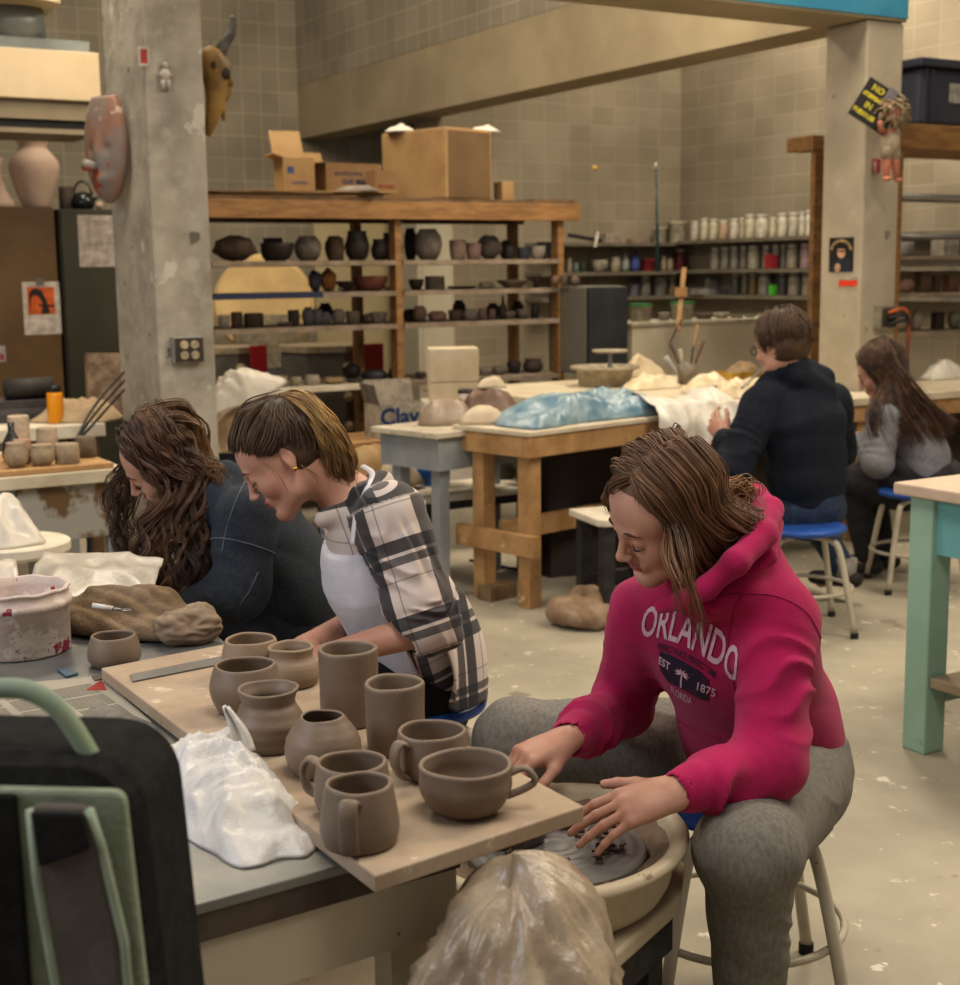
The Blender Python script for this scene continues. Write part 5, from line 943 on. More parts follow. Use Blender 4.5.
# ---- bucket, lump, cloth, plastics
BKT = mat('splashed_white_bucket', '#c9b8ad', .6, c2='#b7a499', ns=7, spots=[('#d3c6bb', 9, .56), ('#8a1f3d', 17, .63), ('#8b7a6f', 34, .66)], bump=.4, bs=30)
p = PZ(21, 650, TZ+.0008); o = thing('glaze_bucket', 'white plastic bucket splashed with crimson glaze at left edge', 'bucket', p, 0)
m = MB(); m.lathe([(0, 0), (.082, 0), (.087, .004), (.088, .083), (.093, .085), (.093, .096), (.089, .098), (.089, .112), (.092, .114), (.09, .118), (.083, .117), (.081, .10), (.079, .05), (0, .05)], 72, cap=False, wob=lambda r, z, a: (r+.0012*noise.noise(V(math.cos(a)*5, math.sin(a)*5, z*60)), z+(.0012*math.sin(9*a)*(z > .11)))); m.build('pail', BKT, o, smooth=True)
m = MB(); m.lathe([(.001, .052), (.079, .052)], 40, cap=False); m.build('glaze_residue', mat('crimson_glaze', '#8b7d80', .4, c2='#8c1531', ns=14, lo=.5, hi=.54), o)

def lump(nm, px, by, z, r3, mt_, lab, cat, rz=0, seed=0, amp=.22, fr=2.2):
    m = MB(); m.ell((0, 0, r3[2]*.92), r3, nu=60, nv=40, disp=lambda d: amp*noise.noise(d*fr+V(seed, 1, 2))+amp*.55*(.5-abs(noise.noise(d*fr*2+V(1, seed, 2)))*2)*1)
    zmin = min(v[2] for v in m.v); m.v = [(v[0], v[1], max(v[2]-zmin-.006, 0)) for v in m.v]
    o = m.build(nm, mt_, smooth=True); o.location = PZ(px, by, z); o.rotation_euler = (0, 0, rz); return tag(o, lab, cat)
lump('clay_lump', 190, 643, TZ+.0006, (.058, .036, .036), WETL, 'squeezed lump of raw clay at the table edge', 'clay', .25, 4, .30, 1.25)
TOW = mat('brown_terry_towel', '#6b563f', .95, c2='#8a735a', ns=12, bump=.6, bs=160)
def cloth(nm, px, z, h, mt_, lab, cat, seed, sc=9, rid=.5, pw=3, nr=34, na=130, solid=0):
    pts = [PZ(x, y, z) for x, y in px]; c_ = sum(pts, V(0, 0, 0))/len(pts); m = MB(); heap(m, [(p.x-c_.x, p.y-c_.y) for p in pts], 0, h, seed=seed, sc=sc, nr=nr, na=na, rid=rid, pw=pw); o = m.build(nm, mt_, smooth=True); o.location = c_; return tag(o, lab, cat)

SHEET = mat('clear_white_sheet', '#bdb3a4', .35, c2='#ab9f8d', ns=4, bump=.35, bs=25, spec=.5)
def sheetgrid(nm, quad, z, fn, lab, mt_, nu=40, nv=30, solid=.001):
    A_, B_, C__, D__ = [PZ(x, y, z) for x, y in quad]; m = MB()
    m.grid(lambda a, b: (A_*(1-a)+B_*a)*(1-b)+(D__*(1-a)+C__*a)*b+V(0, 0, fn(a, b)), nu, nv); o = m.build(nm, mt_, smooth=True, solid=solid); return tag(o, lab, 'plastic sheet')
sheetgrid('white_plastic_sheet', [(14, 625), (150, 620), (165, 590), (45, 578)], TZ+.004, lambda a, b: .012+.055*math.sin(min(b*1.1, 1)*math.pi*.5)*(.55+.45*math.sin(a*2.2+.3))+.012*noise.noise(V(a*4, b*3, 1))+.010*(1-2*abs(noise.noise(V(a*3+b, b*3-a, 7)))), 'large white plastic sheet folded up behind bucket and towel', SHEET)
sheetgrid('white_plastic_sheet', [(-60, 600), (22, 610), (18, 588), (-60, 585)], TZ+.004, lambda a, b: .01+.05*math.sin(b*1.5)+.01*noise.noise(V(a*5, b*5, 3)), 'small white plastic corner behind the bucket at left edge', SHEET, 16, 12)
o = thing('trimming_tool', 'white-handled trimming tool lying on the brown towel', 'tool', PZ(113, 612, TZ+.083), .15)
m = MB(); m.tube([(-.035, .008, .012), (.0, 0, .006)], .0045, 10); m.build('handle', cm('#c9c2b8', .4), o, smooth=True); m = MB(); m.tube([(.0, 0, .006), (.014, -.004, .004)], .003, 8); m.tube(catmull([(.014, -.004, .004), (.026, -.001, .004), (.030, -.008, .003), (.016, -.008, .003)], 4), .0012, 6); m.build('wire_loop', METAL, o, smooth=True)
# white plastic bag on the board edge
WB = mat('white_bag', '#cdc9c4', .38, c2='#bcb7b0', ns=6, bump=.5, bs=24, spec=.5)
def bag():
    px = [(150, 762), (178, 748), (222, 744), (262, 762), (292, 800), (318, 848), (285, 860), (240, 868), (214, 855), (186, 838), (160, 806)]
    z = TZ+.0004; pts = [PZ(x, y, z) for x, y in px]; c_ = sum(pts, V(0, 0, 0))/len(pts); m = MB()
    def topf(x, y, r, n):
        e = (1-r**5); crease = n; return .026*(1-r**2.2)*(.25+1.1*crease)+.004*(1-r**12)+.014*max(crease, 0)*(1-r**6)+.016*(1-r**3)
    heap(m, [(p.x-c_.x, p.y-c_.y) for p in pts], 0, .05, seed=13, sc=17, nr=46, na=170, topf=topf)
    o = m.build('white_plastic_bag', WB, smooth=True); o.location = c_; tag(o, 'crumpled white plastic bag slumped over board and metal tabletop', 'plastic bag')
    m = MB(); b = PZ(243, 752, TZ+.045)-c_; t_ = PY(228, 706, PZ(243, 752, TZ+.045).y+.01)-c_; s_ = V(.015, .009, 0)
    m.grid(lambda a, bb: b*(1-bb)+t_*bb+s_*((a-.5)*2*(1.0-bb*.75))+V(0, .006*math.sin(a*6), 0)+V(.004, 0, 0)*math.sin(bb*4), 8, 12); m.build('twisted_corner', WB, o, smooth=True, solid=.0015)
bag()
# ------------------------------------------------------------------ wrapped clay at bottom
st = stool(.035, 1.46, .3, 'low stool under the wrapped clay bag in front of the table', hs=.50, rt_=.11, rb=.15)
def tallbag():
    m = MB(); c0 = V(.03, 1.46, .502)
    prof_ = [(.0, .0), (.10, .0), (.118, .03), (.117, .10), (.095, .18), (.060, .24), (.025, .262), (.0, .265)]
    pts = catmull([(r, z, 0) for r, z in prof_], 6)
    def wob(r, z, a):
        q = V(math.cos(a)*1.6, math.sin(a)*1.6, z*9); f = 1+.26*noise.noise(q*.9)+.13*(1-2.4*abs(noise.noise(q*1.9+V(z*6, 0, 0))))+.05*(1-2*abs(noise.noise(q*4.2+V(0, z*8, 0))))
        return r*f, z+(.02*math.sin(a+1)*(z > .1))
    m.lathe([(max(p.x, 0), p.y) for p in pts], 150, cap=False, wob=wob); o = m.build('wrapped_clay_bag', mat('clear_bag_clay', '#8b7862', .3, c2='#a8977f', ns=9, lo=.4, hi=.6, bump=.5, bs=30, spec=.6, stretch=(1, 1, .5), spots=[('#66533f', 7, .64)]), smooth=True); o.location = c0; tag(o, 'tan clay bag wrapped in crinkled clear plastic, bottom centre foreground', 'clay bag')
tallbag()
# ------------------------------------------------------------------ pottery wheel
WC_ = V(.115, 2.144, 0); wa = math.atan2(.54, .84)      # along-axis is rotated clockwise by wa
wt = thing('pottery_wheel', 'cream pottery wheel with splash pan on a black-legged deck', 'pottery wheel', WC_, -wa)
DK_ = .42
m = MB(); m.prism([(-.40, -.50), (.175, -.50), (.175, .10), (.13, .22), (.0, .30), (-.40, .30)], DK_-.03, DK_); m.build('deck', mat('cream_deck', '#b5a68b', .55, c2='#a5967b', ns=4, spots=[('#8a7a62', 16, .66)]), wt, bevel=.006)
m = MB(); m.box(.135, .17, -.48, .08, DK_-.085, DK_-.031); m.box(-.39, .134, -.48, -.445, DK_-.085, DK_-.031); m.box(-.39, -.355, -.444, .28, DK_-.085, DK_-.031); m.box(-.354, .0, .245, .28, DK_-.085, DK_-.031); m.build('steel_frame', BLACK, wt)
for x, y in ((.118, .0), (.118, -.45), (-.38, -.44), (-.38, .23)): m = MB(); m.box(x, x+.05, y, y+.05, 0, DK_-.086); m.build('leg', BLACK, wt, bevel=.003)
PANC = mat('cream_pan', '#b8aa92', .5, c2='#a6987f', ns=5, spots=[('#7f6a50', 20, .66)], bump=.1)
def panl(m, prof_, seg=72, ex=1.18): m.lathe(prof_, seg, Matrix.Diagonal((1, ex, 1, 1)), cap=False); return m
m = MB(); panl(m, [(0, DK_+.006), (.13, DK_+.006), (.168, DK_+.012), (.178, DK_+.03), (.188, DK_+.075), (.196, DK_+.082), (.206, DK_+.088), (.207, DK_+.096), (.200, DK_+.104), (.188, DK_+.104), (.178, DK_+.095), (.170, DK_+.035), (.155, DK_+.02), (0, DK_+.02)]); m.build('splash_pan', PANC, wt, smooth=True)
m = MB(); M = Matrix.Rotation(-.9, 4, 'Z'); m.box(-.02, .02, -.222, -.196, DK_+.03, DK_+.108, M); m.build('pan_clip', PANC, wt, bevel=.006)
SL = mat('clay_slurry', '#5d4b3b', .6, c2='#705c49', ns=14, bump=.8, bs=40)
m = MB(); m.grid(lambda a, b: V((.166+.010)*(.05+.95*b)*math.cos(a*2*math.pi), (.166+.010)*1.17*(.05+.95*b)*math.sin(a*2*math.pi), DK_+.060+.022*b*b+.014*noise.noise(V(math.cos(a*6.28)*b*5, math.sin(a*6.28)*b*5, 3))+.006*noise.noise(V(math.cos(a*6.28)*b*16, math.sin(a*6.28)*b*16, 3))), 120, 24); m.build('clay_slurry', SL, wt, smooth=True)
WH = .505
m = MB(); m.lathe([(0, WH-.018), (.142, WH-.018), (.146, WH-.014), (.146, WH-.004), (.143, WH)]+[(.143-.0095*i, WH-.0008*(i % 2)) for i in range(1, 14)]+[(0, WH)], 90, cap=False); m.build('wheel_head', mat('wheel_steel', '#84827f', .4, c2='#918c84', ns=3, metal=.5, spots=[('#837669', 7, .64)]), wt, smooth=False)
m = MB(); m.lathe([(0, DK_+.021), (.03, DK_+.021), (.03, WH-.019), (0, WH-.019)], 20); m.build('shaft', METAL, wt)
m = MB(); random.seed(11); TRM = cm('#554031', .6)
trims = thing('clay_trimmings', 'curled clay trimmings scattered on the wheel head', 'clay trimmings', WC_+V(0, 0, WH+.001), 0)
for i in range(30):
    a = random.uniform(0, 6.28); r_ = random.uniform(.05, .13); m = MB(); k_ = random.uniform(.006, .013); n_ = 8; b0 = random.uniform(0, 6)
    if i < 9: a = random.uniform(-.9, .4); r_ = random.uniform(.07, .11)
    pts = [(k_*math.cos(b0+t_*3.5/n_), k_*math.sin(b0+t_*3.5/n_), .002+.005*t_/n_*(i % 3)) for t_ in range(n_+1)]
    m.tube([V(*q)+V(r_*math.cos(a), r_*math.sin(a), .0012) for q in pts], [(.0012, .0035)]*len(pts), 6); m.build('curl', TRM, trims, smooth=True)
fpot(512, 838, WH+.0006, [(.052, 0), (.057, .012), (.060, .026), (.057, .040)], mat('wet_dark_clay', '#57463a', .4, c2='#4c3d32', ns=8), 'dark upturned bowl being trimmed on the wheel head', name='clay_bowl', cat='bowl', seed=14, group=None)
# pedal box under wheel
PS = stool(.495, 2.575, 0, 'blue-seated metal stool under the pink hoodie student', hs=.42, rt_=.16, rb=.25)
stool(-.16, 3.0, .2, 'blue-seated stool under the plaid shirt student', hs=.49, rt_=.155, rb=.235)
stool(1.265, 5.44, .0, 'blue-seated stool under the navy hoodie student', hs=.42, rt_=.165, rb=.25)
stool(1.95, 6.15, .0, 'blue-seated stool under the far long-haired student', hs=.44, rt_=.16, rb=.24)
stool(-.45, 3.45, .2, 'stool hidden beneath the charcoal hoodie student', hs=.47, rt_=.155, rb=.235)
# ------------------------------------------------------------------ backpack
BX, BY = -.398, 1.10
stool(BX-.01, BY+.06, .3, 'stool below the backpack at bottom left', hs=.528, rt_=.14, rb=.2)
bk = thing('hiking_backpack', 'dark grey backpack with pale green back panel and straps, bottom left', 'backpack', (BX, BY, .530), -.10)
FAB = mat('charcoal_fabric', '#1a1a19', .95, c2='#232322', ns=50, bump=.3, bs=220, spec=.1)
GRN = mat('sage_mesh', '#8a937c', .85, c2='#7a846c', ns=30, bump=.5, bs=260)
GRNL = mat('sage_piping', '#8f9a86', .8, c2='#7f8a76', ns=30)
def rr(w, h0, h1, r, n=8, wt_=None):
    wt_ = wt_ or w; P_ = [(-w, h0), (w, h0)]
    P_ += [(wt_-r+r*math.cos(t), h1-r+r*math.sin(t)) for t in np.linspace(0, math.pi/2, n)]+[(-wt_+r-r*math.sin(t), h1-r+r*math.cos(t)) for t in np.linspace(0, math.pi/2, n)]; return P_
Mb = Matrix.Rotation(math.pi/2, 4, 'X')
H_ = .50
m = MB(); m.prism(rr(.143, 0, H_, .055, wt_=.116), -.14, 0, Mb); m.build('main_compartment', FAB, bk, bevel=.025)
m = MB(); m.prism(rr(.137, .01, H_-.020, .012, wt_=.110), .0005, .012, Mb); m.build('back_panel', GRN, bk, bevel=.004)
m = MB(); m.prism([(-.012, .0), (.026, .0), (.022, H_-.022), (-.012, H_-.022)], .0125, .020, Mb); m.build('spine_band', FAB, bk, bevel=.003)
m = MB(); add_text(m, 'X 22', .022, Matrix.Translation((.0, -.0215, .18))@Mb@Matrix.Rotation(math.pi/2, 4, 'Z'), bold=.0008); m.build('lettering', cm('#a08f88', .6), bk)
H2 = H_+.030
def strap(sx):
    P1 = [(.04, H2-.055), (.085, H2-.055), (.094, H2-.09), (.108, H2-.16), (.113, .22), (.102, .0), (.066, .0), (.074, .15), (.066, .25), (.050, .32), (.040, H2-.12)]
    m = MB(); m.prism([(x*sx, y) for x, y in (P1 if sx > 0 else P1[::-1])], .0205, .034, Mb); s_ = m.build('shoulder_strap', mat('strap_grey', '#4b453f', .85, c2='#57504a', ns=20, bump=.3, bs=200), bk, bevel=.006)
    m = MB(); m.prism([(x*sx, y) for x, y in ([(.042, H2-.058), (.084, H2-.058), (.090, H2-.088), (.046, H2-.105)] if sx > 0 else [(.046, H2-.105), (.090, H2-.088), (.084, H2-.058), (.042, H2-.058)])], .0345, .040, Mb); m.build('strap_anchor', FAB, s_, bevel=.003)
    m = MB(); m.prism([(x*sx, y) for x, y in ([(.112, .02), (.113, .21), (.106, .27), (.075, .16), (.07, .02)] if sx > 0 else [(.07, .02), (.075, .16), (.106, .27), (.113, .21), (.112, .02)])], .0345, .038, Mb); m.build('mesh_lining', FAB, s_)
    m = MB(); m.tube([(x*sx, -.030, y) for x, y in [(.040, H2-.06), (.042, H2-.12), (.052, .32), (.068, .25), (.075, .15), (.068, .0)]], .0055, 8); m.build('piping', GRNL, s_, smooth=True)
    m = MB(); m.tube([(x*sx, -.030, y) for x, y in [(.087, H2-.058), (.096, H2-.09), (.110, H2-.17), (.115, .2), (.104, 0)]], .004, 8); m.build('piping', GRNL, s_, smooth=True)
strap(1); strap(-1)
for y_ in (.14, .24): m = MB(); m.prism([(.03, y_), (.132, y_+.012), (.132, y_+.016), (.03, y_+.004)], .0122, .0135, Mb); m.build('panel_seam', cm('#4f5848', .9), bk)
m = MB(); m.tube(catmull([(-.07, .03, H_-.01), (-.06, .03, H_+.034), (.0, .03, H_+.052), (.04, .03, H_+.036), (.07, .03, H_-.012)], 6), .0085, 10); m.build('grab_loop', mat('sage_loop', '#7d8a6f', .8, c2='#6d7f84', ns=12), bk, smooth=True)
# ------------------------------------------------------------------ green table at right
K0 = PZ(893, 482, .80); K0.z = 0
gt = thing('green_worktable', 'chipped mint green table with pale top at right edge', 'table', K0, TH)
GP = mat('mint_paint', '#84a491', .55, c2='#8fae9b', ns=4, spots=[('#8a5a38', 13, .70), ('#5f7f6e', 6, .66)], bump=.1)
m = MB(); m.box(0, 1.1, -.75, 0, .765, .80); m.build('tabletop', mat('pinkish_board', '#c2ad97', .6, c2='#b39c86', ns=4, spots=[('#7f6455', 22, .68)]), gt, bevel=.006)
GPB = mat('blue_green_paint', '#5f9aa0', .5, c2='#6da79f', ns=3)
m = MB(); m.box(.09, 1.0, -.06, -.035, .60, .764); m.box(.05, .075, -.66, -.125, .60, .764); m.build('apron', GPB, gt)
for x in (.03, .95):
    for y in (-.125, -.72): m = MB(); m.box(x, x+.085, y, y+.085, 0 if 0 else .0, .764); m.build('leg', GP, gt, bevel=.005)
m = MB(); m.box(.06, .115, -.125, -.04, 0, .0)
m = MB(); m.box(.04, 1.05, -.72, -.126, .205, .235); m.build('lower_shelf', mat('dull_shelf', '#8f7f66', .7, c2='#7f6f57', ns=6), gt, bevel=.003); m = MB(); m.box(.05, 1.04, -.74, -.721, .15, .234); m.box(.115, .94, -.125, -.11, .15, .204); m.build('shelf_rail', GP, gt)
o = thing('metal_block', 'small dark metal box on the green table lower shelf', 'metal box', K0+R*.16-D*.22+V(0, 0, .236), TH)
m = MB(); m.box(-.04, .06, -.05, .05, 0, .09); m.build('body', mat('rusty_metal', '#5c574c', .5, metal=.5, c2='#47433a', ns=8), o, bevel=.004); m = MB(); m.lathe([(0, .0905), (.014, .0905), (.014, .12), (0, .122)], 14, Matrix.Translation((-.02, 0, 0))); m.build('knob', METAL, o)
# ------------------------------------------------------------------ organic shapes: smooth unions of tapered limbs, meshed by surface nets
class Pr:
    __slots__ = ('f', 'c', 'r', 'k', 'op')
    def __init__(s, f, c, r, k=.02, op='u'): s.f = f; s.c = np.array(c, float); s.r = r; s.k = k; s.op = op
def A3(v): return np.array([v[0], v[1], v[2]], float)
def cap(a, b, ra, rb, k=.02, op='u', n=None, s=1.0, fold=None):
    a = A3(a); b = A3(b); ab = b-a; L2 = float(ab@ab)+1e-12; nn = None if n is None else A3(n)/np.linalg.norm(A3(n)); ln = math.sqrt(L2)
    def f(p):
        t = np.clip((p-a)@ab/L2, 0, 1); q = p-(a+t[:, None]*ab); r = ra+(rb-ra)*t
        if fold is not None:
            amp, fr, tw = fold; ph = (p@np.array([31., 17., 23.])*.9); w_ = np.sin(t*ln*fr+tw*np.sin(ph)+ph*.5); r = r+amp*((1-np.abs(w_))*1.6-.5)*(.45+.55*np.sin(ph*.7+1))*np.clip(t*4, 0, 1)*np.clip((1-t)*6+.35, 0, 1)
        if nn is None: return np.sqrt((q*q).sum(1))-r
        h = q@nn; q = q+np.outer(h*(1/s-1), nn); return (np.sqrt((q*q).sum(1))-r)*(min(s, 1)*.5+.5)
    return Pr(f, (a+b)/2, ln/2+max(ra, rb)*max(1, s)+abs(fold[0] if fold else 0), k, op)
def ell(c, r, M=None, k=.02, op='u'):
    c = A3(c); r = A3(r); Rm = np.eye(3) if M is None else np.array([list(x)[:3] for x in M][:3], float)
    def f(p):
        q = (p-c)@Rm; k0 = np.sqrt(((q/r)**2).sum(1)); k1 = np.sqrt(((q/(r*r))**2).sum(1))+1e-9; return k0*(k0-1)/k1
    return Pr(f, c, r.max(), k, op)
def halfspace(c, n, k=.004, op='s', rad=9):
    c = A3(c); n = A3(n)/np.linalg.norm(A3(n)); return Pr(lambda p: -((p-c)@n), c, rad, k, op)
def evalp(prims, p):
    d = np.full(len(p), 1e3)
    for q in prims:
        e = q.f(p)
        if q.op == 'u': h = np.clip(.5+.5*(d-e)/q.k, 0, 1); d = d*(1-h)+e*h-q.k*h*(1-h)
        elif q.op == 's': e = -e; h = np.clip(.5-.5*(d-e)/q.k, 0, 1); d = d*(1-h)+e*h+q.k*h*(1-h)
    return d
def sdf_mesh(prims, vox, disp=None, pad=.03, B=12):
    us = [q for q in prims if q.op == 'u']
    lo = np.min([q.c-q.r for q in us], 0)-pad; hi = np.max([q.c+q.r for q in us], 0)+pad
    n = np.ceil((hi-lo)/vox/B).astype(int)*B+1; vol = np.full(tuple(n), 1.0, np.float32); diag = vox*B*.5*1.7321
    nb = (n-1)//B; I = np.arange(B+1)
    gx, gy, gz = np.meshgrid(I, I, I, indexing='ij'); G = np.stack([gx, gy, gz], -1).reshape(-1, 3)*vox
    cs = np.stack(np.meshgrid(*[np.arange(k) for k in nb], indexing='ij'), -1).reshape(-1, 3)
    cen = lo+(cs+.5)*B*vox; D0 = np.stack([q.f(cen) for q in prims], 0); un = np.array([q.op == 'u' for q in prims])
    dm = D0[un].min(0); kk = max(q.k for q in prims); da = .02 if disp else 0
    act = np.where(dm < diag*1.5+kk+da)[0]
    for j in act:
        keep = [q for i, q in enumerate(prims) if (D0[i, j] < dm[j]+2.6*diag+q.k*2 if q.op == 'u' else D0[i, j] < diag*1.6+q.k*2)]
        p = lo+cs[j]*B*vox+G; d = evalp(keep, p)
        if disp: d = d+disp(p)
        x, y, z = cs[j]*B; vol[x:x+B+1, y:y+B+1, z:z+B+1] = d.reshape(B+1, B+1, B+1)
    return surf_nets(vol, lo, vox)
def surf_nets(v, lo, vox):
    s = v < 0; c = np.zeros(tuple(k-1 for k in v.shape), np.int8)
    for dx in (0, 1):
        for dy in (0, 1):
            for dz in (0, 1): c += s[dx:dx+c.shape[0], dy:dy+c.shape[1], dz:dz+c.shape[2]]
    cells = np.argwhere((c > 0) & (c < 8)); idx = np.full(c.shape, -1, np.int32); idx[tuple(cells.T)] = np.arange(len(cells))
    P = np.zeros((len(cells), 3)); W_ = np.zeros(len(cells)); x, y, z = cells.T
    crn = [(a, b, d) for a in (0, 1) for b in (0, 1) for d in (0, 1)]; cv = {k: v[x+k[0], y+k[1], z+k[2]] for k in crn}
    for a in crn:
        for ax in range(3):
            if a[ax] == 1: continue
            b = list(a); b[ax] = 1; b = tuple(b); va = cv[a]; vb = cv[b]; m_ = (va < 0) != (vb < 0); t = np.where(m_, va/np.where(m_, va-vb, 1), 0)
            q = np.tile(np.array(a, float), (len(cells), 1)); q[:, ax] += t; P += q*m_[:, None]; W_ += m_
    P = (P/W_[:, None]+cells)*vox+lo; F_ = []
    for ax in range(3):
        o = [1, 1, 1]; sl1 = [slice(1, -1)]*3; sl2 = [slice(1, -1)]*3; sl1[ax] = slice(0, -1); sl2[ax] = slice(1, None)
        a = s[tuple(sl1)]; b = s[tuple(sl2)]; e = np.argwhere(a != b)
        if not len(e): continue
        off = np.array([1, 1, 1]); off[ax] = 0; e = e+off; fl = s[tuple(e.T)]
        u, w = [k for k in range(3) if k != ax]; eu = np.eye(3, dtype=int)[u]; ew = np.eye(3, dtype=int)[w]
        qd = np.stack([idx[tuple(e.T)], idx[tuple((e-eu).T)], idx[tuple((e-eu-ew).T)], idx[tuple((e-ew).T)]], 1)
        flip = fl if ax != 1 else ~fl; qd[flip] = qd[flip][:, ::-1]; F_.append(qd)
    F_ = np.concatenate(F_); F_ = F_[(F_ >= 0).all(1)]; return P, F_
def np_mesh(name, P, F_, mats_, parent=None, mi=None, attr=None, smooth=2):
    me = bpy.data.meshes.new(name); me.vertices.add(len(P)); me.vertices.foreach_set('co', P.astype(np.float32).ravel())
    me.loops.add(len(F_)*4); me.loops.foreach_set('vertex_index', F_.ravel().astype(np.int32)); me.polygons.add(len(F_)); me.polygons.foreach_set('loop_start', np.arange(0, len(F_)*4, 4, dtype=np.int32)); me.polygons.foreach_set('loop_total', np.full(len(F_), 4, np.int32))
    for m_ in mats_: me.materials.append(m_)
    if mi is not None: me.polygons.foreach_set('material_index', mi.astype(np.int32))
    me.polygons.foreach_set('use_smooth', np.ones(len(F_), bool)); me.update(); me.validate()
    if attr is not None:
        a = me.attributes.new('cloth', 'FLOAT_VECTOR', 'POINT'); a.data.foreach_set('vector', attr.astype(np.float32).ravel())
    o = bpy.data.objects.new(name, me); COL.objects.link(o)
    if smooth: md = o.modifiers.new('sm', 'SMOOTH'); md.factor = .5; md.iterations = smooth
    if parent is not None: o.parent = parent
    return o
def relbuild(name, P, F_, mats_, parent, **k):
    inv = np.array(mw(parent).inverted()); P = P@inv[:3, :3].T+inv[:3, 3]; return np_mesh(name, P, F_, mats_, parent, **k)
# orientation frames
def basis(o, fwd, up):
    "columns: x = person's right-to-left? (x = fwd x up), y = forward, z = up"
    f = V(*fwd).normalized(); u = V(*up); u = (u-f*u.dot(f)).normalized(); x = f.cross(u).normalized()
    return Matrix(((x.x, f.x, u.x, o[0]), (x.y, f.y, u.y, o[1]), (x.z, f.z, u.z, o[2]), (0, 0, 0, 1)))
def head_prims(M, s=1.0, male=0, k0=.03, ears=True):
    T = lambda x, y, z: M@(V(x, y, z)*s)
    R3 = M.to_3x3(); e = lambda c, r, k=.02, op='u', rot=None: ell(T(*c), [v*s for v in r], (R3@rot) if rot is not None else R3, k*s, op)
    c = lambda a, b, ra, rb, k=.012, op='u': cap(T(*a), T(*b), ra*s, rb*s, k*s, op)
    P = [e((0, -.018, .040), (.073, .092, .083)), e((0, .022, -.018), (.060, .064, .082), .035), e((0, .048, .040), (.058, .034, .045), .03),
         c((-.040, .020, -.070), (-.012, .066, -.096), .024, .018, .03), c((.040, .020, -.070), (.012, .066, -.096), .024, .018, .03), e((0, .071, -.098), (.020, .017, .016), .020),
         e((-.036, .058, -.028), (.024, .024, .026), .022), e((.036, .058, -.028), (.024, .024, .026), .022),
         c((-.030, .082, .020), (-.010, .086, .017), .008, .008, .014), c((.030, .082, .020), (.010, .086, .017), .008, .008, .014),
         e((-.030, .097, .004), (.016, .013, .011), .012, 's'), e((.030, .097, .004), (.016, .013, .011), .012, 's'),
         e((-.030, .0745, .003), (.0145, .0145, .0125), .004), e((.030, .0745, .003), (.0145, .0145, .0125), .004),
         c((0, .084, .014), (0, .104, -.026), .0065, .0085, .010), e((0, .106, -.030), (.0095, .010, .0085), .006), e((-.0105, .098, -.033), (.007, .009, .0065), .006), e((.0105, .098, -.033), (.007, .009, .0065), .006),
         e((0, .078, -.060), (.024, .015, .016), .014),
         e((-.007, .0895, -.0555), (.013, .0075, .0042), .004), e((.007, .0895, -.0555), (.013, .0075, .0042), .004), e((0, .0880, -.0655), (.0165, .0078, .0056), .004),
         e((0, .094, -.0608), (.019, .006, .0012), .002, 's'), e((0, .090, -.080), (.016, .006, .005), .008, 's')]
    if ears:
        for sx in (-1, 1):
            rot = Matrix.Rotation(sx*-.22, 3, 'Z')@Matrix.Rotation(.15, 3, 'X')
            P += [e((sx*.0735, -.012, .000), (.0065, .0155, .027), .006, 'u', rot), e((sx*.0815, -.008, .004), (.005, .009, .016), .004, 's', rot), e((sx*.0735, -.006, -.026), (.006, .007, .008), .006)]
    return P
def hand_prims(wr, dr, nrm, side, s=1.0, curl=(.5, .5, .5, .5), spread=.10, thumb=(.6, .5), k=.006):
    "wr wrist, dr direction of fingers, nrm back-of-hand normal, side +1: thumb towards dr x nrm"
    d = V(*dr).normalized(); n = V(*nrm); n = (n-d*n.dot(d)).normalized(); x = d.cross(n)*side; w = V(*wr); P = []
    K = [w+d*.082*s+x*o*s+n*z*s for o, z in ((.028, 0), (.009, .003), (-.010, .002), (-.027, -.002))]
    for q in K: P.append(cap(w+(q-w-d*.082*s)*.55+d*.008*s, q, .0145*s, .0105*s, .012))
    P.append(cap(w-d*.012*s, w+d*.05*s, .021*s, .024*s, .02, 'u', n, .62)); P.append(cap(w+d*.03*s+x*.012*s-n*.006*s, w+d*.06*s+x*.02*s-n*.006*s, .016*s, .012*s, .015))
    L_ = ((.042, .026, .020), (.047, .030, .021), (.043, .028, .021), (.033, .021, .018)); R_ = (.0088, .0090, .0086, .0076)
    for i in range(4):
        p = K[i]; a = .10+curl[i]*.75; dd = (d+x*spread*(1.5-i)).normalized()
        for j in range(3):
            e_ = dd*math.cos(a)-n*math.sin(a); q = p+e_*L_[i][j]*s; P.append(cap(p, q, R_[i]*(1-.10*j)*s, R_[i]*(.92-.10*j)*s, k*.6 if j else k)); p = q; a += curl[i]*(.95 if j == 0 else .6)
    t0 = w+d*.022*s+x*.022*s-n*.008*s; td = (d*.62+x*.72*(1-thumb[0]*.6)-n*.35*thumb[0]).normalized(); t1 = t0+td*.038*s; td2 = (td+d*.45-n*.35*thumb[1]-x*.25*thumb[1]).normalized(); t2 = t1+td2*.030*s; td3 = (td2+d*.25-x*.2*thumb[1]).normalized(); t3 = t2+td3*.022*s
    P += [cap(t0, t1, .0145*s, .0105*s, .012), cap(t1, t2, .0102*s, .0092*s, .005), cap(t2, t3, .0092*s, .0075*s, .004)]; return P
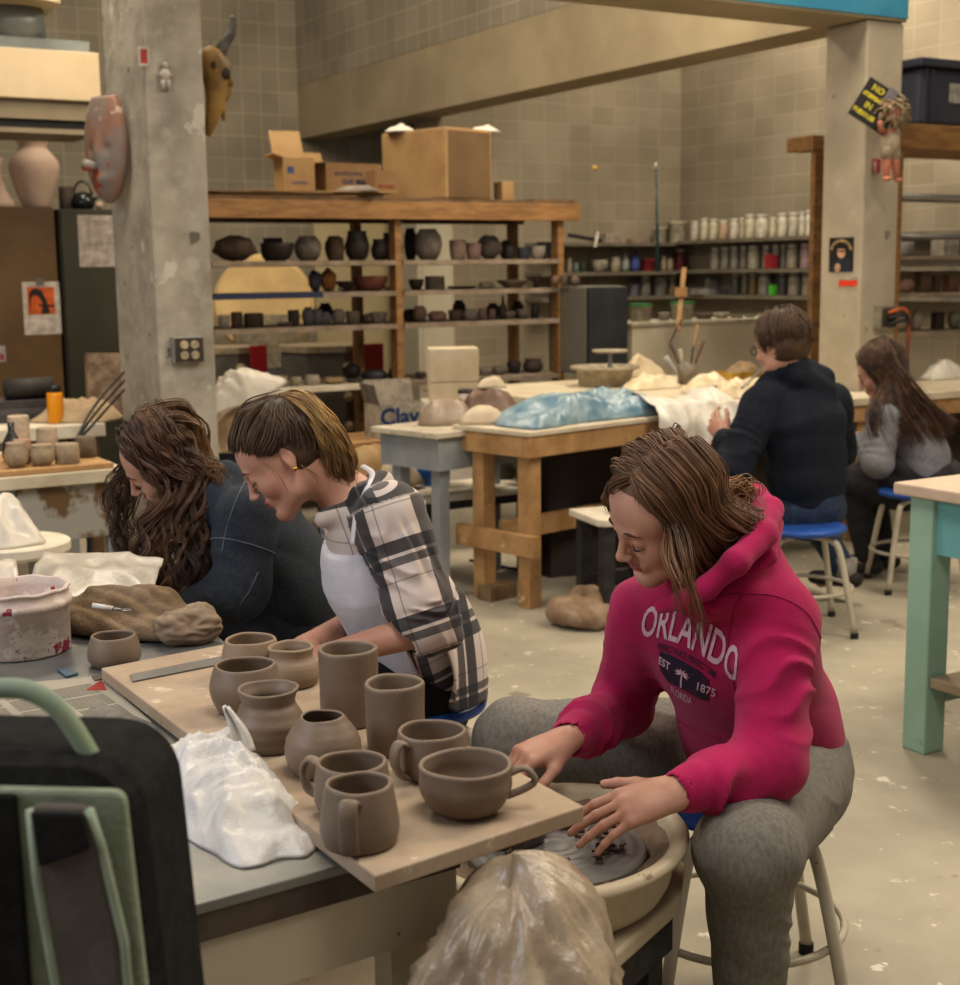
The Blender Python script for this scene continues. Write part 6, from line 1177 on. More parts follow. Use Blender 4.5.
def torso_prims(pel, chest, neck, lsh, rsh, fwd, g=1.0, k=.06, waist=.11, chestr=.135, hip=.15):
    f = V(*fwd); pel = V(*pel); chest = V(*chest); neck = V(*neck); mid = (pel+chest)/2+f*0; 
    return [cap(pel, pel+(chest-pel)*.3, hip*g, waist*1.06*g, k, 'u', f, .78), cap(pel+(chest-pel)*.3, chest, waist*g, chestr*g, k, 'u', f, .78), cap(chest, chest+(neck-chest)*.6, chestr*g, .085*g, k, 'u', f, .75),
            cap(neck+(V(*lsh)-neck)*.12-V(0, 0, .02), V(*lsh), .052*g, .056*g, .05), cap(neck+(V(*rsh)-neck)*.12-V(0, 0, .02), V(*rsh), .052*g, .056*g, .05)]
# cloth wrinkle displacement
def wrinkle(amp, fr, seed=0, dirv=(0, 0, 1)):
    dv = A3(dirv); rs = np.random.RandomState(seed); A_ = rs.randn(5, 3); A_ /= np.linalg.norm(A_, axis=1)[:, None]; ph = rs.rand(5)*6
    def f(p):
        w = np.sin(p@A_[0]*fr*.43+ph[0])*1.3+np.sin(p@A_[1]*fr*.3+ph[1])*1.2
        a = np.sin(p@dv*fr+w); b = np.sin(p@A_[2]*fr*1.5+w*1.2+ph[2]); m = .5+.5*np.sin(p@A_[3]*fr*.3+ph[3])
        return amp*((1-np.abs(a))*.9*m+.25*b*(1-m)-.35)
    return f
SKIN = mat('fair_skin', '#b98a74', .5, c2='#ad7c68', ns=14, spots=None, sub=.12, spec=.35, bump=.05, bs=220)
LIPS = mat('lips', '#94534c', .45, c2='#8a4b46', ns=30, sub=.1)
def hairmat(nm, a, b, c3=None):
    m = mat(nm, a, .5, c2=b, ns=9, lo=.38, hi=.62, c3=c3, spec=.4); nt = m.node_tree; bs = nt.nodes['Principled BSDF']
    at = nt.nodes.new('ShaderNodeAttribute'); at.attribute_name = 'tint'; hv = nt.nodes.new('ShaderNodeMix'); hv.data_type = 'RGBA'; hv.blend_type = 'MULTIPLY'; hv.inputs[0].default_value = 1
    src = bs.inputs['Base Color'].links[0].from_socket; nt.links.new(src, hv.inputs[6]); nt.links.new(at.outputs['Color'], hv.inputs[7]); nt.links.new(hv.outputs[2], bs.inputs['Base Color'])
    return m
def hair(name, paths, mt_, parent, n, spread, rad, seed=0, wav=(0, 30), steps=5, taper=.35, clump=1, tight=.0022):
    "paths: list of polylines; each grows n locks scattered about it"
    rs = random.Random(seed); vs = []; fs = []; tint = []; S = 5
    inv = mw(parent).inverted()
    for P_ in paths:
        base = catmull(P_, steps); m_ = len(base); nl = n
        for q in range(nl):
            j_ = V(rs.gauss(0, 1), rs.gauss(0, 1), rs.gauss(0, 1))*tight
            if q % clump == 0: o = V(rs.gauss(0, 1), rs.gauss(0, 1), rs.gauss(0, 1)); o2 = V(rs.gauss(0, 1), rs.gauss(0, 1), rs.gauss(0, 1)); ph = rs.uniform(0, 6.3); fq = rs.uniform(.85, 1.15); tn = rs.uniform(.62, 1.3); rr_ = rad*rs.uniform(.6, 1.25); cut = rs.randint(0, 2)
            prev = None; start = len(vs); mm = m_-cut
            pts = []
            for i in range(mm):
                t = i/(m_-1); sp = spread[0]+(spread[1]-spread[0])*t; w = wav[0]*t**.5
                pts.append(base[i]+o*sp+o2*sp*t*.6+(j_ if clump > 1 else V(0, 0, 0))+V(math.sin(t*wav[1]*fq+ph), math.cos(t*wav[1]*.9*fq+ph*1.7), math.sin(t*wav[1]*1.1+ph*.6)*.4)*w)
            for i, p in enumerate(pts):
                tg = (pts[min(i+1, mm-1)]-pts[max(i-1, 0)]).normalized(); u = (tg.cross(V(0, 0, 1)) if prev is None else prev-tg*prev.dot(tg))
                if u.length < 1e-4: u = V(1, 0, 0)
                u.normalize(); prev = u; w_ = tg.cross(u); r = rr_*(1-(1-taper)*(i/(mm-1))**2)*min(1, .35+i*.22)
                for k in range(S): a = 6.2832*k/S; vs.append(inv@(p+u*(r*math.cos(a))+w_*(r*math.sin(a))))
                tint += [tn]*S
            for i in range(mm-1):
                for k in range(S): a = start+i*S; fs.append((a+k, a+(k+1) % S, a+S+(k+1) % S, a+S+k))
            fs.append(tuple(start+(mm-1)*S+k for k in range(S)))
    me = bpy.data.meshes.new(name); me.from_pydata([tuple(v) for v in vs], [], fs); me.materials.append(mt_); me.polygons.foreach_set('use_smooth', [True]*len(me.polygons))
    a = me.attributes.new('tint', 'FLOAT_COLOR', 'POINT'); a.data.foreach_set('color', [c for t in tint for c in (t, t*.97, t*.93, 1)])
    o = bpy.data.objects.new(name, me); COL.objects.link(o); o.parent = parent; return o
def tintmesh(o, t=.8):
    a = o.data.attributes.new('tint', 'FLOAT_COLOR', 'POINT'); a.data.foreach_set('color', [t, t, t, 1]*len(o.data.vertices)); return o
def on_head(M, s, pts, off=.006):
    "control points in head space pushed out to the scalp"
    out = []; c = V(0, -.018, .040); r = V(.074+off, .093+off, .084+off)
    for p in pts:
        q = V(*p)-c; k = math.sqrt((q.x/r.x)**2+(q.y/r.y)**2+(q.z/r.z)**2)
        if p[2] > -.04: q = q/k*(1+.0)
        out.append(M@((q+c)*s))
    return out
def eyes_brows(M, s, body, browc, blink=True):
    T = lambda x, y, z: M@(V(x, y, z)*s)
    for sx in (-1, 1):
        m = MB(); m.tube(catmull([T(sx*.043, .078, .019), T(sx*.030, .0905, .0265), T(sx*.014, .0925, .0225)], 5), [.0012*s+.0016*s*math.sin(i/10*3.14) for i in range(11)], 6); m.build('eyebrow', browc, body, smooth=True, world=True)
        m = MB(); m.tube(catmull([T(sx*.0445, .0795, -.0045), T(sx*.037, .0885, -.0075), T(sx*.028, .0905, -.0080), T(sx*.018, .086, -.0045)], 5), [.0006*s+.0011*s*math.sin(i/15*3.14) for i in range(16)], 6); m.build('eyelashes', cm('#1d1411', .6), body, smooth=True, world=True)
def skin_faces(P, F_, M, s):
    "lip faces"
    inv = np.array(M.inverted()); c = P[F_].mean(1); q = (c@inv[:3, :3].T+inv[:3, 3])/s
    lip = (np.abs(q[:, 0]) < .0205-.25*np.abs(q[:, 2]+.0605)) & (q[:, 2] > -.0715) & (q[:, 2] < -.0505) & (q[:, 1] > .084); return lip.astype(int)
# ------------------------------------------------------------------ people
def person(label, loc, prims, M, s, vox=.0034):
    P, F_ = sdf_mesh(prims, vox); P = P-np.array(loc); o = np_mesh('person', P, F_, [SKIN, LIPS], None, mi=skin_faces(P+np.array(loc), F_, M, s), smooth=1)
    o.location = loc; tag(o, label, 'person'); return o
def garment(name, prims, vox, mt_, parent, disp=None, label=None, attr=None, sm=2, mi=None, mats_=None):
    P, F_ = sdf_mesh(prims, vox, disp); a = attr(P) if attr else None
    o = relbuild(name, P, F_, mats_ or [mt_], parent, attr=a, smooth=sm, mi=mi(P, F_) if mi else None)
    if label: o['label'] = label
    return o
def lerp(a, b, t): return a+(b-a)*t
# ---------------- student in the pink hoodie
HP = dict(pel=PY(768, 752, 2.62), neck=PY(716, 556, 2.33), lsh=PY(777, 620, 2.31), lel=PY(770, 762, 2.20), lwr=PY(676, 792, 2.10), rsh=PY(646, 612, 2.50), rel=PY(622, 706, 2.62), rwr=PY(566, 740, 2.36),
          rhip=PY(712, 752, 2.72), rk=PY(516, 738, 2.74), lhip=PY(790, 782, 2.50), lk=PY(748, 850, 2.12), rank=PY(470, 960, 2.66), lank=PY(752, 1080, 2.20))
HP['chest'] = lerp(HP['pel'], HP['neck'], .66)+V(-.005, .0, -.0)
HM = basis((.3080, 2.28, 1.0270), (-.83, -.29, -.48), (-.31, -.45, .83)); hs_ = .975
Fd = V(-.55, -.75, -.15).normalized()
skin = head_prims(HM, hs_)
nb = HP['neck']
skin += [cap(HM@V(0, -.035, -.045), nb+V(0, .01, -.01), .052, .055, .03)]
skin += torso_prims(HP['pel'], HP['chest'], nb, HP['lsh'], HP['rsh'], Fd, .82)
for a, b, c_ in (('lsh', 'lel', 'lwr'), ('rsh', 'rel', 'rwr')): skin += [cap(HP[a], HP[b], .040, .034, .02), cap(HP[b], HP[c_], .034, .024, .02)]
for a, b, c_ in (('lhip', 'lk', 'lank'), ('rhip', 'rk', 'rank')): skin += [cap(HP[a], HP[b], .068, .046, .03), cap(HP[b], HP[c_], .046, .032, .02), cap(HP[c_]-V(0, 0, .02), HP[c_]+V(-.10, -.10, -.065), .032, .026, .02)]
lh_t = PZ(556, 830, .560); ld = (lh_t-HP['lwr']).normalized()
skin += hand_prims(HP['lwr'], ld, (-.15, -.55, 1), 1, 1.02, (.26, .22, .22, .28), .10, (.25, .2))
rd = (PZ(522, 752, .60)-HP['rwr']).normalized()
skin += hand_prims(HP['rwr'], (rd+V(0, 0, -.10)), (-.35, -.3, 1), -1, 1.0, (.55, .65, .75, .8), .06, (.7, .7))
pk = person('person in a magenta hooded sweatshirt bent over a pottery wheel', tuple(HP['pel']), skin, HM, hs_, .0030)
PINK = mat('magenta_fleece', '#a5124c', .9, c2='#930f45', ns=7, bump=.25, bs=300, sheen=.08, spec=.15)
def sleeve(sh, el, wr, r0, r1, r2, k=.03, fold=(.014, 85, 1.6)):
    e2 = lerp(wr, el, .06)
    return [cap(sh, el, r0, r1, k, fold=(fold[0]*.6, fold[1], fold[2])), cap(el, lerp(el, wr, .80), r1, r2*1.06, k, fold=fold), cap(lerp(el, wr, .80), e2, r2*.96, r2*.86, .008)]
def hollow(wr, el, r): d = (wr-el).normalized(); return cap(wr-d*.012, wr+d*.03, r*.72, r*.72, .004, 's')
pf = torso_prims(HP['pel']+V(.01, .02, -.01), HP['chest'], nb, HP['lsh'], HP['rsh'], Fd, 1.02, .05, waist=.135, chestr=.140, hip=.150)
pf += sleeve(HP['lsh'], HP['lel'], HP['lwr'], .068, .057, .038) + sleeve(HP['rsh'], HP['rel'], HP['rwr'], .066, .056, .039)
pf += [cap(HP['chest']+Fd*.02, HP['pel']+Fd*.06+V(0, 0, .03), .125, .125, .05, 'u', Fd, .8)]
hp_ = [PY(*q) for q in ((662, 606, 2.27), (684, 600, 2.24), (706, 588, 2.22), (736, 562, 2.21), (764, 534, 2.27), (770, 510, 2.36), (754, 495, 2.46), (728, 491, 2.52), (706, 503, 2.54))]
for i in range(len(hp_)-1): pf.append(cap(hp_[i], hp_[i+1], .011+.003*min(i, 3), .011+.003*min(i+1, 3), .014))
pf += [ell(PY(738, 548, 2.38), (.068, .080, .066), None, .03), ell(PY(748, 578, 2.38), (.065, .075, .045), None, .04), cap(PY(700, 606, 2.28), PY(742, 592, 2.27), .026, .026, .03), cap(PY(716, 606, 2.25), PY(768, 556, 2.28), .010, .014, .010), cap(PY(768, 556, 2.28), PY(776, 524, 2.38), .014, .014, .010)]
pf += [ell(PY(714, 528, 2.36), (.060, .075, .058), None, .014, 's'), cap(HM@V(0, -.03, -.03), nb+V(-.01, -.01, .01), .058, .060, .010, 's')]
pf += [halfspace(PY(770, 765, 2.62), (.25, .2, -1), .01, 's')]
pf += [hollow(HP['lwr'], HP['lel'], .040), hollow(HP['rwr'], HP['rel'], .040)]
hoodie = garment('hooded_sweatshirt', pf, .0042, PINK, pk, wrinkle(.0040, 30, 3, (.5, .2, 1)), 'magenta hooded sweatshirt with white lettering')
HEM = HP['pel']
m = MB()
GREY = mat('grey_sweatpants', '#77726a', .9, c2='#68635b', ns=140, det=2, bump=.2, bs=300, stretch=(1, 1, .35))
tr = [cap(HP['pel']-V(0, 0, .03), HP['pel']+V(0, 0, .035), .165, .150, .04), halfspace(HP['pel']+V(0, 0, .06), (.2, .2, 1), .01, 's')]
for a, b, c_ in (('lhip', 'lk', 'lank'), ('rhip', 'rk', 'rank')):
    tr += [cap(HP[a], HP[b], .108, .078, .04, fold=(.003, 40, 2)), cap(HP[b]+V(0, 0, -.01), lerp(HP[b], HP[c_], .93), .074, .050, .03, fold=(.003, 50, 3)), ell(HP[b]+V(0, 0, .0), (.080, .080, .072), None, .03)]
garment('sweatpants', tr, .0045, GREY, pk, wrinkle(.0045, 30, 5, (.6, .2, .6)), 'grey marled sweatpants')
for c_ in ('lank', 'rank'):
    q = HP[c_]; garment('shoe', [cap(q-V(0, 0, .05), q+V(-.13, -.10, -.068), .042, .040, .02, 'u', V(0, 0, 1), .8)], .006, cm('#2c2a2a'), pk)
eyes_brows(HM, hs_, pk, cm('#4a3021'))
# lettering projected on the chest
dg = bpy.context.evaluated_depsgraph_get(); dg.update()
def bvh_of(o):
    ev = o.evaluated_get(bpy.context.evaluated_depsgraph_get()); me = ev.to_mesh(); M = mw(o)
    t = BVHTree.FromPolygons([M@v.co for v in me.vertices], [tuple(p.vertices) for p in me.polygons]); ev.to_mesh_clear(); return t
bt = bvh_of(hoodie)
def project(vs, fs, O_, ux, uy, dirv, off, name, mt_, parent, sub=True):
    bm = bmesh.new(); vv = [bm.verts.new(v) for v in vs]
    for f in fs:
        try: bm.faces.new([vv[i] for i in f])
        except ValueError: pass
    if sub: bmesh.ops.triangulate(bm, faces=bm.faces); 
    for _ in range(3):
        ed = [e for e in bm.edges if e.calc_length() > .006]
        if not ed: break
        bmesh.ops.subdivide_edges(bm, edges=ed, cuts=1); bmesh.ops.triangulate(bm, faces=bm.faces)
    inv = mw(parent).inverted(); bad = []
    for v in bm.verts:
        p = O_+ux*v.co.x+uy*v.co.y-dirv*.35; h = bt.ray_cast(p, dirv, .7)
        if h[0] is None: bad.append(v)
        else: v.co = inv@(h[0]-dirv*off)
    bmesh.ops.delete(bm, geom=bad, context='VERTS'); me = bpy.data.meshes.new(name); bm.to_mesh(me); bm.free(); me.materials.append(mt_)
    o = bpy.data.objects.new(name, me); COL.objects.link(o); o.parent = parent; return o
gO = PY(676, 664, 2.30); vd = V(.42, .88, -.10).normalized()
gx = (vd.cross(V(0, 0, 1))).normalized(); gx = (gx+V(0, 0, -.30)).normalized(); gy = gx.cross(vd).normalized(); gy = gy if gy.z > 0 else -gy
WHP = mat('faded_white_print', '#c9a9b4', .8, c2='#b56f8b', ns=60, lo=.5, hi=.7); NVP = mat('faded_navy_print', '#231a2e', .8, c2='#4f1a3a', ns=45, lo=.52, hi=.7)
def arc_text(txt, size, R_, y0, bold=0):
    vs, fs = text_mesh(txt, size, 0, bold); return [V(x*.53, y*1.12+y0-(x*x)/(2*R_)*.6, 0) for x, y, z in vs], fs
vs, fs = arc_text('ORLANDO', .078, .35, .052, .0012); project(vs, fs, gO, gx, gy, vd, .0022, 'chest_lettering', WHP, hoodie)
vs, fs = arc_text('PERFECT PLACE, PERFECT TIME', .0165, .35, .006, .0002); project(vs, fs, gO, gx, gy, vd, .0022, 'small_lettering', NVP, hoodie)
bx = [(a_*.95, b_) for a_, b_ in [(-.058, -.012), (-.03, -.006), (.0, -.005), (.03, -.008), (.052, -.018), (.056, -.04), (.058, -.062), (.04, -.066), (0, -.062), (-.03, -.066), (-.052, -.052)]]
project([V(x, y, 0) for x, y in bx], [tuple(range(len(bx)))], gO, gx, gy, vd, .0020, 'navy_patch', NVP, hoodie)
pal = MB(); pal.prism([(-.0012, -.060), (.0022, -.060), (.0016, -.030), (-.0012, -.030)], 0, .00001)
pv = [V(-.0015, -.060, 0), (V(.002, -.060, 0)), V(.0016, -.03, 0), V(-.001, -.03, 0)]; pfc = [(0, 1, 2, 3)]
for a in np.linspace(-.5, 3.64, 8):
    n0 = len(pv); c0 = V(0, -.030, 0); tip = c0+V(math.cos(a)*.016, math.sin(a)*.011-.001, 0); sd = V(-math.sin(a), math.cos(a), 0)*.002; pv += [c0, c0+(tip-c0)*.5+sd, tip, c0+(tip-c0)*.5-sd]; pfc.append((n0, n0+1, n0+2, n0+3))
project(pv, pfc, gO, gx, gy, vd, .0032, 'palm_tree_print', WHP, hoodie)
vs, fs = text_mesh('1875', .024, 0, .0003); project([V(x*.8+.048, y-.040, 0) for x, y, z in vs], fs, gO, gx, gy, vd, .0034, 'year_lettering', WHP, hoodie)
vs, fs = text_mesh('EST', .022, 0, .0003); project([V(x*.8-.040, y-.030, 0) for x, y, z in vs], fs, gO, gx, gy, vd, .0034, 'state_lettering', WHP, hoodie)
vs, fs = arc_text('FLORIDA', .022, -.4, -.082, .0002); project(vs, fs, gO, gx, gy, vd, .0022, 'lower_lettering', WHP, hoodie)
for k_, (pp_, rad_) in enumerate([([(700, 602), (738, 594), (776, 596), (806, 612), (822, 640)], .0016), ([(744, 592), (733, 615), (728, 650), (735, 690)], .0016), ([(664, 708), (690, 728), (720, 738)], .0013)]):
    pts = []
    for q in catmull([(a, b, 0) for a, b in pp_], 10):
        d = ray(q.x, q.y); h = bt.ray_cast(EYE, d, 6)
        if h[0] is not None: pts.append(h[0]-d.normalized()*.0004)
    if len(pts) > 3: m = MB(); m.tube(pts, rad_, 5); m.build('seam', mat('seam_pink', '#8f1043', .9), hoodie, smooth=True, world=True)
# hair
HB = hairmat('light_brown_hair', '#4b3423', '#745238')
def hcap(M, s, body, mt_, cuts, off=.007, extra=(), low=True, tone=.8):
    P_ = [ell(M@(V(0, -.018, .040)*s), [(v+off)*s for v in (.073, .092, .083)], M.to_3x3(), .01), ell(M@(V(0, -.03, -.01)*s), [v*s for v in ((.072+off, .075+off, .07) if low else (.070, .072, .06))], M.to_3x3(), .03)]+list(extra)
    P_ += cuts; P, F_ = sdf_mesh(P_, .0045); o = relbuild('hair_cap', P, F_, [mt_], body, smooth=2); return tintmesh(o, tone)
T = lambda M, s: (lambda x, y, z: M@(V(x, y, z)*s))
t_ = T(HM, hs_)
facecut = [ell(t_(0, .085, -.045), [v*hs_ for v in (.060, .075, .088)], HM.to_3x3(), .008, 's'), halfspace(t_(0, 0, -.075), HM.to_3x3()@V(0, 0, -1), .01, 's')]
hcap(HM, hs_, pk, HB, facecut)
S_ = []
def side_paths(M, s, part, n, sx, ends, back, off=.008):
    "locks from the parting, over the side of the head, to an end point"
    out = []
    for i in range(n):
        t = i/(n-1); y0 = lerp(.062, -.085, t); top = (part+.004*sx, y0+.006*math.sin(i*2.1), .14)
        mid = (sx*.060, y0*.75-.012, .085-.02*t); low = (sx*.088, lerp(.030, -.075, t), .015); 
        out.append(on_head(M, s, [top], off*.1)+on_head(M, s, [(sx*.028, y0*.95-.003, .128), mid, low], off)+[e for e in ends(t, sx)])
    return out
ls = 1 # screen-right side of her head = her left = -x or +x decided by basis
# basis x = fwd x up  -> her right hand side
BUN = PY(716, 503, 2.40)
def endsL(t, sx):
    if t < .34: return [HM@V(sx*.084, lerp(.03, -.02, t*3), -.045), HM@V(sx*.074, lerp(.02, -.04, t*3), -.10), HM@V(sx*.062, lerp(.02, -.06, t*3), -.15)]
    return [HM@V(sx*.082, lerp(.0, -.100, t), -.045), HM@V(sx*.050, lerp(-.085, -.115, t), lerp(-.080, -.05, t)), BUN]
pth = side_paths(HM, hs_, -.012, 13, -1, endsL, True)+side_paths(HM, hs_, -.012, 13, 1, endsL, True)
hair('swept_back_hair', pth, HB, pk, 66, (.0034, .0080), .0012, 1, (.0026, 10), clump=3)
# loose locks framing the face
lk1 = [on_head(HM, hs_, [(-.012, .060, .14), (-.05, .066, .095), (-.080, .050, .03)], .010)+[PY(668, 556, 2.15), PY(676, 580, 2.13), PY(681, 606, 2.14), PY(686, 632, 2.16)], on_head(HM, hs_, [(-.012, .050, .14), (-.055, .05, .095), (-.084, .035, .03)], .010)+[PY(684, 560, 2.15), PY(691, 590, 2.14), PY(700, 622, 2.15), PY(703, 648, 2.17)],
       on_head(HM, hs_, [(-.012, .060, .14), (-.05, .066, .095), (-.078, .050, .03)], .008)+[HM@V(-.082, .045, -.03), HM@V(-.078, .040, -.08), HM@V(-.070, .050, -.13)],
       on_head(HM, hs_, [(-.012, .045, .14), (-.055, .045, .09), (-.082, .030, .03)], .008)+[HM@V(-.085, .028, -.04), HM@V(-.080, .03, -.10), HM@V(-.070, .045, -.165), HM@V(-.060, .055, -.20)]]
hair('loose_front_lock', lk1, HB, pk, 26, (.003, .0055), .0010, 2, (.005, 9), taper=.15, clump=3)
lk2 = [on_head(HM, hs_, [(-.012, .066, .135), (.03, .078, .10), (.062, .068, .055)], .010)+[HM@V(.078, .058, .02), HM@V(.076, .050, -.010)]]
hair('loose_front_lock', lk2, HB, pk, 44, (.004, .007), .0016, 3, (.003, 8), taper=.3)
hair('low_bun', [[BUN, BUN+V(.03, .0, .02), BUN+V(.06, .0, .0), BUN+V(.03, -.02, -.03), BUN], [BUN+V(.0, .0, .01), BUN+V(.05, .0, .03), BUN+V(.07, .01, -.01)]], hairmat('hair_tips', '#7a5634', '#8f6a42'), pk, 60, (.008, .010), .0013, 4, (.006, 11), taper=.3)
# ---------------- plaid shirt material: coordinates follow the cloth
def plaid():
    m = bpy.data.materials.new('black_white_plaid'); m.use_nodes = True; nt = m.node_tree; b = nt.nodes['Principled BSDF']; N = nt.nodes.new; L = nt.links.new
    b.inputs['Roughness'].default_value = .85; b.inputs['Sheen Weight'].default_value = .15; b.inputs['Specular IOR Level'].default_value = .2
    at = N('ShaderNodeAttribute'); at.attribute_name = 'cloth'; sp = N('ShaderNodeSeparateXYZ'); L(at.outputs['Vector'], sp.inputs[0]); rs = []
    for k in (0, 1):
        mu = N('ShaderNodeMath'); mu.operation = 'MULTIPLY'; mu.inputs[1].default_value = 1/.150; L(sp.outputs[k], mu.inputs[0])
        fr = N('ShaderNodeMath'); fr.operation = 'FRACT'; L(mu.outputs[0], fr.inputs[0]); rp = N('ShaderNodeValToRGB'); rp.color_ramp.interpolation = 'CONSTANT'; e = rp.color_ramp.elements
        st = [(0, .95), (.30, .12), (.44, 1.0), (.475, .06), (.66, .95), (.78, .45), (.80, .95)] if k == 0 else [(0, .95), (.34, .08), (.52, .95), (.57, .16), (.68, .95), (.86, .5), (.88, .95)]
        e[0].position = 0; e[0].color = (st[0][1],)*3+(1,); e[1].position = st[1][0]; e[1].color = (st[1][1],)*3+(1,)
        for p_, c_ in st[2:]: q = e.new(p_); q.color = (c_,)*3+(1,)
        L(fr.outputs[0], rp.inputs[0]); rs.append(rp.outputs[0])
    mx = N('ShaderNodeMix'); mx.data_type = 'RGBA'; mx.blend_type = 'MULTIPLY'; mx.inputs[0].default_value = 1; L(rs[0], mx.inputs[6]); L(rs[1], mx.inputs[7])
    m2 = N('ShaderNodeMix'); m2.data_type = 'RGBA'; L(mx.outputs[2], m2.inputs[0]); m2.inputs[6].default_value = lin('#1a1a1f'); m2.inputs[7].default_value = lin('#c9bab0'); L(m2.outputs[2], b.inputs['Base Color'])
    return m
PLAID = plaid()
def limb_attr(limbs, f, up):
    "cloth coordinates: nearest limb axis, else the torso's side plane"
    def fn(P):
        out = np.stack([P@A3(f), P@A3(up), np.zeros(len(P))], 1)
        for a, b, r in limbs:
            a = A3(a); b = A3(b); ab = b-a; L_ = np.linalg.norm(ab); t = (P-a)@ab/L_**2; d = np.linalg.norm(P-(a+np.clip(t, 0, 1)[:, None]*ab), axis=1); w = (d < r) & (t > -.12) & (t < 1.2)
            ax = ab/L_; s_ = np.cross(ax, [0, 1, 0]); s_ /= np.linalg.norm(s_); out[w, 0] = P[w]@s_+.03; out[w, 1] = t[w]*L_
        return out
    return fn
def body(H, HMx, s, f, g, hands, extra=()):
    k = head_prims(HMx, s); k += [cap(HMx@V(0, -.035, -.045), H['neck'], .052*g, .056*g, .03)]
    k += torso_prims(H['pel'], H['chest'], H['neck'], H['lsh'], H['rsh'], f, .82*g)
    for a, b, c_ in (('lsh', 'lel', 'lwr'), ('rsh', 'rel', 'rwr')): k += [cap(H[a], H[b], .042*g, .037*g, .02), cap(H[b], H[c_], .038*g, .024*g, .02)]
    for a, b, c_ in (('lhip', 'lk', 'lank'), ('rhip', 'rk', 'rank')):
        if c_ in H: k += [cap(H[a], H[b], .068*g, .048*g, .03), cap(H[b], H[c_], .048*g, .032*g, .02), cap(H[c_], H[c_]+V(*f)*.12-V(0, 0, .05), .032, .024, .02)]
    for h_ in hands: k += hand_prims(*h_)
    return k+list(extra)
def trousers(H, mt_, par, lab, r=(.10, .070, .052), vox=.006, seed=1):
    t = [cap(H['pel']-V(0, 0, .03), H['pel']+V(0, 0, .04), .150, .135, .04)]
    for a, b, c_ in (('lhip', 'lk', 'lank'), ('rhip', 'rk', 'rank')): t += [cap(H[a], H[b], r[0], r[1], .03), cap(H[b], lerp(H[b], H[c_], .93), r[1]*1.04, r[2], .03)]
    garment('trousers', t, vox, mt_, par, wrinkle(.004, 34, seed, (.2, .4, 1)), lab)
def shoes(H, f, mt_, par):
    for c_ in ('lank', 'rank'): q = H[c_]; d = V(f[0], f[1], 0).normalized(); z0 = max(q.z-.03, .045); garment('shoe', [cap(V(q.x, q.y, z0)-d*.03, V(q.x, q.y, z0-.005)+d*.13, .043, .036, .02, 'u', V(0, 0, 1), .85)], .007, mt_, par)
# ---------------- student in plaid shirt and white apron
Q = dict(pel=PY(428, 672, 3.02), neck=PY(352, 500, 2.90), lsh=PY(392, 516, 2.79), lel=PY(428, 628, 2.74), lwr=PY(322, 657, 2.66), rsh=PY(352, 522, 3.06), rel=PY(372, 615, 3.10), rwr=PY(306, 645, 2.88),
         lhip=PY(415, 695, 2.95), rhip=PY(420, 685, 3.12), lk=PY(262, 700, 2.74), rk=PY(290, 690, 3.0))
Q['chest'] = lerp(Q['pel'], Q['neck'], .62)+V(-.0, 0, .0); Q['lank'] = V(Q['lk'].x+.04, Q['lk'].y+.05, .09); Q['rank'] = V(Q['rk'].x+.04, Q['rk'].y+.03, .09)
QM = basis((-.4042, 2.86, 1.048), (-.787, -.163, -.595), (-.600, -.03, .795)); QF = V(-.93, -.22, -.3).normalized(); QU = (Q['neck']-Q['pel']).normalized()
hd_ = [(Q['lwr'], PY(290, 672, 2.60)-Q['lwr'], (0, -.3, 1), 1, .98, (.5, .5, .5, .6), .06, (.5, .5)), (Q['rwr'], PY(285, 665, 2.72)-Q['rwr'], (0, .3, 1), -1, .98, (.5, .5, .5, .6), .06, (.5, .5))]
pq = person('person in black and white plaid shirt and white apron, hair in ponytail', tuple(Q['pel']), body(Q, QM, .93, QF, .96, hd_), QM, .93, .0034)
sh = torso_prims(Q['pel']+V(.0, 0, .03), Q['chest'], Q['neck']-QU*.015, Q['lsh'], Q['rsh'], QF, 1.0, .05, waist=.135, chestr=.140, hip=.140)
le = lerp(Q['lel'], Q['lwr'], .10); re_ = lerp(Q['rel'], Q['rwr'], .10)
sh += [cap(Q['lsh'], lerp(Q['lsh'], Q['lel'], .72), .070, .070, .03, fold=(.010, 34, 3.5)), cap(lerp(Q['lsh'], Q['lel'], .78), lerp(Q['lsh'], Q['lel'], .95), .078, .070, .012, fold=(.010, 130, 3)), cap(Q['rsh'], lerp(Q['rsh'], Q['rel'], .95), .068, .062, .03)]
for i, (dx, dz) in enumerate(((.78, .0), (.86, .0), (.93, .0), (.99, 0))): c0 = lerp(Q['lsh'], Q['lel'], dx); sh.append(cap(c0+V(-.038, -.034, .014*(i % 2)), c0+V(.042, -.010, -.014*(i % 2)), .034, .030, .004))
sh += [cap(Q['neck']+V(-.055, -.04, -.03), Q['neck']+V(.03, -.055, .018), .022, .022, .02), cap(Q['neck']+V(.03, -.055, .018), Q['neck']+V(.06, .02, .03), .022, .024, .02), cap(Q['neck']+V(.06, .02, .03), Q['neck']+V(.01, .06, .02), .024, .02, .02)]
sh += [cap(QM@V(0, -.03, -.04), Q['neck']+V(-.01, 0, .0), .056, .054, .006, 's'), ell(Q['neck']+V(-.075, -.0, .0), (.05, .05, .07), None, .012, 's')]
sh += [cap(lerp(Q['lel'], Q['lwr'], .02), lerp(Q['lel'], Q['lwr'], .4), .044, .044, .004, 's'), halfspace(Q['pel']+V(0, 0, -.02), (.3, 0, -1), .01, 's')]
la = limb_attr([(Q['lsh'], Q['lel'], .098)], QF, QU)
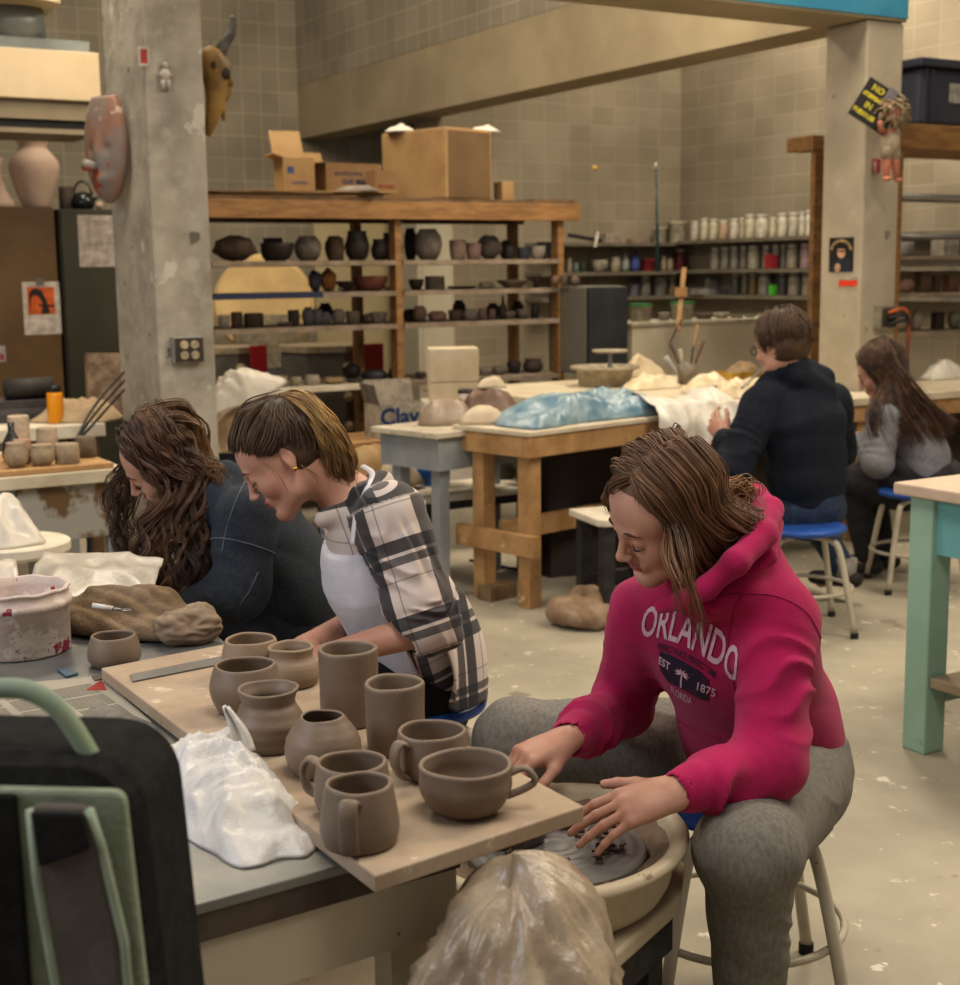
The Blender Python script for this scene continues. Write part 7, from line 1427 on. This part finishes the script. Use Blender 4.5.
shirt = garment('plaid_shirt', sh, .0042, PLAID, pq, wrinkle(.0040, 34, 9, QU), 'black and white plaid shirt with rolled sleeves', attr=la)
# shirt tail hanging behind
def tailfn(a, b):
    A0 = PY(418, 604, 2.80); A1 = PY(462, 590, 2.95); B0 = PY(444, 706, 2.80); B1 = PY(490, 704, 2.98); p = (A0*(1-a)+A1*a)*(1-b)+(B0*(1-a)+B1*a)*b
    return p+V(.02*math.sin(a*9+b*2)*b+.025*math.sin(b*3), .02*math.cos(a*8)*b, .008*math.sin(a*12)*b)
m = MB(); m.grid(tailfn, 30, 36); o = m.build('shirt_tail', PLAID, pq, smooth=True, world=True, solid=.003)
P_ = np.array([tuple(mw(pq)@v.co) for v in o.data.vertices]); a = o.data.attributes.new('cloth', 'FLOAT_VECTOR', 'POINT'); cc = np.stack([P_[:, 0]*.9+P_[:, 1]*.4, P_[:, 2], P_[:, 2]*0], 1); a.data.foreach_set('vector', cc.astype(np.float32).ravel())
APR = mat('white_apron', '#c9c6cb', .8, c2='#bab6bb', ns=6, bump=.2, bs=60, spots=[('#9d9284', 20, .70)])
QS = QF.cross(QU).normalized()
ap = torso_prims(Q['pel']+V(-.0, 0, .0)+QF*.012, Q['chest']+QF*.014, Q['neck']-QU*.03+QF*.01, Q['lsh'], Q['rsh'], QF, 1.0, .05, waist=.138, chestr=.142, hip=.15)[:3]
ap += [halfspace(Q['chest']+QF*.030, -QF+QU*.10, .006, 's'), halfspace(Q['neck']-QU*.07, QU+QF*.1, .006, 's')]
garment('apron', ap, .0045, APR, pq, wrinkle(.003, 40, 4, QU), 'white cotton apron')
ap2 = [cap(Q['pel']+QF*.10+V(0, 0, .03), lerp(Q['lk'], Q['rk'], .5)+V(.05, 0, .05), .11, .10, .04, 'u', V(0, 0, 1), .5)]
garment('apron_skirt', ap2, .006, APR, pq, wrinkle(.005, 40, 6, (1, .4, 0)))
m = MB(); m.tube(catmull([PY(352, 545, 2.77), PY(356, 515, 2.78), PY(366, 490, 2.81), PY(372, 474, 2.90), PY(362, 466, 2.98)], 6), [(.007, .002)]*25, 8); m.build('apron_strap', APR, pq, smooth=True, world=True)
Q['pel'] = Q['pel']+V(-.05, .03, -.03)
trousers(Q, mat('black_jeans', '#18171a', .85, c2='#222126', ns=30), pq, 'black trousers'); shoes(Q, QF, cm('#2a2725'), pq)
eyes_brows(QM, .93, pq, cm('#5a3d28'))
m = MB(); m.ell(tuple(QM@V(-.0825, -.006, -.028)), (.0055, .0055, .0055)); m.build('gold_earring', mat('gold', '#b58a3a', .3, metal=.9), pq, smooth=True, world=True)
HQ = hairmat('dark_blonde_hair', '#34241a', '#55402d'); HQ2 = hairmat('blonde_lengths', '#6b4e2e', '#b08c54')
rt_ = PY(279, 401, 2.875)
cuts = [ell(QM@V(0, .085, -.050), (.066, .078, .100), QM.to_3x3(), .008, 's'), halfspace(QM@V(0, 0, -.06), QM.to_3x3()@V(0, .25, -1), .01, 's')]+[ell(QM@V(sx*.078, .006, -.016), (.03, .026, .036), QM.to_3x3(), .008, 's') for sx in (-1, 1)]
hcap(QM, .93, pq, HQ, cuts, .004, low=False, tone=1.0)
pth = []
for sx in (-1, 1):
    for (x, y, z) in [(.01, .074, .082), (.022, .073, .080), (.036, .066, .074), (.05, .056, .064), (.062, .042, .052), (.070, .028, .036), (.074, .012, .032), (.077, -.006, .040), (.078, -.022, .036), (.078, -.036, .016), (.076, -.042, -.004), (.072, -.050, -.022), (.066, -.058, -.036), (.055, -.070, -.044), (.042, -.080, -.048), (.03, -.088, -.050), (.016, -.092, -.052), (.004, -.094, -.052), (.079, -.030, .030), (.080, -.042, .004), (.077, -.052, -.012), (.072, -.062, -.030), (.079, -.050, .02), (.030, .070, .076), (.056, .050, .058), (.067, .035, .044)]:
        lr = QM.inverted()@rt_/.93
        if y > .055: c2_ = (sx*x*.98, y-.020, z+.026); c3_ = (sx*x*.72, lerp(y, lr.y, .55), lerp(z, lr.z, .55)+.02)
        elif y > -.01: c2_ = (sx*x*1.0, y-.034, z+.016); c3_ = (sx*x*.86, lerp(y, lr.y, .68), lerp(z, lr.z, .52)+.01)
        else: c2_ = (sx*x*.98, y-.018, z+.026); c3_ = (sx*x*.70, lerp(y, lr.y, .65), lerp(z, lr.z, .6))
        pth.append(on_head(QM, .93, [(sx*x, y, z), c2_, c3_], .008)+[rt_])
hair('pulled_back_hair', pth, HQ, pq, 64, (.0050, .0040), .0011, 11, (.0016, 9), clump=2)
hair('loose_strands', [[QM@V(-.070, .040, .030), QM@V(-.078, .030, -.01), QM@V(-.074, .034, -.05), QM@V(-.064, .045, -.075)], [QM@V(-.072, -.02, -.03), QM@V(-.066, -.03, -.07), QM@V(-.052, -.01, -.10)]], HQ2, pq, 5, (.0015, .005), .0006, 17, (.003, 6), taper=.2)
tl = lambda d: [rt_, PY(290, 396+d*2, 2.86), PY(310, 401+d*5, 2.83), PY(328-d*2, 420+d*7, 2.82), PY(342-d*4, 443+d*6, 2.83), PY(350-d*5, 465+d*5, 2.85), PY(344-d*3, 482+d*2, 2.86)]
hair('ponytail', [tl(0), tl(1), tl(2), tl(3)], HQ2, pq, 190, (.0025, .008), .0011, 12, (.007, 15), taper=.25, clump=5)
m = MB(); m.lathe([(.010, -.006), (.016, -.004), (.017, .004), (.011, .007)], 16, Matrix.Translation(rt_)@(QM.to_3x3().to_4x4())@Matrix.Rotation(-.6, 4, 'X')); m.build('hair_tie', cm('#241a1d'), pq, smooth=True, world=True)
# ---------------- student in charcoal hoodie with long curls
G_ = dict(pel=PY(300, 606, 3.42), neck=PY(214, 492, 3.22), lsh=PY(246, 520, 3.08), lel=PY(240, 590, 3.02), lwr=PY(172, 622, 2.98), rsh=PY(212, 512, 3.38), rel=PY(205, 580, 3.4), rwr=PY(150, 605, 3.25), lhip=PY(288, 625, 3.34), rhip=PY(296, 620, 3.5), lk=PY(172, 640, 3.16), rk=PY(180, 632, 3.42))
G_['chest'] = lerp(G_['pel'], G_['neck'], .64)+V(.01, 0, .02); G_['lank'] = V(G_['lk'].x+.05, G_['lk'].y+.02, .09); G_['rank'] = V(G_['rk'].x+.05, G_['rk'].y+.02, .09)
GM = basis((-.7272, 3.2, 1.0030), (-.82, -.17, -.55), (-.42, -.45, .78)); GF = V(-.93, -.15, -.35).normalized(); GU = (G_['neck']-G_['pel']).normalized()
hg = [(G_['lwr'], V(-.9, -.1, -.3), (0, -.2, 1), 1, .96, (.5, .5, .5, .6), .06, (.5, .5)), (G_['rwr'], V(-.9, -.1, -.3), (0, .2, 1), -1, .96, (.5, .5, .5, .6), .06, (.5, .5))]
pg = person('person in charcoal hooded top with long curly brown hair', tuple(G_['pel']), body(G_, GM, .94, GF, .96, hg), GM, .94, .0036)
CHAR = mat('charcoal_jersey', '#282d34', .9, c2='#32373e', ns=120, bump=.25, bs=260, spec=.2)
gh = torso_prims(G_['pel']+V(0, 0, .02), G_['chest'], G_['neck'], G_['lsh'], G_['rsh'], GF, 1.0, .05, waist=.145, chestr=.150, hip=.155)
gh += sleeve(G_['lsh'], G_['lel'], G_['lwr'], .075, .062, .046, fold=(.005, 50, 2)) + sleeve(G_['rsh'], G_['rel'], G_['rwr'], .070, .060, .044)
gh += [cap(PY(200, 530, 3.14), PY(218, 492, 3.13), .014, .020, .02), cap(PY(218, 492, 3.13), PY(226, 474, 3.2), .020, .026, .02), cap(PY(226, 474, 3.2), PY(214, 470, 3.32), .026, .022, .02), ell(PY(232, 490, 3.24), (.06, .08, .045), None, .03)]
gh += [cap(GM@V(0, -.03, -.03), G_['neck'], .060, .060, .01, 's'), hollow(G_['lwr'], G_['lel'], .046), hollow(G_['rwr'], G_['rel'], .044), halfspace(G_['pel']+V(0, 0, -.05), (.15, 0, -1), .01, 's')]
hd2 = garment('hooded_top', gh, .0048, CHAR, pg, wrinkle(.005, 32, 21, (.7, .1, .7)), 'charcoal hooded top')
bt = bvh_of(hd2)
for k_, pp_ in enumerate([[(247, 478), (236, 500), (226, 530), (222, 552)], [(204, 540), (222, 538), (250, 544), (275, 553)], [(258, 572), (250, 590), (240, 604)]]):
    pts = []
    for q in catmull([(a, b, 0) for a, b in pp_], 8):
        d = ray(q.x, q.y); h = bt.ray_cast(EYE, d, 6)
        if h[0] is not None: pts.append(h[0]-d.normalized()*.001)
    if len(pts) > 3: m = MB(); m.tube(pts, .0013, 5); m.build('stitching', cm('#6a7078'), hd2, smooth=True, world=True)
trousers(G_, mat('black_navy_jeans', '#15171f', .85, c2='#1d202a', ns=30), pg, 'black trousers'); shoes(G_, GF, cm('#2a2725'), pg)
eyes_brows(GM, .94, pg, cm('#3a261a'))
HG = hairmat('brown_curls', '#3a271c', '#5f4330', c3='#6f5038')
cuts = [ell(GM@V(0, .090, -.050), (.056, .070, .095), GM.to_3x3(), .008, 's'), halfspace(GM@V(0, 0, -.09), GM.to_3x3()@V(0, 0, -1), .01, 's')]
hcap(GM, .94, pg, HG, cuts, .009)
pth = []
NEAR = [(150, 520, 142, 570), (152, 524, 146, 580), (156, 530, 150, 590), (146, 530, 150, 596), (155, 532, 160, 598), (165, 530, 170, 600), (176, 528, 180, 600), (186, 526, 190, 595), (196, 520, 198, 585), (203, 505, 205, 560)]
for i, (mx_, my_, ex, ey) in enumerate(NEAR):
    t = i/(len(NEAR)-1); y0 = lerp(.066, -.09, t)
    a_ = on_head(GM, .94, [(-.008, y0, .14), (-.05, y0*.8, .10), (-.082, lerp(.052, -.07, t), .03)], .010)
    p2 = GM@V(-.090, lerp(.030, -.080, t), -.035); Yh = p2.y-.02
    pth.append(a_+[p2, PY(mx_, my_, Yh), PY((mx_+ex)/2+3*math.sin(i*2), (my_+ey)/2, Yh-.01), PY(ex, ey, Yh)])
hair('long_curls', pth, HG, pg, 90, (.0050, .0120), .0013, 31, (.0120, 30), taper=.35, steps=8, clump=10, tight=.0030)
pth = []
for i, (mx_, my_, ex, ey) in enumerate([(113, 478, 118, 545), (116, 490, 124, 560), (122, 505, 132, 575), (128, 515, 138, 580)]):
    t = i/9; y0 = lerp(.066, -.02, t); a_ = on_head(GM, .94, [(.0, y0, .14), (.05, y0*.9, .10), (.080, lerp(.055, .0, t), .03)], .010); Yh = GM.translation.y+.10
    pth.append(a_+[PY(mx_, my_, Yh), PY((mx_+ex)/2-4, (my_+ey)/2, Yh), PY(ex, ey, Yh)])
for i in range(8):
    t = i/7; y0 = lerp(.06, -.09, t); a_ = on_head(GM, .94, [(.0, y0, .14), (.05, y0*.8, .10), (.082, lerp(.05, -.07, t), .03)], .009); p2 = GM@V(.085, lerp(.045, -.075, t), -.05)
    pth.append(a_+[p2, p2+V(-.01, .02, -.10), p2+V(-.0, .02, -.20)])
hair('long_curls', pth, HG, pg, 50, (.0045, .010), .0013, 32, (.010, 26), taper=.35, clump=8, tight=.003)
pth = [on_head(GM, .94, [(x, -.02, .13), (x*1.5, -.085, .09), (x*1.3, -.112, .03)], .010)+[PY(205, 462+j*6, 3.2+x), PY(222-j*3, 470+j*5, 3.18+x), PY(214-j*4, 492+j*8, 3.13)] for j, x in enumerate((-.06, -.03, 0, .03, .055))]
hair('curls_at_back', pth, hairmat('curl_highlights', '#4f3622', '#7a5834'), pg, 60, (.005, .011), .0013, 33, (.009, 22), taper=.35, clump=8, tight=.003)
# ---------------- student in navy hoodie, seen from behind
N_ = dict(pel=PY(808, 497, 5.60), neck=PY(790, 376, 5.62), lsh=PY(762, 405, 5.50), lel=PY(734, 468, 5.42), lwr=PY(724, 437, 5.66), rsh=PY(832, 402, 5.78), rel=PY(840, 450, 5.95), rwr=PY(745, 440, 6.0), lhip=PY(790, 512, 5.55), rhip=PY(822, 508, 5.7), lk=PY(752, 512, 5.85), rk=PY(800, 500, 6.15), lank=PY(764, 582, 5.62), rank=PY(846, 572, 5.85))
N_['chest'] = lerp(N_['pel'], N_['neck'], .62)+V(.02, -.03, .0); NM = basis((1.1956, 5.55, 1.1156), (-.72, .66, -.20), (-.10, .10, .99)); NF = V(-.70, .70, -.1).normalized()
hn = [(N_['lwr'], PY(706, 414, 5.78)-N_['lwr'], (-.6, -.75, .1), 1, 1.08, (.35, .4, .5, .6), .10, (.3, .4)), (N_['rwr'], PY(712, 432, 5.98)-N_['rwr'], (0, .2, 1), -1, 1.05, (.5, .5, .5, .6), .06, (.5, .5))]
pn = person('person in navy hooded sweatshirt and glasses seen from behind', tuple(N_['pel']), body(N_, NM, 1.03, NF, 1.06, hn), NM, 1.03, .0055)
NAVY = mat('navy_fleece', '#11151e', .9, c2='#161b25', ns=40, bump=.2, bs=200, spec=.2)
nh = torso_prims(N_['pel']+V(0, 0, .03), N_['chest'], N_['neck'], N_['lsh'], N_['rsh'], NF, 1.12, .06, waist=.150, chestr=.165, hip=.150)
nh += sleeve(N_['lsh'], N_['lel'], N_['lwr'], .085, .068, .05) + sleeve(N_['rsh'], N_['rel'], N_['rwr'], .085, .068, .05)
nh += [cap(PY(762, 386, 5.55), PY(790, 362, 5.52), .030, .045, .02), cap(PY(790, 362, 5.52), PY(822, 378, 5.6), .045, .045, .03), cap(PY(800, 375, 5.50), PY(826, 392, 5.56), .05, .04, .03), ell(PY(792, 372, 5.60), (.10, .08, .06), None, .04), cap(PY(822, 378, 5.6), PY(800, 372, 5.78), .04, .03, .03)]
nh += [cap(NM@V(0, -.02, -.04), N_['neck']+V(0, 0, .01), .060, .060, .01, 's'), hollow(N_['lwr'], N_['lel'], .05), hollow(N_['rwr'], N_['rel'], .05), halfspace(PY(806, 526, 5.6), (0, 0, -1), .01, 's')]
garment('hooded_sweatshirt', nh, .0075, NAVY, pn, wrinkle(.007, 24, 7, (.3, 0, 1)), 'navy hooded sweatshirt')
trousers(N_, mat('blue_jeans', '#1b2638', .85, c2='#24324a', ns=40), pn, 'dark blue jeans', vox=.008); shoes(N_, (-.5, .3, 0), cm('#231e1b'), pn)
q = N_['rank']; m = MB(); m.tube([q+V(0, 0, .06), q-V(0, 0, .03)], .046, 12); m.build('sock', cm('#8f8880'), pn, smooth=True, world=True)
HN = hairmat('short_brown_hair', '#3a2717', '#4f3722')
cuts = [ell(NM@V(0, .095, -.05), (.065, .080, .105), NM.to_3x3(), .008, 's'), halfspace(NM@V(0, 0, -.055), NM.to_3x3()@V(0, .5, -1), .01, 's')]+[ell(NM@V(sx*.085, .005, -.02), (.03, .03, .04), NM.to_3x3(), .006, 's') for sx in (-1, 1)]
hcap(NM, 1.03, pn, HN, cuts, .012)
pth = [on_head(NM, 1.03, [(a*.02, .05-.13*b, .14), (a*.05, .04-.13*b, .10), (a*.078, .02-.10*b, .05), (a*.082, .01-.10*b, .01)], .014) for a in (-1, -.5, .0, .5, 1) for b in (0, .25, .5, .75, 1)]
pth += [on_head(NM, 1.03, [(a, -.05, .13), (a, -.095, .08), (a, -.115, .03), (a, -.105, -.03)], .012) for a in (-.06, -.04, -.02, 0, .02, .04, .06)]
hair('short_hair', pth, HN, pn, 60, (.006, .006), .0018, 41, (.001, 9), taper=.4)
m = MB(); g_ = lambda x, y, z: NM@(V(x, y, z)*1.03)
for sx in (-1, 1):
    m.tube([g_(sx*.034+.022*math.cos(a), .103-.004*abs(math.cos(a)), .0+.017*math.sin(a)) for a in np.linspace(0, 6.283, 21)[:-1]], .0022, 6, closed=True); m.tube([g_(sx*.056, .099, .004), g_(sx*.080, .02, .012), g_(sx*.082, -.02, .004)], .0022, 6)
m.tube([g_(-.012, .103, .002), g_(.012, .103, .002)], .002, 6); m.build('glasses', cm('#141414', .3), pn, smooth=True, world=True)
eyes_brows(NM, 1.03, pn, cm('#3a2717'))
# ---------------- far student with very long straight hair
B_ = dict(pel=PY(922, 472, 6.32), neck=PY(898, 398, 6.38), lsh=PY(884, 418, 6.22), lel=PY(878, 462, 6.15), lwr=PY(862, 438, 6.30), rsh=PY(915, 412, 6.52), rel=PY(900, 455, 6.6), rwr=PY(864, 436, 6.55), lhip=PY(905, 485, 6.28), rhip=PY(920, 482, 6.42), lk=PY(852, 482, 6.42), rk=PY(870, 480, 6.6), lank=PY(868, 560, 6.35), rank=PY(885, 560, 6.5))
B_['chest'] = lerp(B_['pel'], B_['neck'], .62)+V(.0, -.02, 0); BM = basis(tuple(PY(880, 372, 6.34)), (-.86, .28, -.42), (-.38, .1, .9)); BF = V(-.92, .25, -.2).normalized()
hb = [(B_['lwr'], V(-.8, .2, .1), (0, -.2, 1), 1, .95, (.4, .4, .5, .6), .08, (.4, .5)), (B_['rwr'], V(-.8, .1, 0), (0, .2, 1), -1, .95, (.5, .5, .5, .6), .06, (.5, .5))]
pb_ = person('person in grey sweater with very long straight brown hair', tuple(B_['pel']), body(B_, BM, 1.0, BF, .95, hb), BM, 1.0, .006)
GSW = mat('heather_grey_sweater', '#77767a', .9, c2='#6a696d', ns=60, bump=.2, bs=200)
bh = torso_prims(B_['pel']+V(0, 0, .03), B_['chest'], B_['neck'], B_['lsh'], B_['rsh'], BF, 1.0, .06, waist=.150, chestr=.145, hip=.165)+sleeve(B_['lsh'], B_['lel'], B_['lwr'], .078, .066, .048)+sleeve(B_['rsh'], B_['rel'], B_['rwr'], .074, .06, .046)
bh += [cap(BM@V(0, -.02, -.04), B_['neck']+V(0, 0, .01), .058, .058, .01, 's'), hollow(B_['lwr'], B_['lel'], .048), hollow(B_['rwr'], B_['rel'], .046)]
garment('grey_sweater', bh, .0085, GSW, pb_, wrinkle(.007, 26, 12, (.3, 0, 1)), 'heather grey sweater')
garment('black_apron_wrap', [cap(B_['pel']+V(.02, 0, -.01), B_['pel']+V(-.10, .02, .05), .172, .15, .05, 'u', V(0, 0, 1), .55), cap(B_['lhip'], B_['lk'], .12, .09, .04)], .009, mat('black_apron', '#17161a', .8, c2='#2a282c', ns=12, spots=[('#6d6862', 16, .70)]), pb_, wrinkle(.006, 30, 3), 'black apron tied round the waist')
trousers(B_, MATS['black_jeans'], pb_, 'black trousers', vox=.009); shoes(B_, (-.8, .3, 0), cm('#2a2725'), pb_)
HBK = hairmat('long_dark_hair', '#2e1e15', '#4b3424', c3='#6b4a30')
hcap(BM, 1.0, pb_, HBK, [ell(BM@V(0, .095, -.05), (.05, .06, .09), BM.to_3x3(), .008, 's')], .012)
pth = []
for i, (ex, ey) in enumerate([(884, 452), (893, 450), (903, 448), (914, 446), (925, 445), (936, 444), (946, 440), (952, 432)]):
    t = i/7; a_ = on_head(BM, 1.0, [(-.0, lerp(.06, -.09, t), .14), (-.055, lerp(.045, -.08, t), .09), (-.084, lerp(.03, -.075, t), .02)], .012); p2 = BM@V(-.09, lerp(.01, -.09, t), -.06)
    pth.append(a_+[p2, PY(lerp(872, 925, t), lerp(415, 402, t), 6.16+.05*t), PY(ex, ey, 6.12+.08*t)])
    if i > 2: a_ = on_head(BM, 1.0, [(.02, lerp(.03, -.07, t), .14), (.0, -.08, .11), (-.03, -.12, .02)], .012); pth.append(a_+[PY(lerp(895, 905, t), 392, 6.25), PY(lerp(905, 935, t), 410, 6.22), PY(ex+4, ey-8, 6.2)])
hair('long_straight_hair', pth, HBK, pb_, 90, (.007, .012), .0019, 51, (.004, 7), taper=.3)
eyes_brows(BM, 1.0, pb_, cm('#2e1e15'))

# ------------------------------------------------------------------ towels, soft folded shapes
def sdf_cloth(name, lab, cat, loc, rz, prims, mt_, vox, disp):
    P, F_ = sdf_mesh(prims+[halfspace((0, 0, 0), (0, 0, -1), .004, 's')], vox, None if disp is None else (lambda p: disp(p)*np.clip(p[:, 2]*80, 0, 1)))
    P[:, 2] = np.maximum(P[:, 2], 0); o = np_mesh(name, P, F_, [mt_], None, smooth=2); o.location = loc; o.rotation_euler = (0, 0, rz); return tag(o, lab, cat)
def roll(n, rx, ry, r0, seed, z0=.05, wob=.25):
    rs = random.Random(seed); pts = [V(rx*math.cos(6.283*i/n)*(1+rs.uniform(-.12, .12)), ry*math.sin(6.283*i/n)*(1+rs.uniform(-.12, .12)), z0*(1+rs.uniform(-wob, wob))) for i in range(n)]
    return [cap(pts[i], pts[(i+1) % n], r0*rs.uniform(.85, 1.15), r0*rs.uniform(.85, 1.15), .012) for i in range(n)]
TWM = mat('tan_towel', '#806750', .95, c2='#9d846c', ns=9, bump=.5, bs=70)
sdf_cloth('crumpled_towel', 'crumpled tan towel lying on the floor beside pink hoodie', 'towel', tw+V(-.005, .05, 0), .2, roll(9, .10, .085, .050, 3, .055)+roll(7, .055, .05, .034, 5, .095)+[cap((-.03, -.08, .09), (.09, -.03, .10), .022, .03, .01), cap((-.10, .02, .09), (.02, .08, .10), .025, .022, .01)], TWM, .005, wrinkle(.006, 60, 3, (.6, .6, .4)))
sdf_cloth('clay_towel', 'brown terry towel crumpled behind the round pot', 'towel', PZ(124, 634, TZ+.001), -.35, [cap((-.13, -.02, .02), (.10, -.03, .022), .026, .022, .01), cap((-.14, .02, .03), (.02, .0, .045), .026, .030, .012), cap((-.02, .01, .05), (.13, .0, .03), .028, .022, .01), cap((-.10, .05, .035), (.06, .04, .05), .030, .034, .012), cap((.02, .05, .055), (.15, .03, .02), .030, .018, .012), cap((-.06, -.04, .03), (.05, -.05, .015), .022, .016, .01), cap((-.08, .03, .06), (.04, .02, .068), .020, .022, .01), cap((-.15, .04, .02), (.16, .05, .015), .02, .016, .02)], TOW, .0032, wrinkle(.0060, 95, 8, (.3, 1, .5)))
